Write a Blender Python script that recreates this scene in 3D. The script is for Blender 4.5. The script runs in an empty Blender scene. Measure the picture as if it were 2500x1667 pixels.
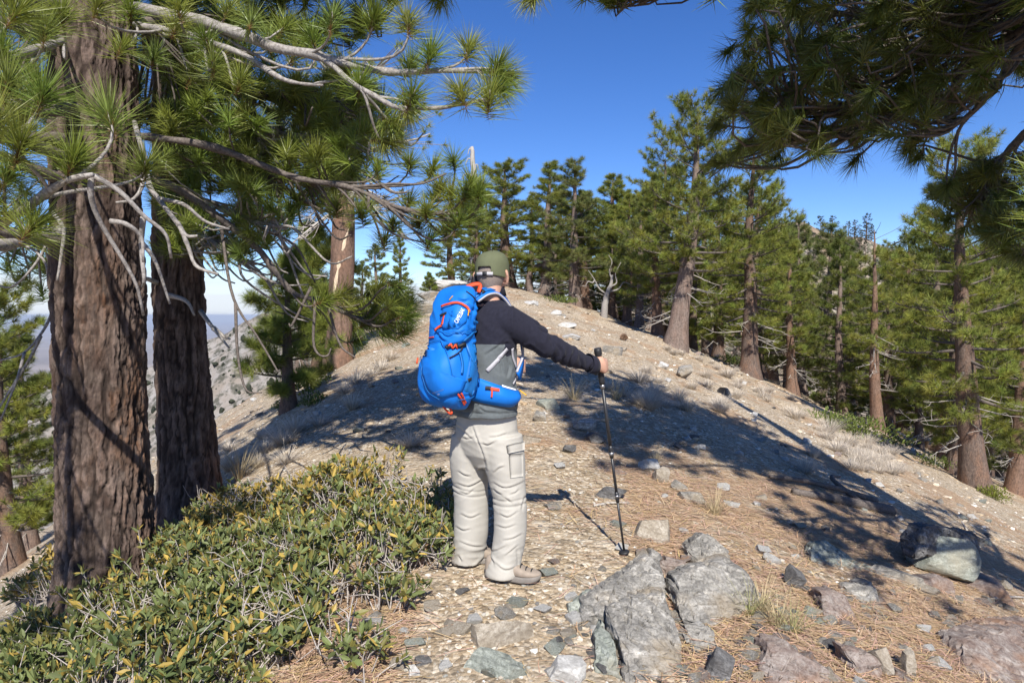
import bpy, bmesh, math, random
import numpy as np
from mathutils import Vector, Matrix
from mathutils.bvhtree import BVHTree

# ---------------------------------------------------------------- camera, sky, sun, exposure
scene = bpy.context.scene
COL = scene.collection
CAMZ = 1.40
F = 2500 * 24.0 / 36.0            # focal length in photograph pixels
HORIZON = 770.0
TH = math.atan((833.5 - HORIZON) / F)
cam_d = bpy.data.cameras.new('camera')
cam = bpy.data.objects.new('camera', cam_d)
COL.objects.link(cam)
cam.location = (0, 0, CAMZ)
cam.rotation_euler = (math.pi / 2 - TH, 0, 0)
cam_d.lens = 24.0
cam_d.sensor_width = 36.0
cam_d.clip_start = 0.05
cam_d.clip_end = 200000
scene.camera = cam

SUN_EL = math.radians(42.0)
LX, LY = -0.10, 1.0               # ground direction in which shadows fall
_l = math.hypot(LX, LY); LX /= _l; LY /= _l
SUN_ROT = math.atan2(-LX, -LY)    # sky rotation, 0 = +Y, clockwise seen from above

world = bpy.data.worlds.new('World')
scene.world = world
world.use_nodes = True
wn = world.node_tree
wn.nodes.clear()
w_out = wn.nodes.new('ShaderNodeOutputWorld')
w_bg = wn.nodes.new('ShaderNodeBackground')
w_sky = wn.nodes.new('ShaderNodeTexSky')
w_sky.sky_type = 'NISHITA'
w_sky.sun_disc = False
w_sky.sun_elevation = SUN_EL
w_sky.sun_rotation = SUN_ROT
w_sky.altitude = 2400
w_sky.air_density = 1.0
w_sky.dust_density = 0.25
w_sky.ozone_density = 2.6
w_bg.inputs['Strength'].default_value = 0.114
# thin low cloud deck, the same all round the horizon
tc = wn.nodes.new('ShaderNodeTexCoord')
sx = wn.nodes.new('ShaderNodeSeparateXYZ')
wn.links.new(tc.outputs['Generated'], sx.inputs[0])
mp = wn.nodes.new('ShaderNodeMapping')
mp.inputs['Scale'].default_value = (3.0, 3.0, 26.0)
wn.links.new(tc.outputs['Generated'], mp.inputs[0])
ns = wn.nodes.new('ShaderNodeTexNoise')
ns.inputs['Scale'].default_value = 1.6
ns.inputs['Detail'].default_value = 6
wn.links.new(mp.outputs[0], ns.inputs['Vector'])
mr = wn.nodes.new('ShaderNodeMapRange')
mr.interpolation_type = 'SMOOTHSTEP'
mr.inputs['From Min'].default_value = 0.01
mr.inputs['From Max'].default_value = 0.10
mr.inputs['To Min'].default_value = 0.62
mr.inputs['To Max'].default_value = -0.30
wn.links.new(sx.outputs['Z'], mr.inputs['Value'])
ad = wn.nodes.new('ShaderNodeMath'); ad.operation = 'ADD'
wn.links.new(mr.outputs[0], ad.inputs[0]); wn.links.new(ns.outputs['Fac'], ad.inputs[1])
m2 = wn.nodes.new('ShaderNodeMapRange')
m2.interpolation_type = 'SMOOTHSTEP'
m2.inputs['From Min'].default_value = 0.42
m2.inputs['From Max'].default_value = 1.0
m2.inputs['To Max'].default_value = 0.92
wn.links.new(ad.outputs[0], m2.inputs['Value'])
hs = wn.nodes.new('ShaderNodeHueSaturation')
hs.inputs['Saturation'].default_value = 1.27
hs.inputs['Hue'].default_value = 0.513
wn.links.new(w_sky.outputs[0], hs.inputs['Color'])
cm = wn.nodes.new('ShaderNodeMixRGB')
cm.inputs['Color2'].default_value = (5.0, 5.3, 5.8, 1)
wn.links.new(m2.outputs[0], cm.inputs['Fac'])
wn.links.new(hs.outputs[0], cm.inputs['Color1'])
wn.links.new(cm.outputs[0], w_bg.inputs['Color'])
wn.links.new(w_bg.outputs[0], w_out.inputs['Surface'])

sun_d = bpy.data.lights.new('sun', 'SUN')
sun_d.energy = 5.0
sun_d.angle = math.radians(0.53)
sun_d.color = (1.0, 0.955, 0.88)
sun = bpy.data.objects.new('sun', sun_d)
COL.objects.link(sun)
ldir = Vector((LX * math.cos(SUN_EL), LY * math.cos(SUN_EL), -math.sin(SUN_EL)))
sun.rotation_euler = ldir.to_track_quat('-Z', 'Y').to_euler()
sun.location = (2, -20, 30)

vs = scene.view_settings
vs.view_transform = 'Standard'
vs.look = 'None'
vs.exposure = 0.55
vs.gamma = 1.0
vs.use_curve_mapping = False
scene.render.engine = 'CYCLES'
scene.cycles.max_bounces = 4
scene.cycles.diffuse_bounces = 2
scene.cycles.glossy_bounces = 2
scene.cycles.transmission_bounces = 3
scene.cycles.volume_bounces = 0
scene.cycles.transparent_max_bounces = 6

# ---------------------------------------------------------------- numeric helpers
RS = np.random.RandomState
CT, ST = math.cos(TH), math.sin(TH)

def ray(px, py):
    a = (px - 1250.0) / F
    b = (833.5 - py) / F
    return np.array([a, CT + b * ST, -ST + b * CT])

def P(px, py, Y):
    """the place at distance Y in front of the lens that is seen at photograph pixel px, py"""
    d = ray(px, py)
    return np.array([0, 0, CAMZ]) + d * (Y / d[1])

def _h(ix, iy, iz, s):
    n = (ix.astype(np.int64) * 374761393 + iy.astype(np.int64) * 668265263 + iz.astype(np.int64) * 2147483647 + s * 1274126177) & 0xFFFFFFFF
    n = ((n ^ (n >> 13)) * 1274126177) & 0xFFFFFFFF
    n = ((n ^ (n >> 16)) * 2246822519) & 0xFFFFFFFF
    return ((n ^ (n >> 15)) & 0xFFFFFF) / float(0xFFFFFF)

def vnoise(p, s=0):
    p = np.asarray(p, float)
    i = np.floor(p).astype(np.int64); f = p - i
    f = f * f * (3 - 2 * f)
    r = 0
    for dx in (0, 1):
        wx = f[..., 0] if dx else 1 - f[..., 0]
        for dy in (0, 1):
            wy = f[..., 1] if dy else 1 - f[..., 1]
            for dz in (0, 1):
                wz = f[..., 2] if dz else 1 - f[..., 2]
                r = r + wx * wy * wz * _h(i[..., 0] + dx, i[..., 1] + dy, i[..., 2] + dz, s)
    return r * 2 - 1

def fbm(p, oct=4, s=0, gain=.5):
    p = np.asarray(p, float); a = 1.0; r = 0; t = 0
    for k in range(oct):
        r = r + a * vnoise(p * (2.03 ** k) + 17.3 * k, s + k); t += a; a *= gain
    return r / t

def xyz(x, y, z=0.0):
    x = np.asarray(x, float)
    return np.stack([x, np.broadcast_to(np.asarray(y, float), x.shape), np.broadcast_to(np.asarray(z, float), x.shape)], -1)

def sstep(a, b, x):
    t = np.clip((np.asarray(x, float) - a) / (b - a), 0, 1)
    return t * t * (3 - 2 * t)

def cell(p, s=0):
    """2D cellular noise: distance to first and second feature point, id of the first"""
    p = np.asarray(p, float)
    i = np.floor(p).astype(np.int64)
    f1 = np.full(p.shape[:-1], 9.0); f2 = f1.copy(); idv = np.zeros(p.shape[:-1])
    for dx in (-1, 0, 1):
        for dy in (-1, 0, 1):
            cx = i[..., 0] + dx; cy = i[..., 1] + dy
            z = np.zeros_like(cx)
            qx = cx + _h(cx, cy, z, s); qy = cy + _h(cx, cy, z + 1, s)
            d = np.hypot(p[..., 0] - qx, p[..., 1] - qy)
            m = d < f1
            f2 = np.where(m, f1, np.minimum(f2, d)); idv = np.where(m, _h(cx, cy, z + 2, s), idv); f1 = np.where(m, d, f1)
    return f1, f2, idv

def unit(v):
    v = np.asarray(v, float)
    return v / np.maximum(np.linalg.norm(v, axis=-1, keepdims=True), 1e-9)

# ---------------------------------------------------------------- object helpers
def obj_data(name, data, parent=None, **props):
    o = bpy.data.objects.new(name, data)
    COL.objects.link(o)
    if parent is not None:
        o.parent = parent
    for k, v in props.items():
        o[k] = v
    return o

def empty(name, loc, label, cat, group=None):
    o = bpy.data.objects.new(name, None)
    o.empty_display_size = .1
    COL.objects.link(o)
    o.location = [float(c) for c in loc]
    o['label'] = label; o['category'] = cat
    if group: o['group'] = group
    return o

def mesh(name, v, faces, mat=None, smooth=True, cols=None):
    """faces: (n,3) or (n,4) array, or a list of such arrays; cols: per vertex rgb"""
    me = bpy.data.meshes.new(name)
    v = np.asarray(v, np.float32).reshape(-1, 3)
    fl = faces if isinstance(faces, (list, tuple)) and len(faces) and isinstance(faces[0], np.ndarray) else [np.asarray(faces)]
    fl = [f for f in fl if len(f)]
    loops = np.concatenate([f.reshape(-1) for f in fl]).astype(np.int32)
    tot = np.concatenate([np.full(len(f), f.shape[1], np.int32) for f in fl])
    st = np.concatenate([[0], np.cumsum(tot)[:-1]]).astype(np.int32)
    me.vertices.add(len(v)); me.loops.add(len(loops)); me.polygons.add(len(tot))
    me.vertices.foreach_set('co', v.reshape(-1))
    me.loops.foreach_set('vertex_index', loops)
    me.polygons.foreach_set('loop_start', st)
    me.polygons.foreach_set('loop_total', tot)
    me.polygons.foreach_set('use_smooth', np.full(len(tot), bool(smooth)))
    me.update(calc_edges=True)
    if cols is not None:
        a = me.color_attributes.new('tint', 'FLOAT_COLOR', 'POINT')
        c = np.ones((len(v), 4), np.float32); c[:, :3] = cols
        a.data.foreach_set('color', c.reshape(-1))
    me.validate()
    if mat: me.materials.append(mat)
    return me

class Acc:
    """collects pieces of geometry that belong to one part"""
    def __init__(s): s.v = []; s.q = []; s.t = []; s.c = []; s.n = 0
    def add(s, v, q=None, t=None, c=None):
        v = np.asarray(v, float).reshape(-1, 3)
        if q is not None and len(q): s.q.append(np.asarray(q) + s.n)
        if t is not None and len(t): s.t.append(np.asarray(t) + s.n)
        s.v.append(v); s.n += len(v)
        if c is not None: s.c.append(np.broadcast_to(np.asarray(c, float), (len(v), 3)))
    def mesh(s, name, mat, smooth=True, org=(0, 0, 0)):
        fl = []
        if s.q: fl.append(np.concatenate(s.q))
        if s.t: fl.append(np.concatenate(s.t))
        return mesh(name, np.concatenate(s.v) - np.asarray(org, float), fl, mat, smooth, np.concatenate(s.c) if s.c else None)

def frames(pts):
    pts = np.asarray(pts, float)
    t = unit(np.gradient(pts, axis=0))
    up = np.array([0, 0, 1.0]) if abs(t[0, 2]) < .9 else np.array([1.0, 0, 0])
    n = unit(np.cross(t[0], up)); N = []
    for k in range(len(pts)):
        n = n - t[k] * np.dot(n, t[k]); n = n / max(np.linalg.norm(n), 1e-9); N.append(n)
    N = np.array(N)
    return t, N, np.cross(t, N)

def tube(pts, rad, sides=6, cap=True):
    pts = np.asarray(pts, float); k = len(pts)
    rad = np.broadcast_to(np.asarray(rad, float), (k,))
    t, n, b = frames(pts)
    a = np.linspace(0, 2 * np.pi, sides, endpoint=False)
    v = pts[:, None] + rad[:, None, None] * (np.cos(a)[None, :, None] * n[:, None] + np.sin(a)[None, :, None] * b[:, None])
    i = np.arange(k - 1)[:, None] * sides; j = np.arange(sides)[None]; j2 = (j + 1) % sides
    q = np.stack([i + j, i + j2, i + sides + j2, i + sides + j], -1).reshape(-1, 4)
    v = v.reshape(-1, 3); tr = None
    if cap:
        c = np.array([pts[0], pts[-1]]); m = len(v); v = np.concatenate([v, c])
        jj = np.arange(sides); e = (k - 1) * sides
        tr = np.concatenate([np.stack([np.full(sides, m), (jj + 1) % sides, jj], -1), np.stack([np.full(sides, m + 1), e + jj, e + (jj + 1) % sides], -1)])
    return v, q, tr

def bez(p0, p1, p2, p3, n):
    t = np.linspace(0, 1, n)[:, None]
    return (1 - t) ** 3 * p0 + 3 * t * (1 - t) ** 2 * p1 + 3 * t * t * (1 - t) * p2 + t ** 3 * p3

def spline(pts, n):
    """Catmull-Rom through the points"""
    p = np.asarray(pts, float); p = np.concatenate([[2 * p[0] - p[1]], p, [2 * p[-1] - p[-2]]])
    m = len(p) - 3; out = []
    for s in np.linspace(0, m - 1e-6, n):
        k = int(s); t = s - k; a, b, c, d = p[k:k + 4]
        out.append(.5 * ((2 * b) + (c - a) * t + (2 * a - 5 * b + 4 * c - d) * t * t + (3 * b - a - 3 * c + d) * t ** 3))
    return np.array(out)

# ---------------------------------------------------------------- materials
class NT:
    def __init__(s, name):
        s.m = bpy.data.materials.new(name); s.m.use_nodes = True
        s.t = s.m.node_tree; s.b = s.t.nodes['Principled BSDF']; s.out = s.t.nodes['Material Output']
    def n(s, typ, inp=None, **kw):
        nd = s.t.nodes.new('ShaderNode' + typ)
        for k, v in kw.items(): setattr(nd, k, v)
        for k, v in (inp or {}).items(): s.set(nd.inputs[k], v)
        return nd
    def set(s, sock, v):
        if isinstance(v, bpy.types.NodeSocket): s.t.links.new(v, sock)
        elif isinstance(v, (tuple, list)) and len(v) == 3 and sock.type == 'RGBA': sock.default_value = (*v, 1)
        else: sock.default_value = v
    def p(s, **kw):
        for k, v in kw.items(): s.set(s.b.inputs[k.replace('_', ' ')], v)
    def coord(s, scale=(1, 1, 1), which='Object'):
        c = s.n('TexCoord'); m = s.n('Mapping', {'Scale': scale}); s.t.links.new(c.outputs[which], m.inputs[0]); return m.outputs[0]
    def noise(s, vec, scale, detail=4, rough=.6, dist=0):
        return s.n('TexNoise', {'Vector': vec, 'Scale': scale, 'Detail': detail, 'Roughness': rough, 'Distortion': dist}).outputs['Fac']
    def vor(s, vec, scale, out='Color', feature='F1'):
        return s.n('TexVoronoi', {'Vector': vec, 'Scale': scale}, feature=feature).outputs[out]
    def ramp(s, fac, stops):
        r = s.n('ValToRGB', {'Fac': fac}); e = r.color_ramp.elements
        while len(e) < len(stops): e.new(.5)
        for k, (pos, c) in enumerate(stops):
            e[k].position = pos; e[k].color = (*c, 1) if len(c) == 3 else c
        return r.outputs[0]
    def mix(s, fac, a, b, mode='MIX'):
        r = s.n('MixRGB', blend_type=mode)
        s.set(r.inputs[0], fac); s.set(r.inputs[1], a); s.set(r.inputs[2], b); return r.outputs[0]
    def math(s, op, a, b=0.0):
        r = s.n('Math', operation=op); s.set(r.inputs[0], a); s.set(r.inputs[1], b); return r.outputs[0]
    def attr(s, name='tint', out='Color'):
        return s.n('Attribute', attribute_name=name).outputs[out]
    def bump(s, h, strength=.5, dist=.01):
        b = s.n('Bump', {'Height': h, 'Strength': strength, 'Distance': dist}); s.t.links.new(b.outputs[0], s.b.inputs['Normal'])

def simple(name, col, rough=.7, spec=.3, var=.12, scale=20, bump=0, bdist=.003, bscale=None, sheen=0, metal=0):
    k = NT(name); c = k.coord(); nz = k.noise(c, scale)
    a = tuple(x * (1 - var) for x in col); b = tuple(min(1, x * (1 + var)) for x in col)
    k.p(Base_Color=k.ramp(nz, [(.3, a), (.7, b)]), Roughness=rough, Specular_IOR_Level=spec, Metallic=metal)
    if sheen: k.p(Sheen_Weight=sheen, Sheen_Roughness=.5)
    if bump: k.bump(k.noise(c, bscale or scale * 4, 5), bump, bdist)
    return k.m

def leafy(name, rough=.45, spec=.35, trans=.25):
    """foliage: colour from the piece itself, some light comes through"""
    k = NT(name); c = k.attr()
    k.p(Base_Color=c, Roughness=rough, Specular_IOR_Level=spec)
    t = k.n('BsdfTranslucent', {'Color': c}); mx = k.n('MixShader', {'Fac': trans})
    k.t.links.new(k.b.outputs[0], mx.inputs[1]); k.t.links.new(t.outputs[0], mx.inputs[2])
    k.t.links.new(mx.outputs[0], k.out.inputs['Surface'])
    return k.m

MAT = {}
MAT['needles'] = leafy('pine_needles', .42, .4, .30)
MAT['needles_far'] = leafy('pine_needles_far', .6, .2, .38)
MAT['leaves'] = leafy('shrub_leaves', .45, .22, .18)
MAT['litter'] = leafy('needle_litter', .6, .2, .05)
MAT['straw'] = leafy('dry_straw', .7, .15, .25)

def bark_mat(name, c_plate, c_red, c_dark, sc=1.0):
    k = NT(name); v = k.coord((1, 1, .28)); w = k.coord((1, 1, .5))
    n1 = k.noise(v, 9 * sc, 6, .65, .6); n2 = k.noise(w, 30 * sc, 5, .7); n3 = k.noise(w, 4 * sc, 3)
    base = k.ramp(n1, [(.28, c_dark), (.45, c_plate), (.62, tuple(x * 1.25 for x in c_plate)), (.8, c_red)])
    base = k.mix(k.ramp(n3, [(.42, (0, 0, 0)), (.62, (.55, .55, .55))]), base, c_red)
    base = k.mix(k.ramp(n2, [(.35, (.75, .75, .75)), (.6, (0, 0, 0))]), base, c_dark)
    k.p(Base_Color=base, Roughness=.92, Specular_IOR_Level=.1)
    k.bump(k.math('ADD', n1, k.math('MULTIPLY', n2, .5)), .8, .02 / sc)
    return k.m
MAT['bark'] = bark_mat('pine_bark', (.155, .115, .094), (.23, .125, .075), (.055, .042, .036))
MAT['bark_red'] = bark_mat('pine_bark_red', (.195, .128, .095), (.25, .14, .088), (.075, .05, .038), .8)
MAT['bark_grey'] = bark_mat('pine_bark_grey', (.20, .155, .13), (.23, .15, .115), (.08, .06, .05), .8)

def twig_mat(name, c0, c1):
    k = NT(name); c = k.coord()
    n = k.noise(c, 60, 5, .7)
    k.p(Base_Color=k.ramp(n, [(.35, c0), (.65, c1)]), Roughness=.85, Specular_IOR_Level=.15)
    k.bump(n, .6, .004)
    return k.m
MAT['twig'] = twig_mat('pine_twig', (.16, .14, .125), (.40, .37, .34))
MAT['twig_dark'] = twig_mat('pine_twig_brown_shaded', (.075, .062, .054), (.19, .16, .14))  # brown twig bark, darkened further to paint in shade on shaded limbs
MAT['deadwood'] = twig_mat('dead_wood', (.24, .21, .18), (.52, .48, .43))
MAT['stem'] = twig_mat('shrub_stem', (.24, .20, .17), (.55, .50, .45))

# ---------------------------------------------------------------- terrain
_ys = np.array([-40, -20, -6, 0, 2.5, 3.5, 6, 10, 15, 20, 27, 35, 45, 60, 90, 150, 400.])
_zs = np.array([-4., -1.6, -.75, -.28, -.09, 0, .27, .72, 1.27, 1.80, 2.42, 2.95, 3.1, 2.0, -3., -15., -60.])
# a smooth crest profile
_yy = np.linspace(-40, 400, 4401)
_zz = np.interp(_yy, _ys, _zs)
_k = np.hanning(31); _k /= _k.sum()
_zz = np.convolve(np.pad(_zz, 15, mode='edge'), _k, 'valid')

def ridge(x, y):
    x = np.asarray(x, float); y = np.asarray(y, float)
    d = x - (.143 - .0433 * np.clip(y, -10, 60))
    r = np.sqrt(d * d + 3.18 ** 2) - 3.18
    yc = np.clip(y, 0, 40)
    s = np.where(d > 0, .465 - .0012 * yc, .699 - .0018 * yc)
    return np.interp(y, _yy, _zz) - s * r

def H(x, y):
    x = np.asarray(x, float); y = np.asarray(y, float)
    z = ridge(x, y)
    far = sstep(6, 25, np.hypot(x, y))
    z = z + .05 * fbm(xyz(x, y) * .8, 3, 3) * (1 + 3 * far) + .018 * fbm(xyz(x, y) * 4.0, 3, 9) + .5 * far * fbm(xyz(x, y) * .09, 2, 21) * sstep(30, 60, np.hypot(x, y))
    return z

def Hn(x, y, e=.06):
    x = np.asarray(x, float); y = np.asarray(y, float)
    gx = (ridge(x + e, y) - ridge(x - e, y)) / (2 * e); gy = (ridge(x, y + e) - ridge(x, y - e)) / (2 * e)
    return unit(np.stack([-gx, -gy, np.ones_like(gx)], -1))

def ground(px, py, ymax=70):
    """where the line of sight through a photograph pixel meets the ground"""
    d = ray(px, py); Y = np.geomspace(1.6, ymax, 1500)
    q = np.array([0, 0, CAMZ])[None] + d[None] * (Y / d[1])[:, None]
    g = H(q[:, 0], q[:, 1]) - q[:, 2]
    k = np.where(g > 0)[0]
    if len(k): return q[k[0]]
    i = np.argmax(g)
    return np.array([q[i, 0], q[i, 1], float(H(q[i, 0], q[i, 1]))])

def litter(x, y):
    """how thickly fallen needles cover the ground, 0..1"""
    x = np.asarray(x, float); y = np.asarray(y, float)
    n = fbm(xyz(x, y) * 1.3, 3, 40); n2 = fbm(xyz(x, y) * 3.1, 3, 44)
    near = 1 - sstep(5.5, 8, y)
    a = sstep(.45, 1.1, x + .45 * n + .12 * (y - 3.5)) * near
    b = (1 - sstep(.18, .42, np.abs(x + .78 - .16 * (y - 3) + .22 * n))) * near * (1 - sstep(3.9, 4.6, y))
    e = sstep(.05, .35, n + .15 - .5 * np.abs(x - .35)) * sstep(4.0, 4.5, y) * near
    c = .85 * sstep(-.05, .4, n + .35 * n2) * sstep(6, 9, y)
    return np.clip(np.maximum.reduce([a, b, e, c]) * (.55 + .6 * sstep(-.35, .25, n2)), 0, 1)

def axis(*segs):
    out = []
    for a, b, n in segs: out.append(np.linspace(a, b, n, endpoint=False))
    return np.concatenate(out + [[segs[-1][1]]])
gx_ = axis((-160, -40, 20), (-40, -12, 30), (-12, -5, 36), (-5, 5, 130), (5, 12, 40), (12, 40, 36), (40, 160, 20))
gy_ = axis((-40, 0, 14), (0, 2.2, 10), (2.2, 8, 105), (8, 16, 70), (16, 45, 85), (45, 160, 36))
GX, GY = np.meshgrid(gx_, gy_)
GZ = H(GX, GY)
nx_, ny_ = len(gx_), len(gy_)
ii = (np.arange(ny_ - 1)[:, None] * nx_ + np.arange(nx_ - 1)[None]).reshape(-1)
gq = np.stack([ii, ii + 1, ii + nx_ + 1, ii + nx_], -1)
lit = litter(GX, GY).reshape(-1)
gcol = np.stack([lit, lit, lit], -1)

k = NT('gravel_ground')
c = k.coord()
big = k.noise(c, .9, 5, .6); mid = k.noise(c, 6, 5, .65); fine = k.noise(c, 45, 4, .7)
chips = k.vor(c, 42, 'Color'); chips2 = k.vor(c, 110, 'Color'); chips3 = k.vor(c, 13, 'Color')
def grey(s): return k.n('SeparateColor', {'Color': s}).outputs[0]
soil = k.ramp(mid, [(.3, (.23, .15, .082)), (.5, (.365, .255, .148)), (.72, (.47, .35, .215))])
soil = k.mix(k.ramp(big, [(.4, (0, 0, 0)), (.65, (.7, .7, .7))]), soil, (.42, .31, .195))
ch = k.ramp(grey(chips), [(0, (.12, .10, .075)), (.3, (.29, .218, .14)), (.65, (.475, .385, .27)), (1, (.80, .72, .59))])
ch2 = k.ramp(grey(chips2), [(0, (.14, .098, .06)), (.5, (.385, .285, .178)), (1, (.67, .565, .42))])
ch3 = k.ramp(grey(chips3), [(0, (.22, .185, .14)), (.5, (.38, .30, .21)), (1, (.56, .49, .39))])
base = k.mix(.62, soil, ch2)
base = k.mix(k.ramp(fine, [(.36, (0, 0, 0)), (.52, (.85, .85, .85))]), base, ch)
base = k.mix(k.ramp(k.noise(c, 3.3, 3), [(.45, (0, 0, 0)), (.6, (.6, .6, .6))]), base, ch3)
ln = k.noise(k.coord((1, 3.2, 1)), 70, 4, .75, .4)
litc = k.ramp(ln, [(.3, (.14, .075, .04)), (.5, (.36, .225, .13)), (.7, (.52, .36, .22))])
la = k.attr('tint', 'Fac')
lf = k.math('MULTIPLY', k.ramp(k.math('ADD', la, k.math('MULTIPLY', k.math('SUBTRACT', mid, .5), 2.6)), [(.35, (0, 0, 0)), (.75, (1, 1, 1))]), .62)
base = k.mix(lf, base, litc)
k.p(Base_Color=base, Roughness=.95, Specular_IOR_Level=.12)
hgt = k.math('ADD', k.math('MULTIPLY', k.vor(c, 42, 'Distance'), -.8), k.math('ADD', fine, k.math('MULTIPLY', k.vor(c, 13, 'Distance'), -1.2)))
k.bump(hgt, .8, .018)
MAT['ground'] = k.m
obj_data('ground', mesh('ground', np.stack([GX, GY, GZ], -1), gq, MAT['ground'], True, gcol), kind='structure')

# ---------------------------------------------------------------- far country
def sheet(name, pts2d, mat):
    g = np.asarray(pts2d); r, cc = g.shape[:2]
    i = (np.arange(r - 1)[:, None] * cc + np.arange(cc - 1)[None]).reshape(-1)
    return obj_data(name, mesh(name, g, np.stack([i, i + 1, i + cc + 1, i + cc], -1), mat, True), kind='structure')

k = NT('desert_plain'); c = k.coord()
k.p(Base_Color=k.ramp(k.noise(c, .0006, 6), [(.35, (.20, .165, .14)), (.65, (.34, .28, .23))]), Roughness=1, Specular_IOR_Level=0)
px_ = np.concatenate([-np.geomspace(90000, 300, 24), np.geomspace(300, 90000, 24)])
py_ = np.concatenate([[-90000, -20000, -4000, -500], np.geomspace(200, 90000, 30)])
A, B = np.meshgrid(px_, py_)
sheet('desert_plain', np.stack([A, B, np.full(A.shape, -850.0)], -1), k.m)

def hill_mat(name, rocky, soil_, green, sc):
    k = NT(name); c = k.coord()
    n = k.noise(c, sc, 6, .65); m = k.noise(c, sc * 5, 5, .7)
    b = k.mix(k.ramp(n, [(.4, (0, 0, 0)), (.6, (1, 1, 1))]), soil_, rocky)
    b = k.mix(k.ramp(m, [(.46, (0, 0, 0)), (.58, (.85, .85, .85))]), b, green)
    k.p(Base_Color=b, Roughness=1, Specular_IOR_Level=.05); k.bump(m, .7, .6)
    return k.m
MAT['hill'] = hill_mat('scrub_hillside', (.29, .27, .25), (.235, .20, .165), (.065, .065, .048), .035)
MAT['hill_r'] = hill_mat('forest_hillside', (.34, .29, .24), (.26, .18, .12), (.06, .07, .04), .05)

def ridge_hill(name, sky, near_y, far_y, bottom_py, mat, amp, seed, back=120):
    """a hillside whose skyline follows directions seen from the viewpoint; falls again behind"""
    sk = np.array(sky, float); pxs = np.linspace(sk[0, 0], sk[-1, 0], 130); ts = np.linspace(0, 1, 90)
    rows = []
    for t in ts:
        Y = near_y + (far_y - near_y) * t
        row = []
        for q in pxs:
            s = np.interp(q, sk[:, 0], sk[:, 1]); py = bottom_py + (s - bottom_py) * (t ** .9)
            row.append(P(q, py, Y))
        rows.append(row)
    g = np.array(rows)
    for j in range(1, 4):
        b_ = g[len(ts) - 1].copy(); b_[:, 1] += back * j; b_[:, 2] -= back * .45 * j
        g = np.concatenate([g, b_[None]])
    n = fbm(g / (amp * 7), 5, seed)
    rid = 1 - np.abs(fbm(g * np.array([1, .35, .35]) / (amp * 9), 4, seed + 7)) * 2
    g[..., 2] += amp * (n + .6 * rid - .3)
    sheet(name, g, mat)
    return g
hl = ridge_hill('valley_hillside', [(-700, 1010), (-200, 965), (100, 945), (341, 900), (480, 845), (560, 806), (640, 770), (800, 748), (1100, 760)], 230, 460, 1560, MAT['hill'], 7, 5)
hr = ridge_hill('forest_hillside', [(1500, 720), (1700, 640), (1850, 560), (1960, 548), (2040, 570), (2120, 590), (2300, 625), (2700, 660), (3300, 690)], 110, 250, 1420, MAT['hill_r'], 4, 15)

# ---------------------------------------------------------------- stones
def rock_mat(name, cols, streak=(1, 1, 1), rust=None, sc=1.0):
    k = NT(name); c = k.coord(streak); o = k.coord()
    n = k.noise(c, 5 * sc, 9, .72, 1.2); f = k.noise(o, 60 * sc, 5, .75); g = k.noise(o, 2.3 * sc, 4)
    b = k.ramp(n, [(.30, cols[0]), (.43, cols[1]), (.54, cols[2]), (.68, cols[3])])
    b = k.mix(k.ramp(f, [(.38, (.65, .65, .65)), (.55, (0, 0, 0))]), b, cols[0])
    b = k.mix(k.ramp(f, [(.6, (0, 0, 0)), (.74, (.6, .6, .6))]), b, cols[3])
    if rust: b = k.mix(k.ramp(g, [(.5, (0, 0, 0)), (.68, (.75, .75, .75))]), b, rust)
    k.p(Base_Color=b, Roughness=.88, Specular_IOR_Level=.2)
    k.bump(k.math('ADD', n, k.math('MULTIPLY', f, .45)), .85, .016 / sc)
    return k.m
G4 = [(.105, .098, .088), (.215, .203, .182), (.36, .338, .30), (.64, .605, .54)]
MAT['rock_grey'] = rock_mat('schist_grey', G4, (1, 1, 3.5), (.30, .235, .155))
MAT['rock_green'] = rock_mat('schist_green', [(.12, .13, .11), (.23, .245, .215), (.34, .36, .31), (.60, .61, .56)], (1, 1, 4), (.30, .27, .20))
MAT['rock_rust'] = rock_mat('schist_rust', [(.12, .085, .07), (.22, .165, .14), (.31, .265, .235), (.46, .41, .37)], (1, 1, 3), (.30, .17, .10))
MAT['rock_dark'] = rock_mat('schist_dark', [(.055, .052, .05), (.105, .10, .097), (.17, .165, .16), (.33, .32, .31)], (1, 1, 3.5))
MAT['rock_tan'] = rock_mat('rock_tan', [(.19, .155, .115), (.31, .265, .205), (.42, .37, .30), (.60, .56, .48)], (1, 1, 2))
MAT['rock_pale'] = rock_mat('rock_pale', [(.28, .265, .24), (.44, .425, .395), (.58, .565, .53), (.76, .745, .71)], (1, 1, 3))
MAT['rock_band'] = rock_mat('rock_banded', [(.10, .10, .10), (.24, .24, .235), (.50, .49, .47), (.78, .76, .72)], (.6, 1, 9))

def _ico(sub):
    bm = bmesh.new(); bmesh.ops.create_icosphere(bm, subdivisions=sub, radius=1)
    bm.verts.index_update()
    v = np.array([q.co[:] for q in bm.verts]); f = np.array([[q.index for q in p.verts] for p in bm.faces]); bm.free()
    return v, f
ICO = {s: _ico(s) for s in (1, 2, 3, 4, 5)}

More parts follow.
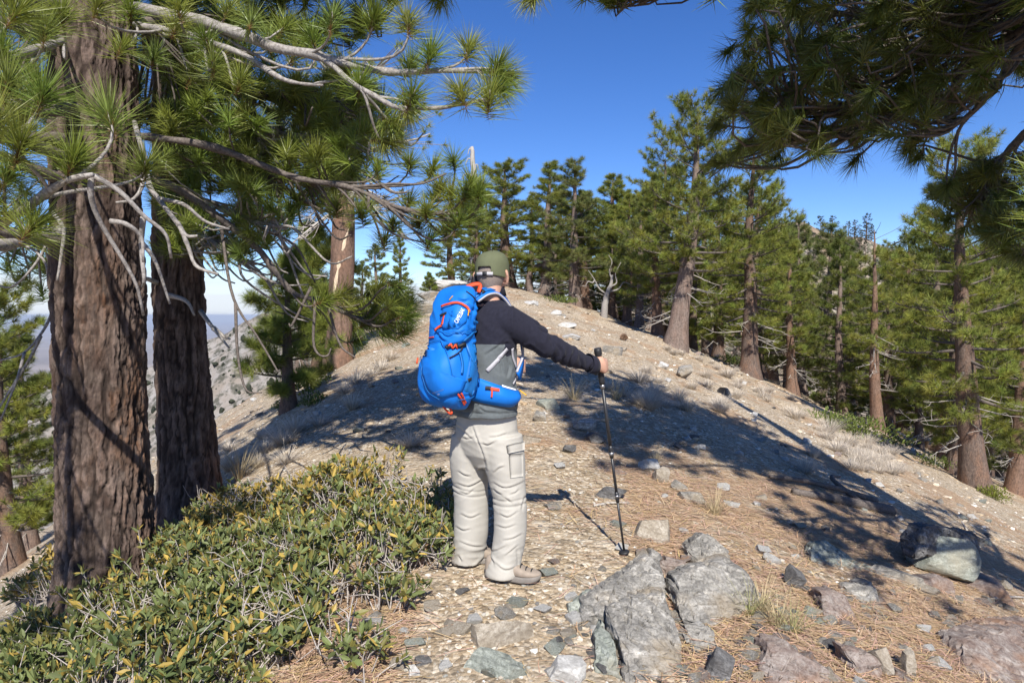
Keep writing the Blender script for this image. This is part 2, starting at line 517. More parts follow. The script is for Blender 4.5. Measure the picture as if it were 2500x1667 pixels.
def rock_shape(seed, sub=4, planes=13, rough=.03, strata=.03, dmin=.45, dmax=.8):
    r = RS(seed); v, f = ICO[sub]; v = v * 1.25
    ns = unit(r.normal(size=(planes, 3)) * np.array([1, 1, .8])); ds = r.uniform(dmin + .18, dmax + .2, planes)
    fr = np.linalg.qr(r.normal(size=(3, 3)) * .35 + np.eye(3))[0]
    jn_ = unit(np.concatenate([fr, -fr]) + r.normal(size=(6, 3)) * .17)
    ns = np.concatenate([jn_, ns]); ds = np.concatenate([r.uniform(dmin, dmax - .08, 6), ds])
    for n, d in zip(ns, ds):
        e = v @ n - d; v = v - np.clip(e, 0, None)[:, None] * n * .97
    v = v / np.abs(v).max(0)
    n = unit(v)
    v = v + n * (rough * fbm(v * 3.2 + seed, 4, seed)[:, None])
    if strata:
        ax = unit(r.normal(size=3) * np.array([.35, .35, 1])); h = v @ ax
        st = np.abs(((h * 6 + 1.3 * fbm(v * 1.6, 2, seed)) % 1) - .5) * 2
        v = v - n * (strata * (st > .8) * sstep(.8, .95, st))[:, None] + n * strata * .6 * fbm(v * np.array([2, 2, 2]) + ax * h[:, None] * 14, 3, seed + 3)[:, None]
    return v, f

def rock(px, py, w, h, dr, mat, label, seed, rot=0, tilt=(0, 0), sub=4, sink=.25, name='rock', planes=13, rough=.03, strata=.03, Y=None, z=None, cat='rock', dmin=.45, dmax=.8):
    """px, py: middle of its foot in the photograph; w, h: seen width and height in photograph pixels; dr: depth / width"""
    g = ground(px, py) if Y is None else P(px, py, Y)
    m = g[1] / F
    W, Ht = w * m, h * m; D = W * dr
    v, f = rock_shape(seed, sub, planes, rough, strata, dmin, dmax)
    full = Ht / (1 - sink)
    v = v * np.array([W / 2, D / 2, full / 2])
    R = Matrix.Rotation(rot, 3, 'Z') @ Matrix.Rotation(tilt[0], 3, 'X') @ Matrix.Rotation(tilt[1], 3, 'Y')
    v = v @ np.array(R).T
    o = obj_data(name, mesh(name, v, f, MAT[mat], False), label=label, category=cat)
    cy = g[1] + D * .42
    base = float(H(g[0], cy)) if z is None else z
    o.location = (g[0], cy, base + full * (.5 - sink) if z is None else z)
    o.data.set_sharp_from_angle(angle=math.radians(28)) if hasattr(o.data, 'set_sharp_from_angle') else None
    o.data.polygons.foreach_set('use_smooth', np.ones(len(o.data.polygons), bool))
    return o

def above(px, py, h):
    """the place seen at a pixel that stands h above the ground"""
    d = ray(px, py); Y = np.geomspace(1.6, 40, 1500); q = np.array([0, 0, CAMZ])[None] + d[None] * (Y / d[1])[:, None]
    k_ = np.where(H(q[:, 0], q[:, 1]) + h - q[:, 2] > 0)[0]
    return q[k_[0]] if len(k_) else q[-1]

def hull_rock(label, pts, mat, seed, depth=.16, cuts=9, rough=.013, strata=.017, name='rock', perched=False):
    """an angular block: its seen corners (px, py, height above ground), going back and down into the ground"""
    V = np.array([above(p[0], p[1], p[2] * (.6 if not perched else 1)) for p in pts]); low = V.copy(); low[:, 2] = (H(V[:, 0], V[:, 1]) - .10) if not perched else V[:, 2] - .05
    back = V + np.array([0, depth, -.03]); back[:, 2] = np.maximum(np.minimum(back[:, 2], V[:, 2] - .02), H(back[:, 0], back[:, 1]) - .05); backlow = back.copy(); backlow[:, 2] -= .25 if not perched else .06
    allp = np.concatenate([V, low, back, backlow]); o0 = allp.mean(0)
    bm = bmesh.new()
    for p in allp - o0: bm.verts.new(p)
    bmesh.ops.convex_hull(bm, input=bm.verts[:])
    bmesh.ops.delete(bm, geom=[v for v in bm.verts if not v.link_faces], context='VERTS')
    bmesh.ops.dissolve_limit(bm, angle_limit=.12, verts=bm.verts[:], edges=bm.edges[:])
    bmesh.ops.bevel(bm, geom=bm.edges[:], offset=.010, segments=2, affect='EDGES', profile=.6)
    bmesh.ops.triangulate(bm, faces=bm.faces[:])
    for _ in range(3):
        mx = .035
        es = [e for e in bm.edges if e.calc_length() > mx]
        if es: bmesh.ops.subdivide_edges(bm, edges=es, cuts=2, use_grid_fill=False)
        bmesh.ops.triangulate(bm, faces=bm.faces[:])
    bm.normal_update(); bm.verts.index_update()
    v = np.array([x.co[:] for x in bm.verts]); n = np.array([x.normal[:] for x in bm.verts]); f = np.array([[x.index for x in p.verts] for p in bm.faces]); bm.free()
    r = RS(seed); ax = unit(np.array([.5 + .2 * r.normal(), .2, .75 + .2 * r.normal()])); h = v @ ax
    w = v + .02 * np.stack([fbm(v * 9 + q * 5, 2, seed + q) for q in range(3)], -1)
    st = np.abs(((w @ ax) * 22 + .9 * fbm(v * 5, 3, seed)) % 1 - .5) * 2
    v = v + n * (rough * 1.6 * fbm(v * 7 + seed, 4, seed) + strata * .7 * fbm(v * 6 + ax * h[:, None] * 55, 3, seed + 5) - strata * sstep(.72, .97, st))[:, None]
    m = mesh(name, v, f, MAT[mat], True); o = obj_data(name, m, label=label, category='rock'); o.location = o0
    m.set_sharp_from_angle(angle=math.radians(24))
    return o

# the outcrop in the foreground
hull_rock('long tilted grey slab leaning at the left of the foreground outcrop', [(1606, 1343, .22), (1586, 1345, .24), (1519, 1399, .22), (1427, 1465, .14), (1410, 1526, .02), (1476, 1486, .16), (1616, 1404, .18), (1626, 1445, .12)], 'rock_grey', 101, .12)
hull_rock('largest grey block at the front of the outcrop with dark cracks', [(1480, 1488, .20), (1545, 1452, .22), (1626, 1449, .20), (1634, 1501, .16), (1667, 1577, .05), (1652, 1660, 0), (1530, 1572, .17), (1508, 1552, .18), (1530, 1655, .02)], 'rock_grey', 12, .14)
hull_rock('narrow upright rock wedged against the left of the largest block', [(1450, 1552, .12), (1469, 1508, .16), (1500, 1560, .15), (1520, 1655, .02), (1452, 1640, .01)], 'rock_green', 33, .1)
hull_rock('broad pale grey block forming the right half of the outcrop', [(1644, 1432, .15), (1654, 1416, .20), (1688, 1391, .25), (1785, 1375, .25), (1831, 1404, .2), (1859, 1450, .1), (1744, 1524, .04), (1668, 1512, .08), (1657, 1475, .12)], 'rock_grey', 47, .2)
hull_rock('pointed rock at the top back of the outcrop', [(1675, 1338, .1), (1713, 1297, .22), (1734, 1302, .22), (1754, 1322, .17), (1782, 1348, .12), (1780, 1373, .08), (1718, 1381, .08), (1680, 1363, .06)], 'rock_grey', 52, .14)
hull_rock('low rusty rock wedged in the middle of the outcrop', [(1601, 1373, .1), (1626, 1358, .14), (1675, 1368, .13), (1677, 1389, .08), (1626, 1392, .06)], 'rock_rust', 54, .1)
hull_rock('grey rock filling the gap below the broad block', [(1668, 1520, .08), (1740, 1532, .08), (1750, 1568, .03), (1690, 1590, .02), (1672, 1560, .04)], 'rock_grey', 59, .08)
hull_rock('small split rock at the left foot of the tilted slab', [(1389, 1475, .06), (1420, 1446, .1), (1462, 1436, .08), (1420, 1486, .05), (1389, 1501, .01)], 'rock_green', 64, .08)
rock(1380, 1672, 110, 50, .9, 'rock_pale', 'pale broken rock at the bottom edge left of the outcrop', 66, .3, (.1, .3), sink=.5)
hull_rock('wide rusty grey boulder at the bottom edge right of the outcrop', [(1853, 1629, .05), (1876, 1562, .15), (1938, 1580, .14), (1978, 1608, .1), (2065, 1665, .02), (1960, 1690, 0), (1887, 1690, 0)], 'rock_rust', 81, .14)
hull_rock('dark red leaning rock near the bottom edge', [(2055, 1572, .16), (2096, 1588, .15), (2152, 1608, .12), (2150, 1657, 0), (2106, 1655, .01), (2065, 1608, .06)], 'rock_rust', 85, .1)
hull_rock('grey and rust pointed rock right of the dry grass tuft', [(2004, 1440, .16), (2035, 1435, .17), (2065, 1455, .13), (2086, 1496, .05), (2065, 1519, 0), (2014, 1514, 0)], 'rock_rust', 95, .12)
hull_rock('grey wedge rock behind the pointed rust rock', [(2060, 1430, .06), (2126, 1417, .15), (2147, 1460, .06), (2162, 1486, 0), (2116, 1480, .01)], 'rock_grey', 97, .14)
hull_rock('big purple grey boulder cut by the bottom right corner', [(2351, 1567, .13), (2397, 1552, .15), (2500, 1526, .15), (2575, 1526, .1), (2575, 1685, 0), (2440, 1680, .02), (2356, 1644, 0)], 'rock_rust', 91, .2)
hull_rock('pale greenish flat slab lying in the needles', [(1984, 1327, .12), (2014, 1320, .13), (2065, 1348, .08), (2137, 1389, .02), (2055, 1384, .02), (1978, 1368, .02)], 'rock_green', 107, .1)
rock(1600, 1325, 120, 48, .7, 'rock_tan', 'low tan boulder just beyond the tip of the trekking pole', 71, -.1, (0, 0), sink=.35)
rock(1768, 1668, 75, 60, .9, 'rock_dark', 'small dark speckled rock at the bottom edge among fallen needles', 83, 0, (0, .3), sink=.25)
rock(2165, 1655, 62, 75, .9, 'rock_tan', 'tan upright rock beside the dark red leaning rock', 87, .1, (0, -.35), sink=.25)
rock(2225, 1655, 45, 62, .9, 'rock_tan', 'smallest of the two tan rocks right of the red rock', 88, .7, (0, .2), sink=.25)
rock(1948, 1440, 68, 52, .9, 'rock_dark', 'dark speckled boulder half buried in needles', 103, .2, (.1, .1), sink=.25)
rock(2210, 1425, 150, 30, .5, 'rock_grey', 'low grey slab continuing right of the greenish slab', 109, -.3, (.1, .2), sink=.5)
rock(2322, 1418, 165, 100, .8, 'rock_green', 'rounded greenish boulder under the dark slab at right', 111, .1, (0, 0), sink=.2, planes=9, strata=.012, dmin=.6, dmax=.9)
_g = ground(2322, 1412)
hull_rock('dark layered slab balanced on the greenish boulder', [(2228, 1317, .22), (2254, 1284, .33), (2274, 1282, .33), (2371, 1297, .29), (2407, 1317, .25), (2387, 1338, .2), (2264, 1340, .2), (2234, 1348, .16)], 'rock_dark', 113, .16, perched=True)
rock(2385, 1430, 85, 36, .7, 'rock_tan', 'tan stone at the foot of the two stacked boulders', 117, -.2, (0, 0), sink=.3)
rock(2440, 1468, 150, 44, .7, 'rock_rust', 'flat purplish rock at the right edge below the stacked boulders', 119, -.2, (0, .15), sink=.45)
rock(2285, 1445, 120, 34, .6, 'rock_rust', 'low rusty slab in front of the stacked boulders', 121, -.25, (0, .1), sink=.5)
rock(1212, 1585, 190, 60, .55, 'rock_tan', 'brown flat slab flush with the path near the bottom', 131, .1, (.12, 0), sink=.72, strata=.05)
rock(1215, 1660, 190, 70, .55, 'rock_green', 'grey green slab embedded in the path at the bottom edge', 133, .05, (.1, 0), sink=.7, strata=.05)
rock(950, 1480, 56, 24, .8, 'rock_dark', 'dark flat stone on the path edge beside the shrub', 137, .2, (0, 0), sink=.45)
rock(1030, 1625, 46, 16, .8, 'rock_dark', 'dark small flat stone at the bottom of the path', 139, .2, (0, 0), sink=.45)
rock(1008, 1655, 32, 24, .8, 'rock_pale', 'white angular stone at the bottom of the path', 141, .2, (0, 0), sink=.3)
rock(1430, 1055, 58, 32, .6, 'rock_band', 'black and white banded rock behind the trekking pole', 143, .0, (.2, .1), sink=.2)
rock(1452, 1082, 66, 24, .7, 'rock_dark', 'dark flat rock below the banded rock', 145, .1, (0, 0), sink=.3)
rock(1391, 1108, 36, 22, .8, 'rock_dark', 'dark wedge stone right of the cargo pocket', 147, .1, (.1, .1), sink=.2)
rock(1495, 1222, 84, 26, .6, 'rock_dark', 'long dark rock crossed by the lower trekking pole', 149, .05, (0, -.06), sink=.25)
rock(1620, 1178, 56, 34, .7, 'rock_tan', 'tan boulder at the lower edge of the tree shadow', 151, .3, (.1, .1), sink=.25)
rock(1590, 1150, 60, 30, .7, 'rock_pale', 'pale rounded rock on the sunlit needles in the shadow', 153, .2, (0, .1), sink=.3)
rock(1660, 1200, 46, 26, .7, 'rock_grey', 'grey stone beside the orange needle patch in shade', 155, .2, (0, .1), sink=.3)
rock(1690, 1228, 76, 30, .6, 'rock_grey', 'grey slab stone below the shaded needle patch', 157, -.2, (0, .1), sink=.35)
rock(1620, 900, 34, 16, .8, 'rock_pale', 'white rock on the shadow edge up the slope', 159, 0, (0, 0), sink=.25)
rock(1672, 926, 36, 36, .9, 'rock_grey', 'grey standing rock on the slope above the shadow', 161, .3, (0, .2), sink=.2)
rock(1772, 965, 34, 18, .9, 'rock_dark', 'dark rock at the upper edge of the shadow', 163, .3, (0, .2), sink=.2)
rock(1500, 866, 60, 20, .9, 'rock_grey', 'low grey rock just behind the pole handle', 165, .3, (0, .1), sink=.3)
rock(1340, 1000, 60, 24, .7, 'rock_green', 'greenish flat rock right of the jacket hem', 167, .3, (0, .1), sink=.35)
rock(1320, 1030, 50, 24, .7, 'rock_grey', 'grey stone beside the trouser waist', 169, .3, (0, .1), sink=.35)
rock(1290, 1085, 60, 20, .7, 'rock_tan', 'tan stone right of the trouser leg', 171, .3, (0, .1), sink=.4)
rock(1110, 705, 150, 26, .5, 'rock_pale', 'weathered rock pile on the crest left of the cap', 173, .1, (0, 0), sink=.2, strata=.06, Y=33)
rock(1050, 722, 80, 24, .5, 'rock_grey', 'grey crest rock under the small lone pine', 175, .1, (0, 0), sink=.2, strata=.06, Y=31)
rock(1035, 772, 60, 34, .7, 'rock_grey', 'grey outcrop on the slope left of the backpack top', 177, .1, (0, 0), sink=.25, strata=.06)
for q, (a, b, w, hh) in enumerate([(1360, 770, 40, 12), (1385, 800, 56, 14), (1395, 830, 62, 14), (1300, 745, 46, 12)]):
    rock(a, b, w, hh, .8, 'rock_pale', ['white rock highest up the sunlit slope beside the shoulder', 'white rock above the upper arm on the sunlit slope',
         'widest white rock above the forearm on the slope', 'white rock on the slope right of the collar'][q], 180 + q, .3 * q, (0, 0), sub=4, sink=.35)

# loose stones one can tell apart
stone_me = []
for s in range(10):
    v, f = rock_shape(300 + s, 3, 11, .04, .02)
    me = mesh('stone', v * np.array([1, .8, .5]), f, MAT[['rock_pale', 'rock_grey', 'rock_tan', 'rock_green', 'rock_dark', 'rock_pale', 'rock_tan', 'rock_rust', 'rock_pale', 'rock_grey'][s]], False)
    stone_me.append(me)
r = RS(5)
n_st = 0
while n_st < 240:
    px = r.uniform(560, 2480); py = r.uniform(760, 1660)
    g = ground(px, py)
    if g[1] > 24: continue
    if px < 1080 and py > 1080 and not (px > 880 and py > 1420): continue
    if 1000 < px < 1290 and py < 1440: continue
    far_ = g[1] > 7
    sz = r.uniform(.022, .05) * (1 + .09 * g[1])
    o = obj_data('stone', stone_me[r.randint(10)])
    tone = o.data.materials[0].name
    o.location = (g[0], g[1], float(H(g[0], g[1])) + sz * .15)
    o.rotation_euler = (r.uniform(-.3, .3), r.uniform(-.3, .3), r.uniform(0, 6.28)); o.scale = (sz, sz, sz)
    o['label'] = 'small loose angular stone lying on the gravel slope' if far_ else 'small loose angular stone lying on the near gravel'
    o['category'] = 'stone'; o['group'] = 'loose stones on the slope' if far_ else 'loose stones near the hiker'
    n_st += 1

r = RS(6)
for q in range(130):
    px = r.uniform(1320, 2440); py = r.uniform(1440, 1665); g = ground(px, py); sz = r.uniform(.018, .05)
    o = obj_data('stone', stone_me[[1, 3, 6, 7, 9, 4][r.randint(6)]]); o.location = (g[0], g[1], float(H(g[0], g[1])) + sz * .1); o.rotation_euler = (r.uniform(-.6, .6), r.uniform(-.6, .6), r.uniform(0, 6.28)); o.scale = (sz, sz, sz * r.uniform(.7, 1.2))
    o['label'] = 'broken rock fragment lying in the needles around the foreground outcrop'; o['category'] = 'stone'; o['group'] = 'rubble around the outcrop'

# gravel: nobody could count it
acc = Acc()
base_v, base_f = ICO[1]
r = RS(11)
N = 16000
yy = 2.4 + 9.5 * r.rand(N) ** 2.0
xx = (r.rand(N) - .5) * 2 * (.80 * yy + .3)
keep = litter(xx, yy) < r.uniform(.2, 1.0, N)
keep &= ~((xx < -.75) & (yy < 6))
xx, yy = xx[keep], yy[keep]; N = len(xx)
sz = .0045 + .013 * r.rand(N) ** 3.5; sz *= (1 + .05 * yy)
jit = r.uniform(.62, 1.15, (N, len(base_v), 1))
ang = r.rand(N) * 6.28
V = base_v[None] * jit * sz[:, None, None] * np.stack([np.ones(N), r.uniform(.6, 1, N), r.uniform(.35, .7, N)], -1)[:, None]
ca, sa = np.cos(ang)[:, None], np.sin(ang)[:, None]
V = np.stack([V[..., 0] * ca - V[..., 1] * sa, V[..., 0] * sa + V[..., 1] * ca, V[..., 2]], -1)
V += np.stack([xx, yy, H(xx, yy) + sz * .1], -1)[:, None]
tone = np.array([[.30, .25, .19], [.40, .35, .28], [.52, .49, .43], [.70, .67, .61], [.20, .19, .175], [.33, .32, .28]])[r.choice(6, N, p=[.24, .26, .2, .1, .1, .1])] * r.uniform(.85, 1.1, (N, 1))
Fc = (base_f[None] + (np.arange(N) * len(base_v))[:, None, None]).reshape(-1, 3)
k = NT('gravel'); k.p(Base_Color=k.attr(), Roughness=.9, Specular_IOR_Level=.2)
def flakes(r, xx, yy, sz):
    N = len(xx); jit = r.uniform(.55, 1.2, (N, len(base_v), 1)); ang = r.rand(N) * 6.28
    V = base_v[None] * jit * sz[:, None, None] * np.stack([np.ones(N), r.uniform(.5, 1, N), r.uniform(.2, .5, N)], -1)[:, None]
    ca, sa = np.cos(ang)[:, None], np.sin(ang)[:, None]
    V = np.stack([V[..., 0] * ca - V[..., 1] * sa, V[..., 0] * sa + V[..., 1] * ca, V[..., 2]], -1)
    return V + np.stack([xx, yy, H(xx, yy) + sz * .08], -1)[:, None]
N2 = 11000
y2 = 7 + 27 * r.rand(N2) ** 1.35; x2 = (r.rand(N2) - .5) * 2 * (.62 * y2 + 1)
kp2 = (fbm(xyz(x2, y2) * .55, 3, 55) + .35 * fbm(xyz(x2, y2) * 2.1, 2, 56)) > r.uniform(-.6, .35, N2); x2, y2 = x2[kp2], y2[kp2]; N2 = len(x2)
s2 = (.012 + .05 * r.rand(N2) ** 4) * (1 + .03 * y2)
V = np.concatenate([V.reshape(-1, 3), flakes(r, x2, y2, s2).reshape(-1, 3)])
tone = np.concatenate([tone, np.array([[.36, .265, .165], [.46, .36, .245], [.57, .48, .36], [.74, .68, .58], [.22, .17, .12], [.31, .26, .195]])[r.choice(6, N2, p=[.2, .24, .22, .14, .12, .08])] * r.uniform(.85, 1.1, (N2, 1))])
N = N + N2
Fc = (base_f[None] + (np.arange(N) * len(base_v))[:, None, None]).reshape(-1, 3)
obj_data('gravel', mesh('gravel', V, Fc, k.m, False, np.repeat(tone, len(base_v), 0)), kind='stuff', label='pale loose gravel chips covering the path', category='gravel')

# fallen needles
def strips(base, dirv, length, width, upv, cols, bend=0.0, seg=2):
    """flat curved blades: base (n,3), dirv (n,3) unit, upv (n,3) bend direction"""
    n = len(base); side = unit(np.cross(dirv, upv)); vs = []; cs = []
    for s in range(seg + 1):
        t = s / seg
        c0 = base + dirv * (length * t)[:, None] + upv * (bend * length * t * t)[:, None]
        w = width * (1 - .75 * t)
        vs += [c0 - side * w[:, None] / 2, c0 + side * w[:, None] / 2]; cs += [cols, cols]
    v = np.stack(vs, 1); c = np.stack(cs, 1); m = 2 * (seg + 1); o = (np.arange(n) * m)[:, None]
    q = np.concatenate([np.concatenate([o + 2 * s, o + 2 * s + 1, o + 2 * s + 3, o + 2 * s + 2], 1) for s in range(seg)])
    return v.reshape(-1, 3), q, c.reshape(-1, 3)
r = RS(21)
N = 60000
yy = 2.5 + 6.5 * r.rand(N) ** 1.4
xx = (r.rand(N) - .45) * 2 * (.82 * yy + .3)
keep = (litter(xx, yy) + .05) > r.uniform(.0, 1.0, N)
keep &= ~((xx < -1.3) & (yy < 6))
xx, yy = xx[keep], yy[keep]; N = len(xx)
an = r.normal(0, .8, N) + np.where(r.rand(N) < .25, 1.5, 0); an += np.where(r.rand(N) < .5, math.pi, 0)
nr = Hn(xx, yy)
d0 = np.stack([np.cos(an), np.sin(an) * .7, np.zeros(N)], -1); d0 = unit(d0 - nr * (d0 * nr).sum(-1)[:, None]) ; d0 = unit(d0 + nr * r.uniform(-.03, .12, N)[:, None])
sd = unit(np.cross(d0, nr))
lc = np.array([.57, .39, .235])[None] * r.uniform(.45, 1.3, (N, 1)) * np.stack([np.ones(N), r.uniform(.85, 1.15, N), r.uniform(.8, 1.3, N)], -1)
b0 = np.stack([xx, yy, H(xx, yy) + r.uniform(.003, .016, N)], -1)
v, q, cc = strips(b0, d0, r.uniform(.08, .18, N), r.uniform(.0018, .0036, N), unit(sd + nr * .0), lc, 0, 2)
# blades lie flat: widen across the ground instead of upwards
v2 = []
for s in range(3):
    t = s / 2
    L = np.linalg.norm(v.reshape(N, 6, 3)[:, 4] - v.reshape(N, 6, 3)[:, 0], axis=1)
    c0 = b0 + d0 * (L * t)[:, None] + sd * (L * .12 * (r.rand(N) * 2 - 1) * t * t)[:, None] + nr * (.006 * 4 * t * (1 - t) * r.rand(N))[:, None]
    w = .0038 * (1 - .5 * t)
    v2 += [c0 - sd * w / 2, c0 + sd * w / 2]
v = np.stack(v2, 1).reshape(-1, 3)
obj_data('needle_litter', mesh('needle_litter', v, q, MAT['litter'], False, cc), kind='stuff', label='orange brown fallen pine needles carpeting the ground', category='pine needles')

# ---------------------------------------------------------------- pines
def tuft_needles(C, A, n, L, w, r, col, base_col=(.26, .13, .055), seg2=True, spread=(.25, 1.25), stem=.07, colvar=.25):
    """n needles round each shoot tip: C tips (k,3), A directions (k,3), L lengths (k,)"""
    k = len(C)
    if k == 0: return np.zeros((0, 3)), None, np.zeros((0, 3), int), np.zeros((0, 3))
    C = np.repeat(C, n, 0); A = np.repeat(unit(A), n, 0); L = np.repeat(np.broadcast_to(L, (k,)), n)
    tc_ = np.repeat(r.uniform(1 - colvar, 1 + colvar, (k, 1)) * np.stack([r.uniform(.88, 1.15, k), np.ones(k), r.uniform(.8, 1.2, k)], -1), n, 0)
    m = len(C)
    x = unit(np.cross(A, r.normal(size=(m, 3)))); th = spread[0] + (spread[1] - spread[0]) * r.rand(m) ** .8
    d = A * np.cos(th)[:, None] + x * np.sin(th)[:, None]
    d = unit(d + np.array([0, 0, -.08]))
    b = C - A * (stem * r.rand(m) * (.3 + th / spread[1]))[:, None]
    L = L * r.uniform(.72, 1.08, m)
    s = unit(np.cross(d, r.normal(size=(m, 3))))
    bend = unit(np.cross(s, d))
    cg = np.asarray(col) * tc_ * r.uniform(.75, 1.25, (m, 1))
    W = w * r.uniform(.8, 1.2, m)[:, None]
    tip = b + d * L[:, None] + bend * (.06 * L)[:, None] + np.array([0, 0, -.05]) * L[:, None]
    if seg2:
        mid = b + d * (L * .16)[:, None]
        v = np.stack([b - s * W * .35, b + s * W * .35, mid - s * W * .5, mid + s * W * .5, tip], 1)
        c = np.stack([np.broadcast_to(base_col, (m, 3))] * 2 + [cg * .95] * 2 + [cg * np.array([1.3, 1.2, 1.1])], 1)
        o = (np.arange(m) * 5)[:, None]
        t = np.concatenate([np.concatenate([o, o + 1, o + 3], 1), np.concatenate([o, o + 3, o + 2], 1), np.concatenate([o + 2, o + 3, o + 4], 1)])
    else:
        v = np.stack([b - s * W * .5, b + s * W * .5, tip], 1); c = np.stack([cg, cg, cg * 1.15], 1)
        t = (np.arange(m) * 3)[:, None] + np.arange(3)[None]
    return v.reshape(-1, 3), None, t, c.reshape(-1, 3)

GREEN = (.225, .250, .052)
def pine_set(seed, Ht=8.0, r0=.27, cb=.28, spread=2.0, nb=46, per=17, n=40, nl=.23, nw=.014, dead=8, lean=.03, col=GREEN, bark='bark_red', top=.12, shape=.8, dens=1.0, deadtop=False, trunk_sides=14, low=0.0):
    """one kind of pine: trunk, limbs and needles as meshes standing at the origin"""
    r = RS(seed)
    zs = np.linspace(-.6, Ht, 22); la = r.rand() * 6.28
    wob = lean * Ht * np.sin(zs / Ht * 2.2) [:, None] * np.array([[math.cos(la), math.sin(la), 0]]) + .06 * np.stack([np.sin(zs * 1.1 + seed), np.cos(zs * .9 + seed), 0 * zs], -1) * (zs / Ht)[:, None]
    path = wob + np.stack([0 * zs, 0 * zs, zs], -1); path -= np.array([path[2, 0], path[2, 1], 0]) * (zs < .3)[:, None] * 0
    f = np.clip(zs / Ht, 0, 1)
    rad = r0 * ((1 - f) ** .85 * .92 + .05) * (1 + .45 * np.exp(-np.clip(zs, 0, 9) * 3.2))
    tr = Acc(); v, q, t = tube(path, rad, trunk_sides)
    ax = np.zeros_like(v); ax[:, 2] = v[:, 2]
    v = v + unit(v - ax) * (.07 * r0 * fbm(v * np.array([9, 9, 2.0]), 3, seed))[:, None] * 1.5
    tr.add(v, q, t)
    lm = Acc(); dm = Acc(); tips = []; dirs = []
    pz = lambda z: np.array([np.interp(z, zs, path[:, 0]), np.interp(z, zs, path[:, 1]), z])
    prad = lambda z: np.interp(z, zs, rad)
    for b in range(nb):
        t_ = (b + r.rand()) / nb; z = Ht * (cb + (1 - cb) * .985 * t_)
        a = b * 2.399 + r.uniform(-.5, .5)
        L = spread * (top + (1 - top) * (1 - t_) ** shape) * r.uniform(.5, 1.25) * (.75 + .25 * sstep(0, .18, t_))
        el = -.12 + .75 * t_ ** 1.2 + r.uniform(-.18, .18) - low * (1 - t_)
        p0 = pz(z); hd = np.array([math.cos(a), math.sin(a), 0])
        d0 = hd * math.cos(el) + np.array([0, 0, math.sin(el)])
        side = np.cross(hd, [0, 0, 1]) * r.uniform(-.25, .25)
        p1 = p0 + d0 * L * .4 + side * L * .3; p3 = p0 + d0 * L + side * L + np.array([0, 0, .16 * L]); p2 = p0 + d0 * L * .75 + side * L * .7 - np.array([0, 0, .05 * L])
        pts = bez(p0, p1, p2, p3, 8)
        bare = deadtop and t_ > .8
        if bare: L = L * 2.2 + .3; p1 = p0 + d0 * L * .4; p3 = p0 + d0 * L; p2 = p0 + d0 * L * .7 + [0, 0, -.1]; pts = bez(p0, p1, p2, p3, 8)
        v, q, t = tube(pts, np.linspace(max(.010, prad(z) * .22), .007, 8), 5, False); lm.add(v, q)
        if bare: continue
        m = max(4, int(per * dens * (.35 + .65 * L / spread)))
        for j in range(m):
            s = 1 - .80 * (j / m) ** 1.1 + r.uniform(-.03, .03); s = min(max(s, .2), 1)
            at = np.array([np.interp(s * 7, np.arange(8), pts[:, c_]) for c_ in range(3)])
            tg = unit(pts[-1] - pts[-3])
            wl = (.12 + .30 * L * (1 - .6 * s)) * r.uniform(.5, 1.1)
            sg = 1 if j % 2 else -1
            sd = unit(np.cross(tg, [0, 0, 1])) * sg
            dv = unit(tg * r.uniform(.3, .9) + sd * r.uniform(.3, 1.0) + np.array([0, 0, r.uniform(-.15, .75)]))
            e = at + dv * wl if j else at + tg * .05
            if j and wl > .15:
                v, q, t = tube(np.array([at, at + (e - at) * .5 + [0, 0, -.02], e]), [.010, .008, .006], 3, False); lm.add(v, q)
            tips.append(e); dirs.append(unit(dv + np.array([0, 0, .5])))
            if r.rand() < .55:
                tips.append(at + dv * wl * .5 + r.normal(size=3) * .05); dirs.append(unit(dv + r.normal(size=3) * .5 + [0, 0, .4]))
    if not deadtop:
        tips += [pz(Ht), pz(Ht - .15)]; dirs += [np.array([0, 0, 1.]), np.array([.3, 0, 1.])]
    for b in range(dead):
        z = Ht * cb * r.uniform(.45, 1.15); a = r.rand() * 6.28; L = spread * r.uniform(.25, .7); p0 = pz(z)
        hd = np.array([math.cos(a), math.sin(a), r.uniform(-.5, .1)]); pts = bez(p0, p0 + hd * L * .4, p0 + hd * L * .7 + [0, 0, -.1 * L], p0 + hd * L + [0, 0, -.05 * L], 6)
        v, q, t = tube(pts, np.linspace(.022, .007, 6), 4, False); dm.add(v, q)
        for j in range(5):
            s = pts[r.randint(2, 6)]; e = s + unit(hd + r.normal(size=3) * .8) * L * r.uniform(.15, .4)
            v, q, t = tube(np.array([s, (s + e) / 2 + r.normal(size=3) * .03, e]), [.009, .007, .004], 3, False); dm.add(v, q)
    nd = Acc(); tips = np.array(tips); dirs = np.array(dirs)
    v, _, t, c = tuft_needles(tips, dirs, n, nl, nw, r, col, seg2=False, spread=(.15, 1.35), stem=.10, colvar=.3)
    nd.add(v, None, t, c)
    return dict(H=Ht, trunk=tr.mesh('trunk', MAT[bark]), limbs=lm.mesh('limbs', MAT['twig_dark']), dead=dm.mesh('dead_limbs', MAT['deadwood']) if dm.n else None, crown=nd.mesh('crown', MAT['needles_far'], False))

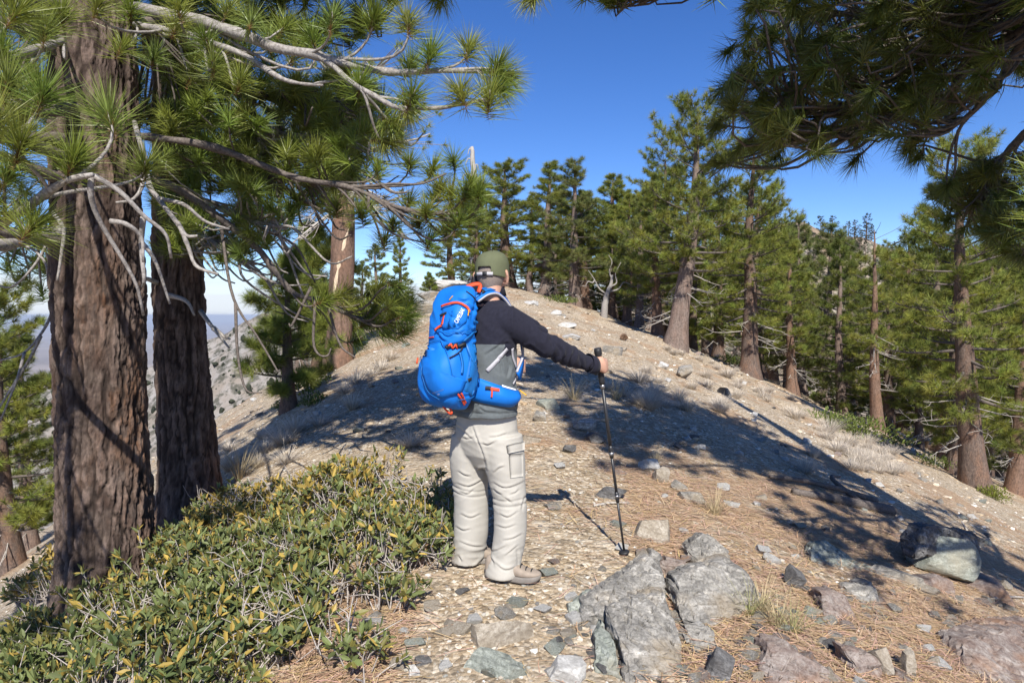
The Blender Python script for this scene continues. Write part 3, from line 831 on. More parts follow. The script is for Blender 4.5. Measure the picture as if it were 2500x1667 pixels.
KIND = {
    'tall': pine_set(1, 8, .30, .27, 1.9, 54, 18, bark='bark_red', dead=12),
    'dense': pine_set(2, 7, .28, .14, 1.75, top=.3, nb=58, per=18, bark='bark', dead=6, shape=.62),# 58, 18, bark='bark', dead=6, shape=.62),
    'slim': pine_set(3, 7, .22, .15, 1.25, 50, 14, bark='bark_grey', dead=10, shape=.9),
    'broad': pine_set(4, 8, .36, .30, 2.4, 66, 20, bark='bark_grey', dead=12, shape=.5, lean=.05, top=.28),
    'skirt': pine_set(14, 8, .26, .05, 2.1, 58, 16, bark='bark_grey', dead=6, shape=.65, low=.1, col=(.155, .182, .042)),
    'sparse': pine_set(5, 8, .25, .42, 1.6, 34, 9, bark='bark_red', dead=18, deadtop=True),
    'young': pine_set(6, 3, .15, .12, 1.05, 34, 17, n=60, nl=.24, nw=.009, bark='bark', dead=2, shape=.75, col=(.20, .235, .05)),
    'grey': pine_set(7, 7, .24, .16, 1.7, 50, 14, bark='bark_grey', dead=14, shape=.7, col=(.175, .195, .06)),
    'big': pine_set(8, 9, .36, .26, 2.5, 66, 19, bark='bark', dead=14, shape=.55, low=.15, top=.25),  # darker bark stands in for shade on the thick right-hand trunk
    'far': pine_set(9, 8, .22, .10, 1.9, 30, 6, n=14, nl=.42, nw=.05, bark='bark_grey', dead=0, col=(.06, .075, .03), trunk_sides=6),
    'far2': pine_set(10, 7, .22, .06, 2.2, 28, 6, n=14, nl=.45, nw=.05, bark='bark_grey', dead=0, shape=.5, col=(.065, .075, .035), trunk_sides=6),
    'brown': pine_set(12, 6, .2, .2, 1.7, 36, 7, n=12, nl=.16, nw=.008, bark='bark_grey', dead=20, col=(.20, .10, .045), shape=.6),
}
def pine(kind, x, y, h, rot, label, group=None, zoff=0.0, wide=1.0, tilt=(0, 0), name='pine_tree', z=None):
    K = KIND[kind]; s = h / K['H']
    o = empty(name, (x, y, (float(H(x, y)) if z is None else z) + zoff), label, 'pine tree', group)
    o.rotation_euler = (tilt[0], tilt[1], rot); o.scale = (s * wide, s * wide, s)
    for nm in ('trunk', 'limbs', 'dead', 'crown'):
        if K[nm] is None: continue
        c_ = obj_data('dead_limbs' if nm == 'dead' else nm, K[nm], o)
        if nm != 'trunk': c_['kind'] = 'stuff'
    return o

def pine_px(kind, px, py, top, rot, label, Y=None, **kw):
    """py: foot in the photograph (ignored when Y is given), top: tip in the photograph"""
    if Y is None:
        g = ground(px, py); x, y = g[0], g[1]
    else:
        y = Y; x = P(px, 800, Y)[0]
    zt = P(px, top, y)[2]; h = zt - float(H(x, y))
    return pine(kind, x, y, h, rot, label, **kw)
d_ = 1.0629
E_tree = pine_px('broad', 1648, 846, 268, .4, 'big sunlit pine with thick leaning grey trunk on the right of the slope', tilt=(0, .06))
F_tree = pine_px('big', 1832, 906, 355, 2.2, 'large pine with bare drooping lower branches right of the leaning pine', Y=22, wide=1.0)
pine_px('tall', 1606, 824, 430, 1.0, 'pine with dark shaded trunk just left of the leaning trunk', Y=24)
pine_px('dense', 1243, 700, 402, 0.3, 'dense round topped pine on the crest right above the cap', Y=34, wide=1.45)
pine_px('slim', 1330, 704, 400, 2.0, 'pale slender pine on the crest right of the dense one', Y=33, wide=1.45)
pine_px('grey', 1403, 728, 396, 4.0, 'pointed pine on the crest with many bare grey lower twigs', Y=30, wide=1.3)
pine_px('tall', 1428, 735, 470, 1.3, 'pine standing directly beside the pointed crest pine', Y=31, wide=1.5)
pine_px('tall', 1485, 735, 432, 2.9, 'pine with small rounded top behind the crest pines', Y=38, wide=1.3)
pine_px('dense', 1160, 700, 500, 4.6, 'dark pine on the crest just left of the cap', Y=32, wide=1.2)
pine_px('slim', 982, 760, 562, .6, 'slim dark pine on the left skyline', Y=29)
pine_px('grey', 925, 800, 600, 2.4, 'grey green pine behind the scarred trunk', Y=23, wide=1.2)
pine_px('grey', 880, 800, 640, 5.4, 'small pine low behind the scarred trunk', Y=20)
pine_px('young', 1047, 705, 668, .2, 'small lone pine on the left skyline', Y=33)
pine_px('sparse', 2148, 1028, 560, 1.1, 'pine with bare dead top and red trunk on the right', Y=22, tilt=(0, .01))
pine_px('dense', 2328, 1156, 640, .9, 'slender dark trunked pine left of the thick dark trunk', wide=.8)
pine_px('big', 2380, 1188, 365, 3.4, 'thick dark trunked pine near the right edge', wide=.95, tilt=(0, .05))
pine_px('tall', 2478, 1200, 640, 4.0, 'pine with thin grey red trunk at the right edge')
pine_px('tall', 2300, 1120, 700, 5.0, 'pine with rough brown leaning trunk behind the dark trunks', tilt=(0, .10))
pine_px('tall', 1937, 945, 590, .5, 'pine with short bright red brown trunk right of the big pines', Y=25)
pine_px('dense', 1755, 850, 500, 1.5, 'pine with pale trunk between the two big pines', Y=29)
pine_px('tall', 1530, 770, 480, 2.6, 'first thin red trunked pine in the row up the slope', Y=29)
pine_px('tall', 1492, 752, 505, 3.6, 'second thin red trunked pine in the row up the slope', Y=31)
pine_px('grey', 1560, 790, 470, .6, 'pine with short thick trunk beside the dark shaded trunk', Y=27)
pine_px('dense', 1690, 850, 560, 4.4, 'low branched pine behind the leaning trunk', Y=33)
pine_px('slim', 2250, 1090, 760, .4, 'small orange trunked pine between dead top pine and dark trunks', Y=24)
pine_px('brown', 735, 900, 520, .8, 'dying pine with brown needles and bare grey branches at left', Y=19, wide=1.2)
pine_px('young', 705, 1000, 628, 2.4, 'young bushy bright green pine on the left slope', wide=.95)
pine_px('young', 780, 900, 560, 5.0, 'bushy pine behind the young pine near the scarred trunk', Y=15.5)
pine_px('dense', 14, 1330, 720, 1.0, 'dark green pine down the slope at the left edge', Y=10.5)
pine_px('grey', 60, 1330, 800, 4.2, 'second pine further down the slope at the left edge', Y=15)
for q, (px, top, Y, kd) in enumerate([(1105, 505, 39, 'dense'), (1195, 470, 41, 'grey'), (1290, 480, 40, 'skirt'), (1365, 470, 42, 'dense'), (1445, 500, 40, 'skirt'), (1520, 480, 39, 'dense'), (1580, 470, 36, 'skirt'), (1500, 560, 34, 'skirt'), (1590, 540, 30, 'grey'), (1350, 560, 37, 'skirt')]):
    pine_px(kd, px, 700, top, 1.7 * q, 'pine in the dense second row behind the crest trees', Y=Y, wide=1.35, group='second row of pines behind the crest')
# the dense wood down the right flank
r = RS(77)
spots = [(1610, 34, 9), (1730, 40, 9.5), (1850, 34, 9), (1890, 48, 11), (1960, 30, 7.5), (2010, 42, 10.5), (2080, 34, 9.5), (2090, 55, 13), (2200, 30, 9), (2210, 44, 12), (2290, 26, 8.5), (2300, 36, 11.5), (2400, 27, 9.5), (2420, 44, 14), (2520, 24, 9), (2560, 34, 12),
         (1980, 62, 13), (2150, 68, 15), (2340, 60, 16), (2500, 62, 17), (1790, 55, 10), (1670, 52, 8), (2680, 28, 10), (2640, 44, 14), (1570, 44, 7), (1930, 27, 6), (2060, 26, 6.5), (2450, 34, 11), (2180, 24.5, 5.5), (2540, 19, 7.5)]
for px, Y, h in spots:
    x = P(px, 800, Y)[0]
    pine(['skirt', 'grey', 'dense', 'skirt', 'big'][r.randint(5)], x, Y, h * r.uniform(.9, 1.1), r.rand() * 6.28, 'pine crowded among others in the wood down the right slope', 'pines in the wood down the right slope', wide=r.uniform(.9, 1.15))
# far hillside on the right: pines standing one by one
cnt = 0
while cnt < 190:
    i, j = (int(90 * r.rand() ** .6), r.randint(5, 128)) if cnt % 2 else (r.randint(74, 90), r.randint(14, 60))
    q_ = hr[min(i, 89), j]
    pine(['far', 'far2'][r.randint(2)], q_[0], q_[1], r.uniform(5, 10), r.rand() * 6.28, 'tiny far pine on the wooded hillside beyond the right slope', 'far pines on the right hillside', z=q_[2] - .3, wide=r.uniform(.9, 1.3))
    cnt += 1

# scrub on the valley hillside at left: a mass of bushes
r = RS(31); acc = Acc(); bv, bf = ICO[2]
for _ in range(1500):
    i, j = r.randint(0, 89), r.randint(0, 129); q_ = hl[i, j] + r.normal(size=3) * [1.5, 1.5, 0]
    s = .6 + 1.7 * r.rand() ** 2; tall = r.uniform(.6, 1.9)
    v = bv * (1 + .75 * fbm(bv * 2.8 + r.rand() * 99, 3, 3)[:, None]) * np.array([s, s, s * tall]) + q_ + [0, 0, s * tall * .4]
    acc.add(v, None, bf, np.array([.055, .062, .038]) * r.uniform(.7, 1.5))
obj_data('hillside_scrub', acc.mesh('hillside_scrub', MAT['needles_far'], False), kind='stuff', label='dark scrub dotted over the grey valley hillside', category='scrub')

# ------------------------------------------------ the near trees
def hero_trunk(name, tree, keys, top_h, sides, rows, seed, mat, org, plate=.055, depth=.020):
    """keys: px, py, Y, width px"""
    kk = sorted([(P(a, b, Y), w / F * Y / 2) for a, b, Y, w in keys], key=lambda q: q[0][2])
    zs = np.array([q[0][2] for q in kk]); xs = np.array([q[0][0] for q in kk]); ys = np.array([q[0][1] for q in kk]); rr = np.array([q[1] for q in kk])
    z = np.concatenate([np.linspace(zs[0] - .35, 4.2, rows), np.linspace(4.4, top_h, 14)])
    sl = lambda a: np.where(z > zs[-1], a[-1] + (a[-1] - a[-2]) / (zs[-1] - zs[-2]) * (z - zs[-1]) * .5, np.interp(z, zs, a))
    X, Yv = sl(xs), sl(ys); R = np.interp(z, zs, rr); R = np.where(z > zs[-1], rr[-1] * np.clip(1 - (z - zs[-1]) / (top_h - zs[-1]), .04, 1), R)
    R = R * (1 + .25 * np.exp(-np.clip(z - zs[0], -.2, 9) * 3.5))
    a = np.linspace(0, 2 * np.pi, sides, endpoint=False)
    A_, Z_ = np.meshgrid(a, z); R_ = R[:, None]
    cir = np.stack([np.cos(A_) * R_, np.sin(A_) * R_, Z_], -1)
    w3 = cir * np.array([7, 7, 2.2])
    u = A_ / (2 * np.pi) * np.round(2 * np.pi * rr.mean() / plate); vv = Z_ / (plate * 3.4)
    p2 = np.stack([u + 1.0 * fbm(w3 * .8, 4, seed, .6), vv + 1.3 * fbm(w3 * .9 + 9, 4, seed + 1, .6)], -1)
    # wrap the cells round the trunk
    f1, f2, idv = cell(np.stack([p2[..., 0], p2[..., 1]], -1), seed)
    fz = cir * np.array([1, 1, .15])
    n1 = np.abs(fbm(fz * 15 + .35 * fbm(cir * 9, 2, seed + 20)[..., None], 2, seed + 21)); n2_ = np.abs(fbm(cir * np.array([1, 1, .2]) * 31, 2, seed + 22))
    plates = sstep(.0, .14, n1) * (.45 + .55 * sstep(0, .12, n2_)) * (.6 + .4 * sstep(.0, .14, f2 - f1))
    p3 = np.stack([u * 2.6 + .5 * fbm(w3 * 2, 2, seed + 4), vv * 2.2 + .5 * fbm(w3 * 2 + 5, 2, seed + 5)], -1)
    g1, g2, id2 = cell(p3, seed + 2)
    disp = depth * (plates * (.5 + 1.0 * idv) - .6) + depth * .5 * (sstep(.0, .25, g2 - g1) * (.5 + id2) - .5) + .020 * fbm(cir * np.array([5, 5, 1.3]), 3, seed + 8) + .007 * fbm(cir * np.array([30, 30, 9]), 3, seed + 9)
    Rf = R_ + disp - depth * 1.3
    V = np.stack([X[:, None] + np.cos(A_) * Rf, Yv[:, None] + np.sin(A_) * Rf, Z_], -1)
    i = np.arange(len(z) - 1)[:, None] * sides; j = np.arange(sides)[None]; j2 = (j + 1) % sides
    q = np.stack([i + j, i + j2, i + sides + j2, i + sides + j], -1).reshape(-1, 4)
    fis = (1 - plates)[..., None]; t1 = idv[..., None]; t2 = id2[..., None]
    nz = fbm(cir * 14, 3, seed + 11)[..., None]; pat = sstep(-.1, .45, fbm(cir * np.array([3, 3, 1.1]), 3, seed + 12))[..., None]
    plate_c = np.array([.175, .128, .104]) * (.5 + .95 * t1) + np.array([.11, .088, .07]) * nz
    plate_c = plate_c * (1 - .55 * pat * t2) + np.array([.33, .165, .085]) * (.65 * pat * t2)
    c_ = np.clip(plate_c * (1 - fis) + np.array([.030, .021, .017]) * fis, .01, 1)
    obj_data('trunk', mesh('trunk', V.reshape(-1, 3) - org, q, mat, True, c_.reshape(-1, 3)), tree)
    return lambda zq: np.array([np.interp(zq, z, X), np.interp(zq, z, Yv), zq])
k = NT('bark_near'); c = k.coord((1, 1, .5)); n = k.noise(c, 70, 6, .75)
k.p(Base_Color=k.mix(k.ramp(n, [(.35, (.55, .55, .55)), (.6, (0, 0, 0))]), k.attr(), (.06, .045, .038)), Roughness=.93, Specular_IOR_Level=.12)
k.bump(k.math('ADD', n, k.noise(k.coord((1, 1, .25)), 28, 6, .7)), 1.0, .014); MAT['bark_near'] = k.m

HG = (.19, .24, .045)
def near_branch(tree, org, limb, r0, r1, tufts, seed, mat='twig', n=150, nl=.175, nw=.0040, col=HG, extra_twigs=(), twig_r=.0075, smooth=26, buds=True, fine=True):
    """limb: 3D points; tufts: (tip, axis, scale). One branch of a near tree with the needles on it"""
    r = RS(seed); acc = Acc(); lp = spline(limb, smooth)
    lp = lp + .012 * np.stack([fbm(lp * 3 + q * 7, 2, seed + q) for q in range(3)], -1)
    v, q, t = tube(lp, np.linspace(r0, r1, smooth) * (1 + .12 * r.normal(size=smooth)), 8); acc.add(v, q, t)
    for tip, axd, s in tufts:
        tip = np.asarray(tip, float); axd = unit(axd)
        dd = np.linalg.norm(lp - tip, axis=1); k0 = dd.argmin()
        k1 = max(0, k0 - int(r.uniform(.06, .2) * smooth) - (2 if dd[k0] > .25 else 0))
        p0 = lp[k1]; D = np.linalg.norm(tip - p0)
        if D > .04:
            tg = unit(lp[min(k1 + 1, smooth - 1)] - lp[max(k1 - 1, 0)])
            pts = bez(p0, p0 + tg * D * .4 + r.normal(size=3) * .08 * D, tip - axd * D * .38 + r.normal(size=3) * .06 * D, tip - axd * .02, 9 if fine else 6)
            ra = np.linspace(min(r0 * .6, twig_r * (1 + .8 * min(D, 1))), twig_r * .75, len(pts))
            v, q, t = tube(pts, ra, 5 if fine else 4, fine); acc.add(v, q, t)
        if buds:
            v, q, t = tube(np.array([tip - axd * .02, tip + axd * .012, tip + axd * .03]), [.007, .008, .002], 5); acc.add(v, q, t)
    for pts in extra_twigs:
        pp = spline(pts, 14); v, q, t = tube(pp, np.linspace(.0125, .006, 14), 6); acc.add(v, q, t)
    b = obj_data('branch', acc.mesh('branch', MAT[mat], True, org), tree)
    if tufts:
        T = np.array([q[0] for q in tufts]); A = np.array([unit(q[1]) for q in tufts]); S = np.array([q[2] for q in tufts])
        v, _, t, c = tuft_needles(T, A, n, nl * S, nw, r, col, spread=(.12, 1.5), stem=.09, colvar=.18, seg2=fine)
        nd = Acc(); nd.add(v, None, t, c)
        obj_data('needles', nd.mesh('needles', MAT['needles'], False, org), b, kind='stuff')
    return b

def scatter_tufts(r, poly, Yr, n, ax_fn, sc=(.8, 1.1)):
    """shoot tips spread through a volume seen inside a region"""
    poly = np.array(poly, float); out = []
    def inside(x, y):
        c = False; j = len(poly) - 1
        for i in range(len(poly)):
            xi, yi = poly[i]; xj, yj = poly[j]
            if (yi > y) != (yj > y) and x < (xj - xi) * (y - yi) / (yj - yi) + xi: c = not c
            j = i
        return c
    while len(out) < n:
        x = r.uniform(poly[:, 0].min(), poly[:, 0].max()); y = r.uniform(poly[:, 1].min(), poly[:, 1].max())
        if inside(x, y): out.append((P(x, y, r.uniform(*Yr)), ax_fn(r), r.uniform(*sc)))
    return out
UP = np.array([0, 0, 1.0])
up_ax = lambda r: unit(np.array([r.normal() * .55, r.normal() * .55, .75]))
def px3(seq): return np.array([P(*q) for q in seq])

# --- the nearest pine
org1 = np.array([P(262, 1450, 4.72)[0], 4.72, float(H(P(262, 1450, 4.72)[0], 4.72))])
T1 = empty('pine_tree', org1, 'nearest thick barked pine trunk at far left rising from the shrubs', 'pine tree')
c1 = hero_trunk('t1', T1, [(264, 1480, 4.72, 222), (258, 1300, 4.72, 212), (250, 1000, 4.70, 208), (240, 700, 4.68, 212), (234, 450, 4.68, 205), (228, 100, 4.68, 186), (226, 0, 4.68, 180)], 11.5, 230, 300, 3, MAT['bark_near'], org1, .042, .017)
def tf(l, Y, ax=None, s=1.0, j=.12):
    r = RS(len(l) * 7 + int(l[0][0])); o = []
    for q in l:
        yv = (q[2] if len(q) > 2 else Y) + r.uniform(-j, j)
        o.append((P(q[0], q[1], yv), (np.array([r.normal() * .3 + .15, r.normal() * .35 - .1, 1.0]) if ax is None else np.array(ax) + r.normal(size=3) * .2), s * r.uniform(.9, 1.1)))
    return o
near_branch(T1, org1, px3([(330, 20, 4.6), (480, 50, 4.25), (600, 86, 4.0), (680, 118, 3.85), (760, 130, 3.78), (810, 145, 3.72), (940, 176, 3.66), (1010, 176, 3.62), (1150, 171, 3.6), (1250, 183, 3.56)]), .040, .008,
            tf([(614, 49, 3.9), (812, 39, 3.7), (916, 41, 3.65), (994, 45, 3.6), (1053, 127, 3.6), (1145, 114, 3.6), (1218, 157, 3.55), (1004, 155, 3.7), (878, 200, 3.6), (700, 60, 4.1), (760, 90, 4.0)], 3.7) +
            tf([(1240, 185, 3.5), (1222, 215, 3.5)], 3.5, (.7, -.3, -.5)), 201, n=240)
near_branch(T1, org1, px3([(755, 128, 3.78), (810, 160, 3.7), (861, 204, 3.6), (927, 241, 3.52), (980, 265, 3.46), (1069, 265, 3.42), (1130, 255, 3.4), (1188, 240, 3.38)]), .016, .007,
            tf([(1008, 231, 3.45), (1122, 222, 3.4), (1195, 235, 3.38)], 3.45) + tf([(955, 347, 3.6), (961, 302, 3.6), (1000, 270, 3.5)], 3.5, (.5, 0, -.4)), 202, n=240)
near_branch(T1, org1, px3([(330, 60, 4.5), (470, 90, 4.2), (600, 140, 4.0), (680, 188, 3.9), (730, 203, 3.85), (790, 208, 3.8)]), .022, .007,
            tf([(433, 61, 4.1), (498, 94, 4.0), (318, 20, 4.2), (560, 20, 4.1), (520, 150, 4.0), (655, 90, 4.2), (840, 170, 3.9), (720, 130, 4.2), (430, 10, 3.9), (240, 10, 3.7), (380, 130, 4.1), (590, 190, 4.0), (470, 180, 4.2), (300, 110, 4.2), (560, 100, 4.1)], 4.0), 203, n=210)
near_branch(T1, org1, px3([(180, 560, 4.5), (0, 600, 4.0), (-80, 600, 3.4), (0, 545, 3.0), (80, 495, 2.85), (160, 445, 2.75), (228, 430, 2.7)]), .038, .010,
            tf([(265, 282, 2.75), (184, 384, 2.65), (355, 402, 3.1), (53, 347, 2.7), (90, 543, 2.9), (20, 420, 2.8), (-30, 500, 2.8)], 2.7, s=1.15), 204, n=290,
            extra_twigs=[px3(q) for q in ([(224, 432, 2.75), (221, 470, 2.75), (233, 518, 2.8), (261, 571, 2.85), (302, 637, 2.9), (335, 700, 2.95), (350, 770, 3.0)],
                                          [(228, 429, 2.75), (294, 469, 2.8), (351, 527, 2.85), (404, 571, 2.9), (418, 630, 2.95)],
                                          [(270, 540, 2.85), (310, 548, 2.85), (345, 580, 2.9), (350, 640, 2.9)],
                                          [(350, 530, 2.9), (345, 600, 2.95), (352, 680, 2.95), (348, 700, 3)])])
near_branch(T1, org1, px3([(330, 300, 4.5), (350, 380, 4.0), (363, 445, 3.6), (392, 486, 3.4), (433, 543, 3.3), (455, 600, 3.3), (475, 650, 3.3), (530, 672, 3.3)]), .016, .007, [], 205,
            extra_twigs=[px3(q) for q in ([(392, 486, 3.4), (450, 500, 3.4), (500, 540, 3.45), (560, 560, 3.5)], [(433, 543, 3.3), (455, 575, 3.3), (482, 576, 3.3)],
                                          [(350, 420, 3.6), (345, 460, 3.5), (322, 488, 3.45), (283, 495, 3.4)], [(345, 590, 3.4), (380, 640, 3.4), (415, 742, 3.45)], [(130, 520, 3.6), (155, 560, 3.5), (150, 620, 3.5), (140, 685, 3.5)])])
near_branch(T1, org1, px3([(160, 100, 4.5), (60, 130, 3.8), (-40, 180, 3.2), (30, 250, 2.95), (90, 250, 2.85), (110, 240, 2.8)]), .03, .009,
            tf([(106, 227, 2.8), (20, 200, 2.7), (45, 28, 3.2), (110, 70, 3.4), (-20, 290, 2.7), (0, 120, 3.0), (150, 30, 3.6), (50, 260, 2.9)], 2.8, s=1.12), 206, n=260)
# shaded branch reaching in front of the hill
near_branch(T1, org1, px3([(330, 330, 4.75), (480, 350, 4.75), (600, 388, 4.75), (722, 433, 4.75), (853, 457, 4.75), (967, 506, 4.75), (1090, 522, 4.7), (1165, 512, 4.7)]), .030, .009,
            tf([(922, 410), (1000, 395), (1057, 408), (1106, 390), (1150, 440), (1178, 452), (1100, 470), (1130, 490), (1165, 500), (1060, 480), (1040, 510), (1120, 540), (1090, 560), (1000, 490), (1170, 470), (1050, 585), (939, 585), (1140, 465), (1075, 455), (1150, 520), (1110, 515), (960, 545), (1020, 540), (880, 520), (820, 500)], 4.7, j=.3), 207, 'twig_dark', n=190, nl=.18, nw=.0050,
            extra_twigs=[px3(q) for q in ([(853, 457, 4.75), (918, 453, 4.75), (959, 449, 4.75), (1028, 449, 4.7), (1090, 424, 4.7)], [(900, 480, 4.7), (905, 520, 4.7), (960, 570, 4.7), (1030, 592, 4.7)], [(930, 450, 4.75), (960, 470, 4.7), (995, 470, 4.7)])])
# drooping branch
near_branch(T1, org1, px3([(330, 420, 4.9), (430, 460, 5.1), (525, 525, 5.2), (624, 604, 5.3), (678, 674, 5.3), (715, 715, 5.3), (765, 732, 5.3), (823, 757, 5.3), (894, 782, 5.3), (956, 786, 5.3), (997, 790, 5.3)]), .035, .008,
            tf([(844, 715), (935, 732), (977, 749), (997, 770), (914, 757), (873, 832), (948, 815), (989, 807), (798, 732), (960, 770), (900, 790), (930, 700), (860, 745), (985, 730), (905, 720), (940, 790), (970, 700), (885, 760), (960, 740), (1000, 745)], 5.3, (.6, .0, .25), j=.35), 208, 'twig_dark', n=190, nl=.20, nw=.0052,
            extra_twigs=[px3(q) for q in ([(770, 735, 5.2), (765, 832, 5.2), (778, 865, 5.2), (800, 868, 5.2), (808, 850, 5.2)], [(800, 745, 5.2), (830, 840, 5.2), (868, 873, 5.2)], [(760, 700, 5.2), (715, 790, 5.2), (705, 790, 5.2)],
                                          [(541, 560, 5.2), (560, 690, 5.1), (583, 757, 5.1), (624, 815, 5.1), (666, 885, 5.1), (680, 910, 5.1)], [(575, 740, 5.1), (580, 860, 5.1), (600, 950, 5.1), (640, 958, 5.1)], [(640, 560, 5.3), (720, 600, 5.3), (770, 690, 5.3)])])
# crown above the picture, throwing the shadow at left
r = RS(61)
def crown_box(tree, org, cen, lo, hi, n, nbr, seed, py_max=-10, nn=70, px_min=None, px_max=None):
    r = RS(seed); pts = []
    while len(pts) < n:
        q_ = np.array([r.uniform(a, b) for a, b in zip(lo, hi)])
        v = (q_ - np.array([0, 0, CAMZ])); py = 833.5 - F * (v[2] * CT + v[1] * ST) / (v[1] * CT - v[2] * ST)
        px = 1250 + F * v[0] / max(.05, v[1] * CT - v[2] * ST)
        if (py < py_max and v[1] > .3) or (px_min is not None and px > px_min) or (px_max is not None and px < px_max): pts.append(q_)
    pts = np.array(pts)
    for b in range(nbr):
        tgt = pts[int(b * n / nbr)]; own = [p for k_, p in enumerate(pts) if int(k_ * nbr / n) == b]
        z0 = min(tgt[2] - .1, tgt[2] * .97); p0 = cen(z0)
        far_ = max(own, key=lambda p: np.hypot(p[0] - p0[0], p[1] - p0[1]))
        own = sorted(pts, key=lambda p: np.linalg.norm(np.cross(p - p0, unit(far_ - p0))) + .2 * np.linalg.norm(p - far_))[:int(1.1 * n / nbr)]
        near_branch(tree, org, np.array([p0, p0 * .65 + far_ * .35 + [0, 0, -.1], p0 * .3 + far_ * .7, far_]), .04, .01, [(p, up_ax(r), r.uniform(.95, 1.2)) for p in own], seed + b, 'twig_dark', n=nn, nl=.20, nw=.013, buds=False, fine=False)  # needles widened so the unseen crown casts a deeper shadow
crown_box(T1, org1, c1, (-2.7, 3.6, 3.65), (-.3, 5.8, 4.9), 480, 12, 900)
crown_box(T1, org1, c1, (-4.3, 3.3, 3.5), (-2.5, 4.7, 4.25), 130, 6, 880)  # unseen branches added to keep sun off the needles at left
crown_box(T1, org1, c1, (-4.2, 1.3, 3.0), (-2.0, 2.8, 4.7), 110, 6, 920)  # unseen branches added to shade the nearest trunk
crown_box(T1, org1, c1, (-4.0, 1.2, 1.9), (-2.35, 2.9, 3.6), 110, 7, 930, px_max=-40)  # shoots added out of view at left to dapple the nearest trunk

# needles filling the gaps behind the lit branches
r = RS(65)
near_branch(T1, org1, px3([(330, 60, 4.8), (480, 40, 5.2), (650, 50, 5.4), (800, 60, 5.5), (930, 40, 5.5)]), .035, .009, scatter_tufts(r, [(310, -20), (980, -20), (960, 70), (700, 130), (420, 320), (320, 320)], (4.9, 6.2), 130, up_ax), 271, 'twig_dark', n=130, nl=.19, nw=.0062, fine=False, buds=False)
near_branch(T1, org1, px3([(150, 300, 4.9), (60, 260, 5.2), (-60, 240, 5.4)]), .035, .009, scatter_tufts(r, [(-60, -20), (135, -20), (135, 330), (-60, 330)], (5.0, 6.2), 60, up_ax), 272, 'twig_dark', n=130, nl=.19, nw=.0062, fine=False, buds=False)
near_branch(T1, org1, px3([(150, 560, 4.9), (60, 560, 5.4), (-60, 580, 5.8)]), .035, .009, scatter_tufts(r, [(-60, 400), (135, 400), (130, 700), (60, 760), (-60, 800)], (5.2, 6.6), 40, up_ax), 273, 'twig', n=120, nl=.18, nw=.006, fine=False, buds=False,
            extra_twigs=[px3(q) for q in ([(135, 740, 5.2), (110, 800, 5.1), (60, 860, 5.0), (0, 880, 5.0)], [(100, 820, 5.0), (70, 880, 5.0), (20, 960, 5.0), (-10, 1010, 5.0)], [(120, 700, 5.2), (110, 640, 5.2), (60, 600, 5.2), (0, 620, 5.2)], [(60, 860, 5.0), (40, 930, 4.9), (0, 1030, 4.9)], [(130, 560, 5.2), (90, 640, 5.2), (30, 700, 5.2), (-20, 690, 5.2)])])
# --- the second pine
xb = P(467, 1254, 6.45)
org2 = np.array([xb[0], 6.45, float(H(xb[0], 6.45))])
T2 = empty('pine_tree', org2, 'second rough barked pine trunk just right of the nearest one', 'pine tree')
c2 = hero_trunk('t2', T2, [(470, 1265, 6.45, 150), (464, 1180, 6.45, 140), (455, 1038, 6.45, 135), (442, 850, 6.45, 124), (434, 640, 6.45, 118), (428, 300, 6.45, 108), (425, 0, 6.45, 98)], 6.8, 150, 210, 8, MAT['bark_near'], org2, plate=.042, depth=.016)
r = RS(62)
polyM = [(390, 130), (640, 150), (900, 200), (985, 300), (900, 400), (820, 470), (700, 560), (560, 640), (380, 620)]
limbs2 = [[(430, 260, 6.4), (560, 300, 5.9), (700, 330, 5.6), (850, 330, 5.4), (960, 310, 5.3)], [(430, 380, 6.4), (560, 400, 5.8), (700, 440, 5.5), (800, 450, 5.4)], [(430, 470, 6.4), (520, 500, 5.8), (620, 540, 5.4), (700, 560, 5.2)],
          [(430, 200, 6.4), (540, 210, 6.0), (680, 240, 5.6), (800, 250, 5.4)], [(430, 560, 6.4), (500, 580, 6.0), (560, 620, 5.6), (600, 650, 5.5)], [(430, 330, 6.5), (540, 350, 6.9), (700, 380, 7.2), (880, 380, 7.4)]]
tM = scatter_tufts(r, polyM, (4.9, 7.4), 400, up_ax)
for b, l in enumerate(limbs2):
    lp = px3(l); mine = [q for q in tM if min(range(6), key=lambda k_: np.linalg.norm(spline(px3(limbs2[k_]), 12) - q[0], axis=1).min()) == b]
    ex = []
    for m in range(16):
        s = spline(lp, 20)[r.randint(2, 19)]; a_ = r.uniform(.35, .9); hd = unit(np.array([r.uniform(.1, 1.2), r.normal() * .6, r.uniform(-.9, .1)])); e = s + hd * a_
        ex.append(np.array([s, s + hd * a_ * .35 + r.normal(size=3) * .05, s + hd * a_ * .7 + [0, 0, -.10], e + [0, 0, r.uniform(-.05, .12)]]))
    near_branch(T2, org2, lp, .035, .009, mine, 220 + b, 'twig_dark' if b % 2 else 'twig', extra_twigs=ex, n=120, nl=.20, nw=.0065, fine=False, buds=False)
polyL = [(-60, 560), (130, 560), (130, 690), (60, 760), (-60, 760)]
crown_box(T2, org2, c2, (-5.0, 5.4, 4.6), (-3.6, 7.6, 6.0), 50, 5, 940)
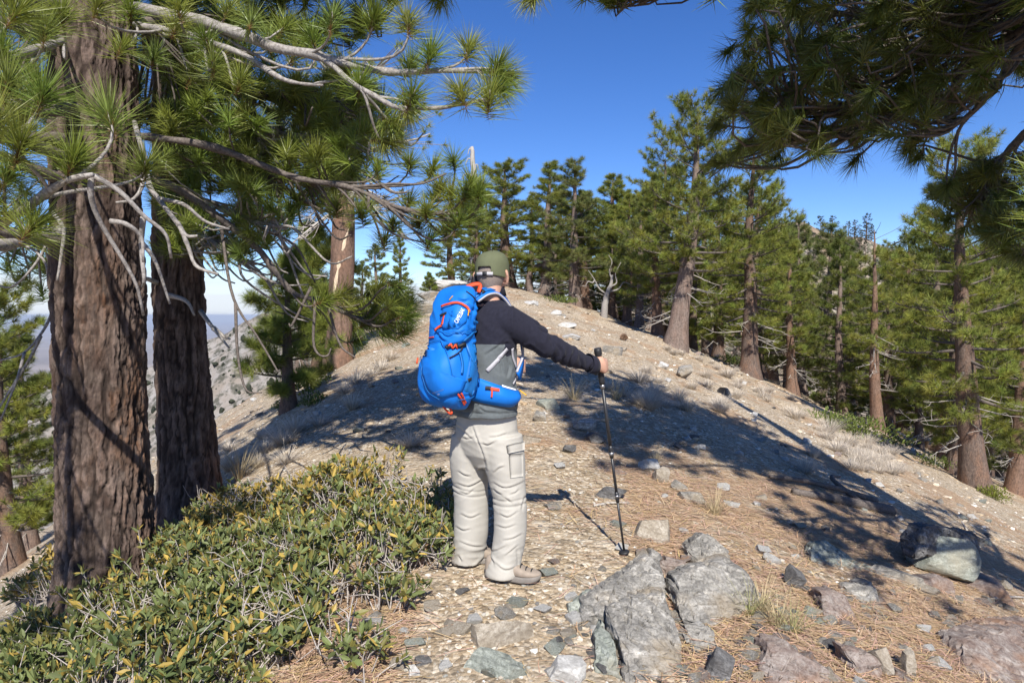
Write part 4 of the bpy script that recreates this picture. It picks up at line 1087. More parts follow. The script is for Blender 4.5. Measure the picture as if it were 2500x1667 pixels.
# bare snag twigs on the second trunk
acc = Acc()
for l in ([(410, 720, 6.2), (455, 735, 5.95), (475, 770, 5.9)], [(385, 690, 6.25), (350, 680, 6.0), (330, 700, 5.9)], [(490, 760, 6.3), (520, 800, 6.0), (560, 850, 5.9)], [(520, 800, 6.0), (545, 820, 6.0), (562, 828, 6.0)]):
    pp = spline(px3(l), 10); v, q, t = tube(pp, np.linspace(.025, .009, 10), 6); acc.add(v, q, t)
obj_data('branch_stub', acc.mesh('branch_stub', MAT['deadwood'], True, org2), T2)

# --- the pine overhead at right
org3 = np.array([4.6, 2.4, float(H(4.6, 2.4))])
T3 = empty('pine_tree', org3, 'dark shaded pine whose low branches hang into the upper right corner', 'pine tree')
zz = np.linspace(org3[2] - .4, 9.5, 30); cr = lambda z: np.array([4.6 - .01 * z, 2.4, z])
acc = Acc(); v, q, t = tube(np.array([cr(z) for z in zz]), np.interp(zz, [-1, 0, 9.5], [.42, .32, .05]), 24)
v = v + .03 * fbm(v * np.array([8, 8, 2]), 3, 4)[:, None] * unit(v * [1, 1, 0] - org3 * [1, 1, 0]); acc.add(v, q, t); obj_data('trunk', acc.mesh('trunk', MAT['bark'], True, org3), T3)
r = RS(63)
out_ax = lambda r: unit(np.array([-.5 + r.normal() * .5, .2 + r.normal() * .5, -.1 + r.normal() * .5]))
limbs3 = [[(2900, -350, 3.0), (2650, -80, 3.6), (2500, 41, 4.0), (2353, 102, 4.2), (2230, 171, 4.4), (2108, 237, 4.5), (1986, 278, 4.6), (1822, 253, 4.7)],
          [(2900, -400, 3.0), (2700, -150, 3.6), (2500, -20, 4.0), (2312, 37, 4.2), (2150, 41, 4.4), (2000, 33, 4.6), (1900, 60, 4.7), (1830, 120, 4.8)],
          [(2900, -300, 3.0), (2650, 0, 3.7), (2500, 102, 4.0), (2430, 210, 4.1), (2340, 300, 4.2), (2235, 339, 4.3)],
          [(2900, -300, 3.0), (2620, 0, 3.8), (2450, 100, 4.2), (2300, 200, 4.4), (2150, 300, 4.5), (2000, 340, 4.6), (1850, 340, 4.7)],
          [(2900, -200, 3.2), (2650, 200, 3.8), (2500, 326, 4.2), (2435, 400, 4.4), (2394, 470, 4.5), (2350, 540, 4.6)],
          [(2900, -400, 3.0), (2650, -120, 3.9), (2450, 30, 4.6), (2250, 110, 5.0), (2050, 150, 5.3), (1880, 180, 5.5)]]
polyR = [(1830, 0), (1800, 90), (1775, 220), (1755, 305), (1810, 350), (1890, 375), (1960, 390), (2080, 385), (2110, 320), (2230, 370), (2250, 290), (2330, 290), (2430, 190), (2510, 180), (2510, -30), (1840, -30)]
polyR2 = [(2290, 450), (2350, 420), (2430, 400), (2510, 330), (2510, 640), (2400, 590), (2320, 560), (2280, 500)]
tR = scatter_tufts(r, polyR, (3.9, 5.6), 330, out_ax, (.75, 1.05)) + scatter_tufts(r, polyR2, (4.1, 4.9), 70, out_ax, (.75, 1.05))
tR += [(P(a, b, 4.4), np.array([-.4, 0, -.5]), 1.0) for a, b in ((1775, 130), (1760, 225), (1745, 310), (1800, 370), (1890, 390), (2085, 395), (2215, 370), (2240, 385), (1300, 2), (1285, -8), (1060, -5), (1075, 8))]
own3 = [[] for _ in limbs3]
lps = [spline(px3(l), 26) for l in limbs3]
for q in tR: own3[min(range(len(lps)), key=lambda k_: np.linalg.norm(lps[k_] - q[0], axis=1).min() + .15 * r.rand())].append(q)
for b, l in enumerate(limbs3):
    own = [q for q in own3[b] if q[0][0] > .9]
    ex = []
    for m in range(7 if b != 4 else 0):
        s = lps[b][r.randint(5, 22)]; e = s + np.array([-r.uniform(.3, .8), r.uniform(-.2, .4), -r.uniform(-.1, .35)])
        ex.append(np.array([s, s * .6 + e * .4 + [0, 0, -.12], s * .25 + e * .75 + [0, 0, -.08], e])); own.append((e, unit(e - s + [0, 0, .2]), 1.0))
    near_branch(T3, org3, px3(l), .035, .008, own, 240 + b, 'twig_dark', n=120, nl=.165, nw=.0055, fine=False, buds=False, extra_twigs=ex, col=(.12, .145, .028))  # lower needle colour paints the crown's shade into these branches
stray = [q for q in tR if q[0][0] <= .9]
near_branch(T3, org3, np.array([[4.4, 2.6, 4.2], [3.0, 3.4, 3.9], [1.6, 4.0, 3.75], [.4, 4.3, 3.65], [-.45, 4.4, 3.55]]), .04, .01, stray, 260, 'twig_dark', n=120, nl=.165, nw=.0045)
crown_box(T3, org3, cr, (.5, 2.6, 3.6), (5.2, 6.0, 5.2), 520, 15, 960)
crown_box(T3, org3, cr, (2.2, 1.6, 1.6), (5.8, 4.6, 3.7), 380, 12, 980, px_min=2530)
crown_box(T3, org3, cr, (1.0, 1.5, 3.7), (4.5, 3.2, 5.5), 240, 9, 1000)

# --- the scarred pine
g4 = ground(829, 890); org4 = np.array([g4[0], g4[1], float(H(g4[0], g4[1]))])
T4 = empty('pine_tree', org4, 'reddish pine trunk with a pale lightning scar left of the backpack', 'pine tree')
zt = P(840, 180, g4[1])[2]
zs = np.linspace(org4[2] - .5, zt, 30); sc4 = g4[1] / F
c4 = lambda z: np.array([P(np.interp(z, [org4[2], P(838, 540, g4[1])[2], zt], [825, 842, 848]), 800, g4[1])[0], g4[1], z])
path = np.array([c4(z) for z in zs]); rad = np.interp(zs, [org4[2] - .5, org4[2], org4[2] + .6, P(838, 540, g4[1])[2], zt], [42 * sc4, 38 * sc4, 31 * sc4, 27 * sc4, 10 * sc4])
acc = Acc(); v, q, t = tube(path, rad, 26); v = v + .02 * fbm(v * np.array([9, 9, 2]), 3, 14)[:, None] * unit((v - org4) * [1, 1, 0]); acc.add(v, q, t)
obj_data('trunk', acc.mesh('trunk', MAT['bark_red'], True, org4), T4)
MAT['scar'] = simple('scar_wood', (.60, .47, .33), .8, .2, .15, 30)
def hugging(path_pts, w):
    pts = np.array(path_pts); vs = []
    cen = np.array([c4(p[2]) for p in pts]); nrm = unit((pts - cen) * [1, 1, 0]); tg = unit(np.gradient(pts, axis=0)); sd = unit(np.cross(tg, nrm))
    v = np.stack([pts - sd * w[:, None] - nrm * .012, pts + nrm * .016, pts + sd * w[:, None] - nrm * .012], 1)
    n_ = len(pts); i = np.arange(n_ - 1)[:, None] * 3
    return v.reshape(-1, 3), np.concatenate([np.concatenate([i + a, i + a + 1, i + a + 4, i + a + 3], 1) for a in (0, 1)])
scar_px = [(857, 560), (848, 590), (845, 605), (842, 615), (835, 640), (832, 660), (826, 690), (822, 720)]
for seg in (scar_px[:4], scar_px[4:6], scar_px[5:8]):
    pts = []
    for a, b in seg:
        z = P(a, b, g4[1])[2]; cx = c4(z); rr = np.interp(z, zs, rad); dx = np.clip(P(a, b, g4[1])[0] - cx[0], -rr * .9, rr * .9)
        pts.append([cx[0] + dx, cx[1] - math.sqrt(rr * rr - dx * dx), z])
    pp = spline(pts, 12); v, q = hugging(pp, .035 * np.sin(np.linspace(.25, 2.9, 12)) + .012)
    obj_data('scar', mesh('scar', v - org4, q, MAT['scar'], True), T4)
lm = Acc(); r = RS(64); tips = []; dirs = []
for b in range(34):
    z = np.interp(r.rand(), [0, 1], [P(838, 500, g4[1])[2], zt]); a = r.rand() * 6.28; L = r.uniform(.6, 2.0); p0 = c4(z); hd = np.array([math.cos(a), math.sin(a), r.uniform(-.2, .4)])
    pts = bez(p0, p0 + hd * L * .4, p0 + hd * L * .7, p0 + hd * L + [0, 0, .2 * L], 7); v, q, t = tube(pts, np.linspace(.05, .01, 7), 5); lm.add(v, q, t)
    for j in range(11):
        e = pts[r.randint(2, 7)] + r.normal(size=3) * [.28, .28, .2]; tips.append(e); dirs.append(unit(hd * .5 + r.normal(size=3) * .4 + [0, 0, .6]))
        v, q, t = tube(np.array([pts[3], (pts[3] + e) / 2, e]), [.012, .01, .006], 3, False); lm.add(v, q)
for b in range(14):
    z = P(838, r.uniform(400, 520), g4[1])[2]; p0 = c4(z); a = r.uniform(2.2, 4.4) if b < 9 else r.uniform(-.6, .6); L = r.uniform(.7, 1.7); hd = np.array([math.cos(a), math.sin(a) * .6, r.uniform(-.7, 0)])
    pts = bez(p0, p0 + hd * L * .4, p0 + hd * L * .7 + [0, 0, -.2], p0 + hd * L + [0, 0, -.3], 7); v, q, t = tube(pts, np.linspace(.035, .01, 7), 5); lm.add(v, q, t)
    for j in range(8):
        s = pts[r.randint(2, 7)]; e = s + unit(hd + r.normal(size=3) * .8) * r.uniform(.2, .5); v, q, t = tube(np.array([s, (s + e) / 2 + [0, 0, -.05], e]), [.014, .01, .006], 3, False); lm.add(v, q)
obj_data('limbs', lm.mesh('limbs', MAT['deadwood'], True, org4), T4)
v, _, t, c = tuft_needles(np.array(tips), np.array(dirs), 40, .19, .010, r, GREEN, seg2=False, spread=(.15, 1.35)); nd = Acc(); nd.add(v, None, t, c)
obj_data('crown', nd.mesh('crown', MAT['needles_far'], False, org4), T4, kind='stuff')

# --- dead wood standing and lying
def deadwood(name, label, cat, paths, Y=None, mat='deadwood', sides=8):
    """paths: list of (px3 list, r0, r1)"""
    allp = [spline(p, 14) for p, a, b in paths]; o0 = allp[0][0]
    acc = Acc()
    for pp, (p, a, b) in zip(allp, paths):
        pp = pp + .3 * a * np.stack([fbm(pp * 5 + q * 3, 2, 5 + q) for q in range(3)], -1)
        v, q, t = tube(pp, np.linspace(a, b, 14), sides); v = v + .18 * a * fbm(v * 12, 3, 3)[:, None] * unit(v - pp.mean(0)); acc.add(v, q, t)
    return obj_data(name, acc.mesh(name, MAT[mat], True, o0), label=label, category=cat), o0
o, o0 = deadwood('dead_snag', 'bleached bare snag rising above the crest trees', 'dead tree', [(px3([(1157, 700, 36), (1156, 560, 36), (1157, 430, 36), (1154, 395, 36), (1152, 358, 36)]), .22, .10)] +
    [(px3([(1156, b, 36), (1156 - w, b - 8, 36), (1156 - w * 1.6, b + 6, 36)]), .05, .02) for b, w in ((372, 9), (395, 12), (432, 18), (410, -8), (455, 14))])
o.location = o0
o, o0 = deadwood('dead_snag', 'broken grey snag stump with twisted arms in the row of trunks', 'dead tree', [(px3([(1474, 800, 27), (1476, 750, 27), (1482, 722, 27), (1490, 700, 27), (1496, 672, 27)]), .16, .05)] +
    [(px3([a, b, c_, e_]), .04, .01) for a, b, c_, e_ in (((1484, 720, 27), (1462, 704, 27), (1452, 684, 27), (1436, 660, 27)), ((1490, 700, 27), (1505, 690, 27), (1503, 668, 27), (1516, 640, 27)), ((1494, 682, 27), (1488, 660, 27), (1494, 640, 27), (1486, 622, 27)), ((1488, 712, 27), (1510, 706, 27), (1522, 690, 27), (1540, 694, 27)), ((1452, 684, 27), (1446, 690, 27), (1436, 688, 27), (1428, 700, 27)))], mat='twig')
o.location = o0
o, o0 = deadwood('bent_trunk', 'crooked bare brown trunk bent like a hook on the crest', 'dead tree', [(px3([(1294, 740, 33), (1293, 706, 33), (1292, 680, 33), (1298, 662, 33), (1312, 650, 33), (1335, 642, 33), (1352, 615, 33)]), .17, .09)], mat='bark_grey')
o.location = o0
lg = [ground(1935, 1208), ground(2010, 1222), ground(2090, 1238), ground(2176, 1256)]
lg = [q + [0, 0, .035] for q in lg]
o, o0 = deadwood('fallen_log', 'dark fallen log lying in the tree shadow at right', 'log', [(np.array(lg), .03, .055), (np.array([lg[3] + [-.25, .05, .05], lg[3] + [-.45, .25, .25], ground(2050, 1192) + [0, 0, .12]]), .03, .012)], mat='twig_dark', sides=12)
o.location = o0
lg = [ground(1880, 1176), ground(1980, 1190), ground(2080, 1215), ground(2140, 1235)]
o, o0 = deadwood('fallen_branch', 'thin dark fallen branch above the log in shade', 'branch', [(np.array([q + [0, 0, .05] for q in lg]), .02, .03)], mat='twig_dark'); o.location = o0
for a, lab in (([(1450, 1238), (1535, 1232)], 'white stick lying in front of the long dark rock'), ([(2410, 1468), (2500, 1462)], 'pale stick at the right edge on the needles'), ([(2338, 1262), (2360, 1296)], 'pale twig standing up above the stacked boulders'), ([(905, 1575), (950, 1553)], 'grey stick at the path edge beside the shrub'), ([(2085, 1025), (2190, 1062)], 'bleached fallen branch below the dead topped pine')):
    g0, g1 = [ground(*q) for q in a]
    o, o0 = deadwood('stick', lab, 'stick', [(np.array([g0 + [0, 0, .012], (g0 + g1) / 2 + [0, .01, .02], g1 + [0, 0, .014]]), .004 + .0012 * g0[1], .003 + .0010 * g0[1])], sides=6); o.location = o0
br = Acc(); r = RS(3); gb = ground(2220, 1085)
for j in range(34):
    s = gb + r.normal(size=3) * [.7, .4, .05] + [0, 0, .1]; e = s + np.array([r.normal() * .6, r.normal() * .4, abs(r.normal()) * .35]); pp = bez(s, s + (e - s) * .3 + r.normal(size=3) * .1, s + (e - s) * .7 + r.normal(size=3) * .1, e, 6)
    v, q, t = tube(pp, np.linspace(.03, .009, 6), 4); br.add(v, q, t)
o = obj_data('dead_brush', br.mesh('dead_brush', MAT['deadwood'], True, gb), label='tangle of bleached dead branches below the right pines', category='dead brush'); o.location = gb

# ---------------------------------------------------------------- shrubs
LEAF = np.array([[0, 0, 0], [.28, .17, .035], [.62, .20, .03], [1, 0, -.03], [.62, -.20, .03], [.28, -.17, .035], [.28, 0, -.02], [.62, 0, -.03]])
LQ = np.array([[1, 2, 7, 6], [6, 7, 4, 5]]); LT = np.array([[0, 1, 6], [0, 6, 5], [2, 3, 7], [7, 3, 4]])
def leaf_frames(pos, dirv, upv):
    x = unit(dirv); y = unit(np.cross(upv, x)); z = np.cross(x, y)
    return np.stack([x, y, z], -1)      # columns
def leaves_geo(pos, R, L, W, cols):
    n = len(pos); loc = LEAF[None] * np.stack([L, W, L], -1)[:, None]
    v = np.einsum('nij,nkj->nki', R, loc) + pos[:, None]
    o = (np.arange(n) * 8)[:, None, None]
    return v.reshape(-1, 3), (LQ[None] + o).reshape(-1, 4), (LT[None] + o).reshape(-1, 3), np.repeat(cols, 8, 0)

def topix(p):
    p = np.asarray(p, float); v = p - np.array([0, 0, CAMZ]); dep = v[..., 1] * CT - v[..., 2] * ST
    return 1250 + F * v[..., 0] / dep, 833.5 - F * (v[..., 2] * CT + v[..., 1] * ST) / dep
def inpoly(x, y, poly):
    c = np.zeros(x.shape, bool); j = len(poly) - 1
    for i in range(len(poly)):
        xi, yi = poly[i]; xj, yj = poly[j]
        c ^= ((yi > y) != (yj > y)) & (x < (xj - xi) * (y - yi) / (yj - yi + 1e-9) + xi); j = i
    return c

def sprigs(r, base, h, lean, gold, leafL, nrange=(7, 11)):
    """leaves and stems of upright leafy shoots"""
    n = len(base); tip = base + np.stack([lean[:, 0], lean[:, 1], h], -1)
    lp, ld, lu, ll, lc = [], [], [], [], []; stems = Acc()
    for i in range(n):
        axd = unit(tip[i] - base[i] + r.normal(size=3) * .08 * h[i]); m = r.randint(*nrange)
        a = np.arange(m) * 2.4 + r.rand() * 6; s = unit(np.cross(axd, [.3, .9, .1])); t = np.cross(axd, s)
        el = r.uniform(.25, 1.3, m); back = np.where(np.arange(m) < m * .65, r.uniform(0, .035, m), r.uniform(.04, .55 * h[i] + .02, m))
        rad = np.cos(a)[:, None] * s + np.sin(a)[:, None] * t
        d = unit(rad * np.cos(el)[:, None] + axd * np.sin(el)[:, None])
        lp.append(tip[i] - axd * back[:, None]); ld.append(d); lu.append(unit(axd - d * (d @ axd)[:, None] + rad * .0 + r.normal(size=(m, 3)) * .25)); ll.append(leafL[i] * r.uniform(.6, 1.1, m))
        g = r.rand(m) < gold[i] * 2.6 * r.rand() ** 1.6
        green = np.array([.128, .155, .050]) * r.uniform(.7, 1.35, (m, 1)) * np.array([1, 1, 1]) + np.array([.03, .03, .022]) * r.rand(m, 1)
        golden = np.array([.42, .30, .075]) * r.uniform(.6, 1.25, (m, 1))
        mixc = np.array([.20, .18, .05]) * r.uniform(.7, 1.2, (m, 1))
        cc = np.where(g[:, None], golden, np.where((r.rand(m) < .22)[:, None], mixc, green)); lc.append(cc)
        mid = (base[i] + tip[i]) / 2 + r.normal(size=3) * .05 * h[i]
        v, q, tt = tube(np.array([base[i] - [0, 0, .03], mid, tip[i]]), [.0045, .0035, .0022], 4, False); stems.add(v, q)
    return np.concatenate(lp), np.concatenate(ld), np.concatenate(lu), np.concatenate(ll), np.concatenate(lc), stems

def shrub(label, poly, n, seed, zone, parts=0, hmax=.42, bare=300, name='shrub', leaf=.070, strict=False):
    r = RS(seed); poly = np.array(poly, float); bs = []
    for _try in range(400):
        if sum(map(len, bs)) >= n: break
        x = r.uniform(zone[0], zone[1], 4000); y = r.uniform(zone[2], zone[3], 4000); z = H(x, y)
        px, py = topix(np.stack([x, y, z + .16], -1))
        pb = topix(np.stack([x, y, z + .02], -1)); pt_ = topix(np.stack([x, y, z + .24], -1))
        ok = ((inpoly(pb[0], np.minimum(pb[1], 1715), poly) & inpoly(pt_[0], pt_[1], poly)) | (not strict)) & inpoly(px, py, poly) & (np.hypot(x - org1[0], y - org1[1]) > .36) & (np.hypot(x - org2[0], y - org2[1]) > .34)
        dens = fbm(xyz(x, y) * 2.2, 3, 70)
        ok &= dens > r.uniform(-.5, .2, 4000)
        bs.append(np.stack([x, y, z], -1)[ok])
    b = np.concatenate(bs)[:n]; n = len(b)
    h = (.10 + (hmax - .10) * (.45 + .55 * r.rand(n))) * (.72 + .75 * fbm(b * 2.3, 2, 71))
    lean = r.normal(size=(n, 2)) * .07 + np.array([.02, -.03])
    gold = .10 + .38 * sstep(3.8, 5.2, b[:, 1]) + .10 * fbm(b * 2.5, 2, 72)
    P_, D_, U_, L_, C_, st = sprigs(r, b, h, lean, gold, np.full(n, leaf) * r.uniform(.8, 1.15, n))
    o0 = np.array([b[:, 0].mean(), b[:, 1].mean(), 0]); o0[2] = float(H(o0[0], o0[1]))
    root = empty(name, o0, label, 'shrub')
    for _ in range(bare):
        s = b[r.randint(n)] + [r.normal() * .04, r.normal() * .04, .03]; e = s + np.array([r.normal() * .12, r.normal() * .12, r.uniform(.05, .24)])
        pp = bez(s, s + (e - s) * .3 + r.normal(size=3) * .05, s + (e - s) * .7 + r.normal(size=3) * .05, e, 6)
        v, q, t = tube(pp, np.linspace(.0052, .002, 6), 4, False); st.add(v, q)
        for j in range(2):
            e2 = pp[3] + r.normal(size=3) * [.08, .08, .05] + [0, 0, .04]; v, q, t = tube(np.array([pp[3], (pp[3] + e2) / 2, e2]), [.004, .003, .002], 3, False); st.add(v, q)
    obj_data('stems', st.mesh('stems', MAT['stem'], True, o0), root, kind='stuff')
    R = leaf_frames(P_, D_, U_); W = L_ * r.uniform(.66, .9, len(L_))
    big = np.zeros(len(P_), bool)
    if parts:
        px, py = topix(P_); size = L_ / P_[:, 1] * ((px > 0) & (px < 2500) & (py < 1660)) * (P_[:, 2] > H(P_[:, 0], P_[:, 1]) + .16)
        ids = np.argsort(-size)[:parts]; big[ids] = True
        tones = {'green': (.09, .12, .045), 'olive': (.115, .135, .055), 'gold': (.34, .24, .055), 'deep': (.065, .095, .032)}
        lm_ = {}
        for kx, cc in tones.items():
            v, q, t, c = leaves_geo(np.zeros((1, 3)), np.eye(3)[None], np.ones(1), np.ones(1), np.array([cc])); lm_[kx] = mesh('leaf', v, [q, t], MAT['leaves'], False, c)
        for i in ids:
            kx = 'gold' if C_[i][0] > .2 else ['green', 'olive', 'deep'][i % 3]
            o = obj_data('leaf', lm_[kx], root)
            M4 = Matrix(np.array(R[i]).tolist()).to_4x4() @ Matrix.Diagonal((L_[i], W[i], L_[i], 1)); M4.translation = Vector((P_[i] - o0).tolist()); o.matrix_basis = M4
    kp = ~big
    v, q, t, c = leaves_geo(P_[kp], R[kp], L_[kp], W[kp], C_[kp]); a = Acc(); a.add(v, q, t, c)
    obj_data('foliage', a.mesh('foliage', MAT['leaves'], False, o0), root, kind='stuff')
    return root
shrub('broad low shrub of green and golden leaves filling the bottom left corner', [(-150, 1720), (560, 1720), (630, 1650), (740, 1600), (800, 1500), (790, 1420), (820, 1330), (375, 1310), (370, 1390), (160, 1390), (-150, 1390)], 1350, 51, (-3.6, -.3, 2.2, 4.7), 290, .30, 240, strict=True)
shrub('golden topped shrub between the second trunk and the hiker', [(375, 1500), (860, 1500), (870, 1430), (985, 1400), (1095, 1372), (1100, 1150), (1060, 1125), (960, 1110), (800, 1110), (640, 1145), (520, 1195), (430, 1280), (375, 1330)], 1350, 52, (-3.4, -.35, 3.4, 6.3), 0, .36, 300, strict=True)
shrub('small yellowing shrub left of the nearest trunk', [(-200, 1440), (165, 1440), (165, 1350), (-200, 1370)], 300, 53, (-5.2, -2.6, 3.8, 6.0), 0, .36, 120)
# cut-out sprigs at the path edge
for lab, poly, n, s in (('little leafy sprig poking out over the path edge', [(830, 1580), (905, 1580), (905, 1510), (830, 1510)], 16, 54), ('leafy tuft of the shrub left of the trouser leg', [(870, 1420), (1000, 1420), (1000, 1375), (870, 1375)], 26, 56)):
    shrub(lab, poly, n, s, (-1.2, -.2, 2.6, 4.4), 0, .2, 6, name='shrub_sprig')

def bush_mesh(seed, n, rx, rz, col, leafL, bare_col=None):
    r = RS(seed); d = unit(r.normal(size=(n, 3))); d[:, 2] = np.abs(d[:, 2]); rad = r.rand(n) ** .4
    p = d * rad[:, None] * np.array([rx, rx, rz]) * (1 + .3 * fbm(d * 2 + seed, 2, seed)[:, None])
    dv = unit(d + r.normal(size=(n, 3)) * .5 + [0, 0, .5]); R = leaf_frames(p, dv, unit(r.normal(size=(n, 3)) + [0, 0, 1.0]))
    v, q, t, c = leaves_geo(p, R, np.full(n, leafL) * r.uniform(.6, 1.2, n), np.full(n, leafL), np.array(col) * r.uniform(.65, 1.4, (n, 1)))
    a = Acc(); a.add(v, q, t, c); return a.mesh('bush', MAT['leaves'], False)
BUSH = [bush_mesh(1, 900, .5, .45, (.16, .18, .030), .07), bush_mesh(2, 800, .7, .25, (.12, .15, .035), .06), bush_mesh(3, 600, .4, .35, (.10, .14, .03), .07)]
for px, py, k_, s, lab in ((748, 958, 0, 1.1, 'bright yellow green bush behind the young pine'), (690, 995, 2, .45, 'small dark green tuft at the foot of the young pine'), (770, 985, 2, .6, 'dark green sprout right of the young pine trunk'),
                           (2085, 1062, 1, 1.5, 'wide low green mat on the right slope below the dead topped pine'), (2030, 1035, 1, 1.2, 'low green mat left of the wide one on the right slope'), (2175, 1082, 1, .8, 'small round green mat right of the wide one'),
                           (2268, 1130, 1, .9, 'green cushion near the bleached brush at right'), (2420, 1215, 0, .62, 'yellow green bush below the thick dark trunk'), (1440, 740, 0, 1.2, 'low yellow green bush between the crest trunks'), (1780, 885, 1, 1.3, 'green bush behind the leaning pine trunk'),
                           (1365, 705, 1, 1.1, 'dark low bush under the crest pines')):
    g = ground(px, py); o = obj_data('bush', BUSH[k_], label=lab, category='bush'); o.location = (g[0], g[1], float(H(g[0], g[1])) - .03); o.scale = (s, s, s); o.rotation_euler = (0, 0, px)

# dry grass and pale dead brush
def grass_mesh(seed, n, h, sp, col, wd, bend=.35, curl=0):
    r = RS(seed); a = r.rand(n) * 6.28; t = r.rand(n) ** .6 * sp
    d = unit(np.stack([np.cos(a) * t, np.sin(a) * t, np.ones(n)], -1)); b = np.stack([np.cos(a), np.sin(a), 0 * a], -1) * (r.rand(n) * .06)[:, None] * h * 2
    out = unit(np.stack([np.cos(a), np.sin(a), -.6 * np.ones(n)], -1) + r.normal(size=(n, 3)) * .3)
    v, q, c = strips(b, d, h * r.uniform(.45, 1.1, n), np.full(n, wd), unit(out - d * (out * d).sum(-1)[:, None]), np.array(col) * r.uniform(.7, 1.3, (n, 1)), bend, 3)
    m = Acc(); m.add(v, q, None, c); return m.mesh('grass', MAT['straw'], False)
GR = [grass_mesh(1, 90, .22, .7, (.50, .41, .25), .0035), grass_mesh(2, 420, .34, 1.0, (.66, .58, .47), .0065, .15), grass_mesh(3, 360, .40, 1.3, (.60, .53, .44), .007, .2), grass_mesh(4, 70, .24, .9, (.36, .36, .16), .004)]
for px, py, k_, s, lab in ((1860, 1490, 0, 1.0, 'dry grass tuft growing behind the outcrop'), (1900, 1530, 0, .9, 'second dry grass tuft right of the outcrop'), (1830, 1500, 3, .8, 'half green grass tuft against the outcrop block'), (1935, 1545, 3, .8, 'half green grass tuft below the outcrop'),
                           (1745, 1255, 0, 1.1, 'dry upright grass tuft beyond the outcrop'), (1400, 975, 0, 1.6, 'spiky dead tuft right of the hip belt'), (1505, 975, 0, 1.5, 'spiky grey tuft right of the trekking pole'), (1600, 1130, 0, .8, 'thin dry tuft in the shadow'), (585, 1170, 0, 2.0, 'dry grass tuft beside the second trunk')):
    g = ground(px, py); o = obj_data('grass_tuft', GR[k_], label=lab, category='grass'); o.location = (g[0], g[1], float(H(g[0], g[1])) - .01); o.scale = (s, s, s); o.rotation_euler = (0, 0, px)
r = RS(88)
def dry(px, py, s, zone_lab, grp, kk=None):
    g = ground(px, py); o = obj_data('dry_brush', GR[1 + r.randint(2)] if kk is None else GR[kk], label=zone_lab, category='dry brush', group=grp)
    o.location = (g[0], g[1], float(H(g[0], g[1])) - .02); o.scale = (s, s, s * r.uniform(.75, 1.05)); o.rotation_euler = (0, 0, r.rand() * 6.28)
for t in np.linspace(0, 1, 36):
    px = 1640 + 560 * t + r.normal() * 22; py = 838 + 292 * t + r.normal() * 10 + (20 if t > .5 else 6)
    dry(px, py, r.uniform(.5, .95), 'pale dry brush clump along the sunlit rim of the right slope', 'dry brush along the right rim')
for q in range(20): dry(r.uniform(1960, 2200), r.uniform(1080, 1160), r.uniform(.45, .8), 'pale dry brush clump along the sunlit rim of the right slope', 'dry brush along the right rim')
for q in range(24): dry(r.uniform(1480, 1800), r.uniform(905, 1010), r.uniform(.5, .9), 'grey dry brush clump in the tree shadow on the slope', 'dry brush in the shadow')
for px, py in ((600, 1120), (650, 1105), (560, 1150), (690, 1085), (630, 1140), (720, 1060), (780, 1040), (860, 1000), (930, 905), (955, 880), (905, 920), (870, 940), (840, 960), (1000, 1090), (640, 1070), (560, 1100), (700, 1130)):
    dry(px, py, r.uniform(.6, 1.0), 'grey dry brush clump on the left slope', 'dry brush on the left slope')

# pine cones
def cone_mesh(seed):
    r = RS(seed); a = Acc(); v, q, t = tube(np.array([[0, 0, z] for z in np.linspace(0, .11, 7)]), [.012, .025, .03, .028, .022, .014, .004], 10); a.add(v, q, t, (.16, .09, .05))
    for i in range(90):
        f = i / 90; z = .006 + .1 * f; rr = np.interp(f, [0, .3, .6, 1], [.02, .045, .038, .010]); an = i * 2.4
        d = np.array([math.cos(an), math.sin(an), .35]); s = np.array([-math.sin(an), math.cos(an), 0]); b = np.array([0, 0, z]) + d * rr * .4; e = np.array([0, 0, z]) + d * rr
        w = .011; v = np.array([b - s * w * .5, b + s * w * .5, e + s * w * .8, e - s * w * .8, (b + e) / 2 + [0, 0, .006], e + d * .006 + [0, 0, .004]])
        a.add(v, None, np.array([[0, 1, 4], [1, 2, 4], [2, 5, 4], [5, 3, 4], [3, 0, 4], [0, 3, 2], [0, 2, 1]]), np.array([.26, .17, .115]) * r.uniform(.6, 1.4))
    return a.mesh('pine_cone', MAT['litter'], False)
CM = cone_mesh(1)
for px, py, s, lab in ((1012, 1372, 1.0, 'open pine cone at the shrub edge left of the trousers'), (748, 1592, 1.1, 'pine cone half hidden in the front shrub edge'), (735, 1468, .9, 'pine cone among needles at the inner shrub edge'), (1532, 832, 1.9, 'dark pine cone lying on the slope below the dark trunk')):
    g = ground(px, py); o = obj_data('pine_cone', CM, label=lab, category='pine cone'); o.location = (g[0], g[1], float(H(g[0], g[1])) + .035 * s); o.rotation_euler = (1.4, .2, px); o.scale = (s, s, s)

# ---------------------------------------------------------------- the hiker
PO = np.array([-.113, 3.58, 0.0]); PO[2] = float(H(PO[0], PO[1]))
FACE = math.radians(46)                          # turned to the right of the view
fw = np.array([math.sin(FACE), math.cos(FACE), 0.0]); rt = np.array([math.cos(FACE), -math.sin(FACE), 0.0])

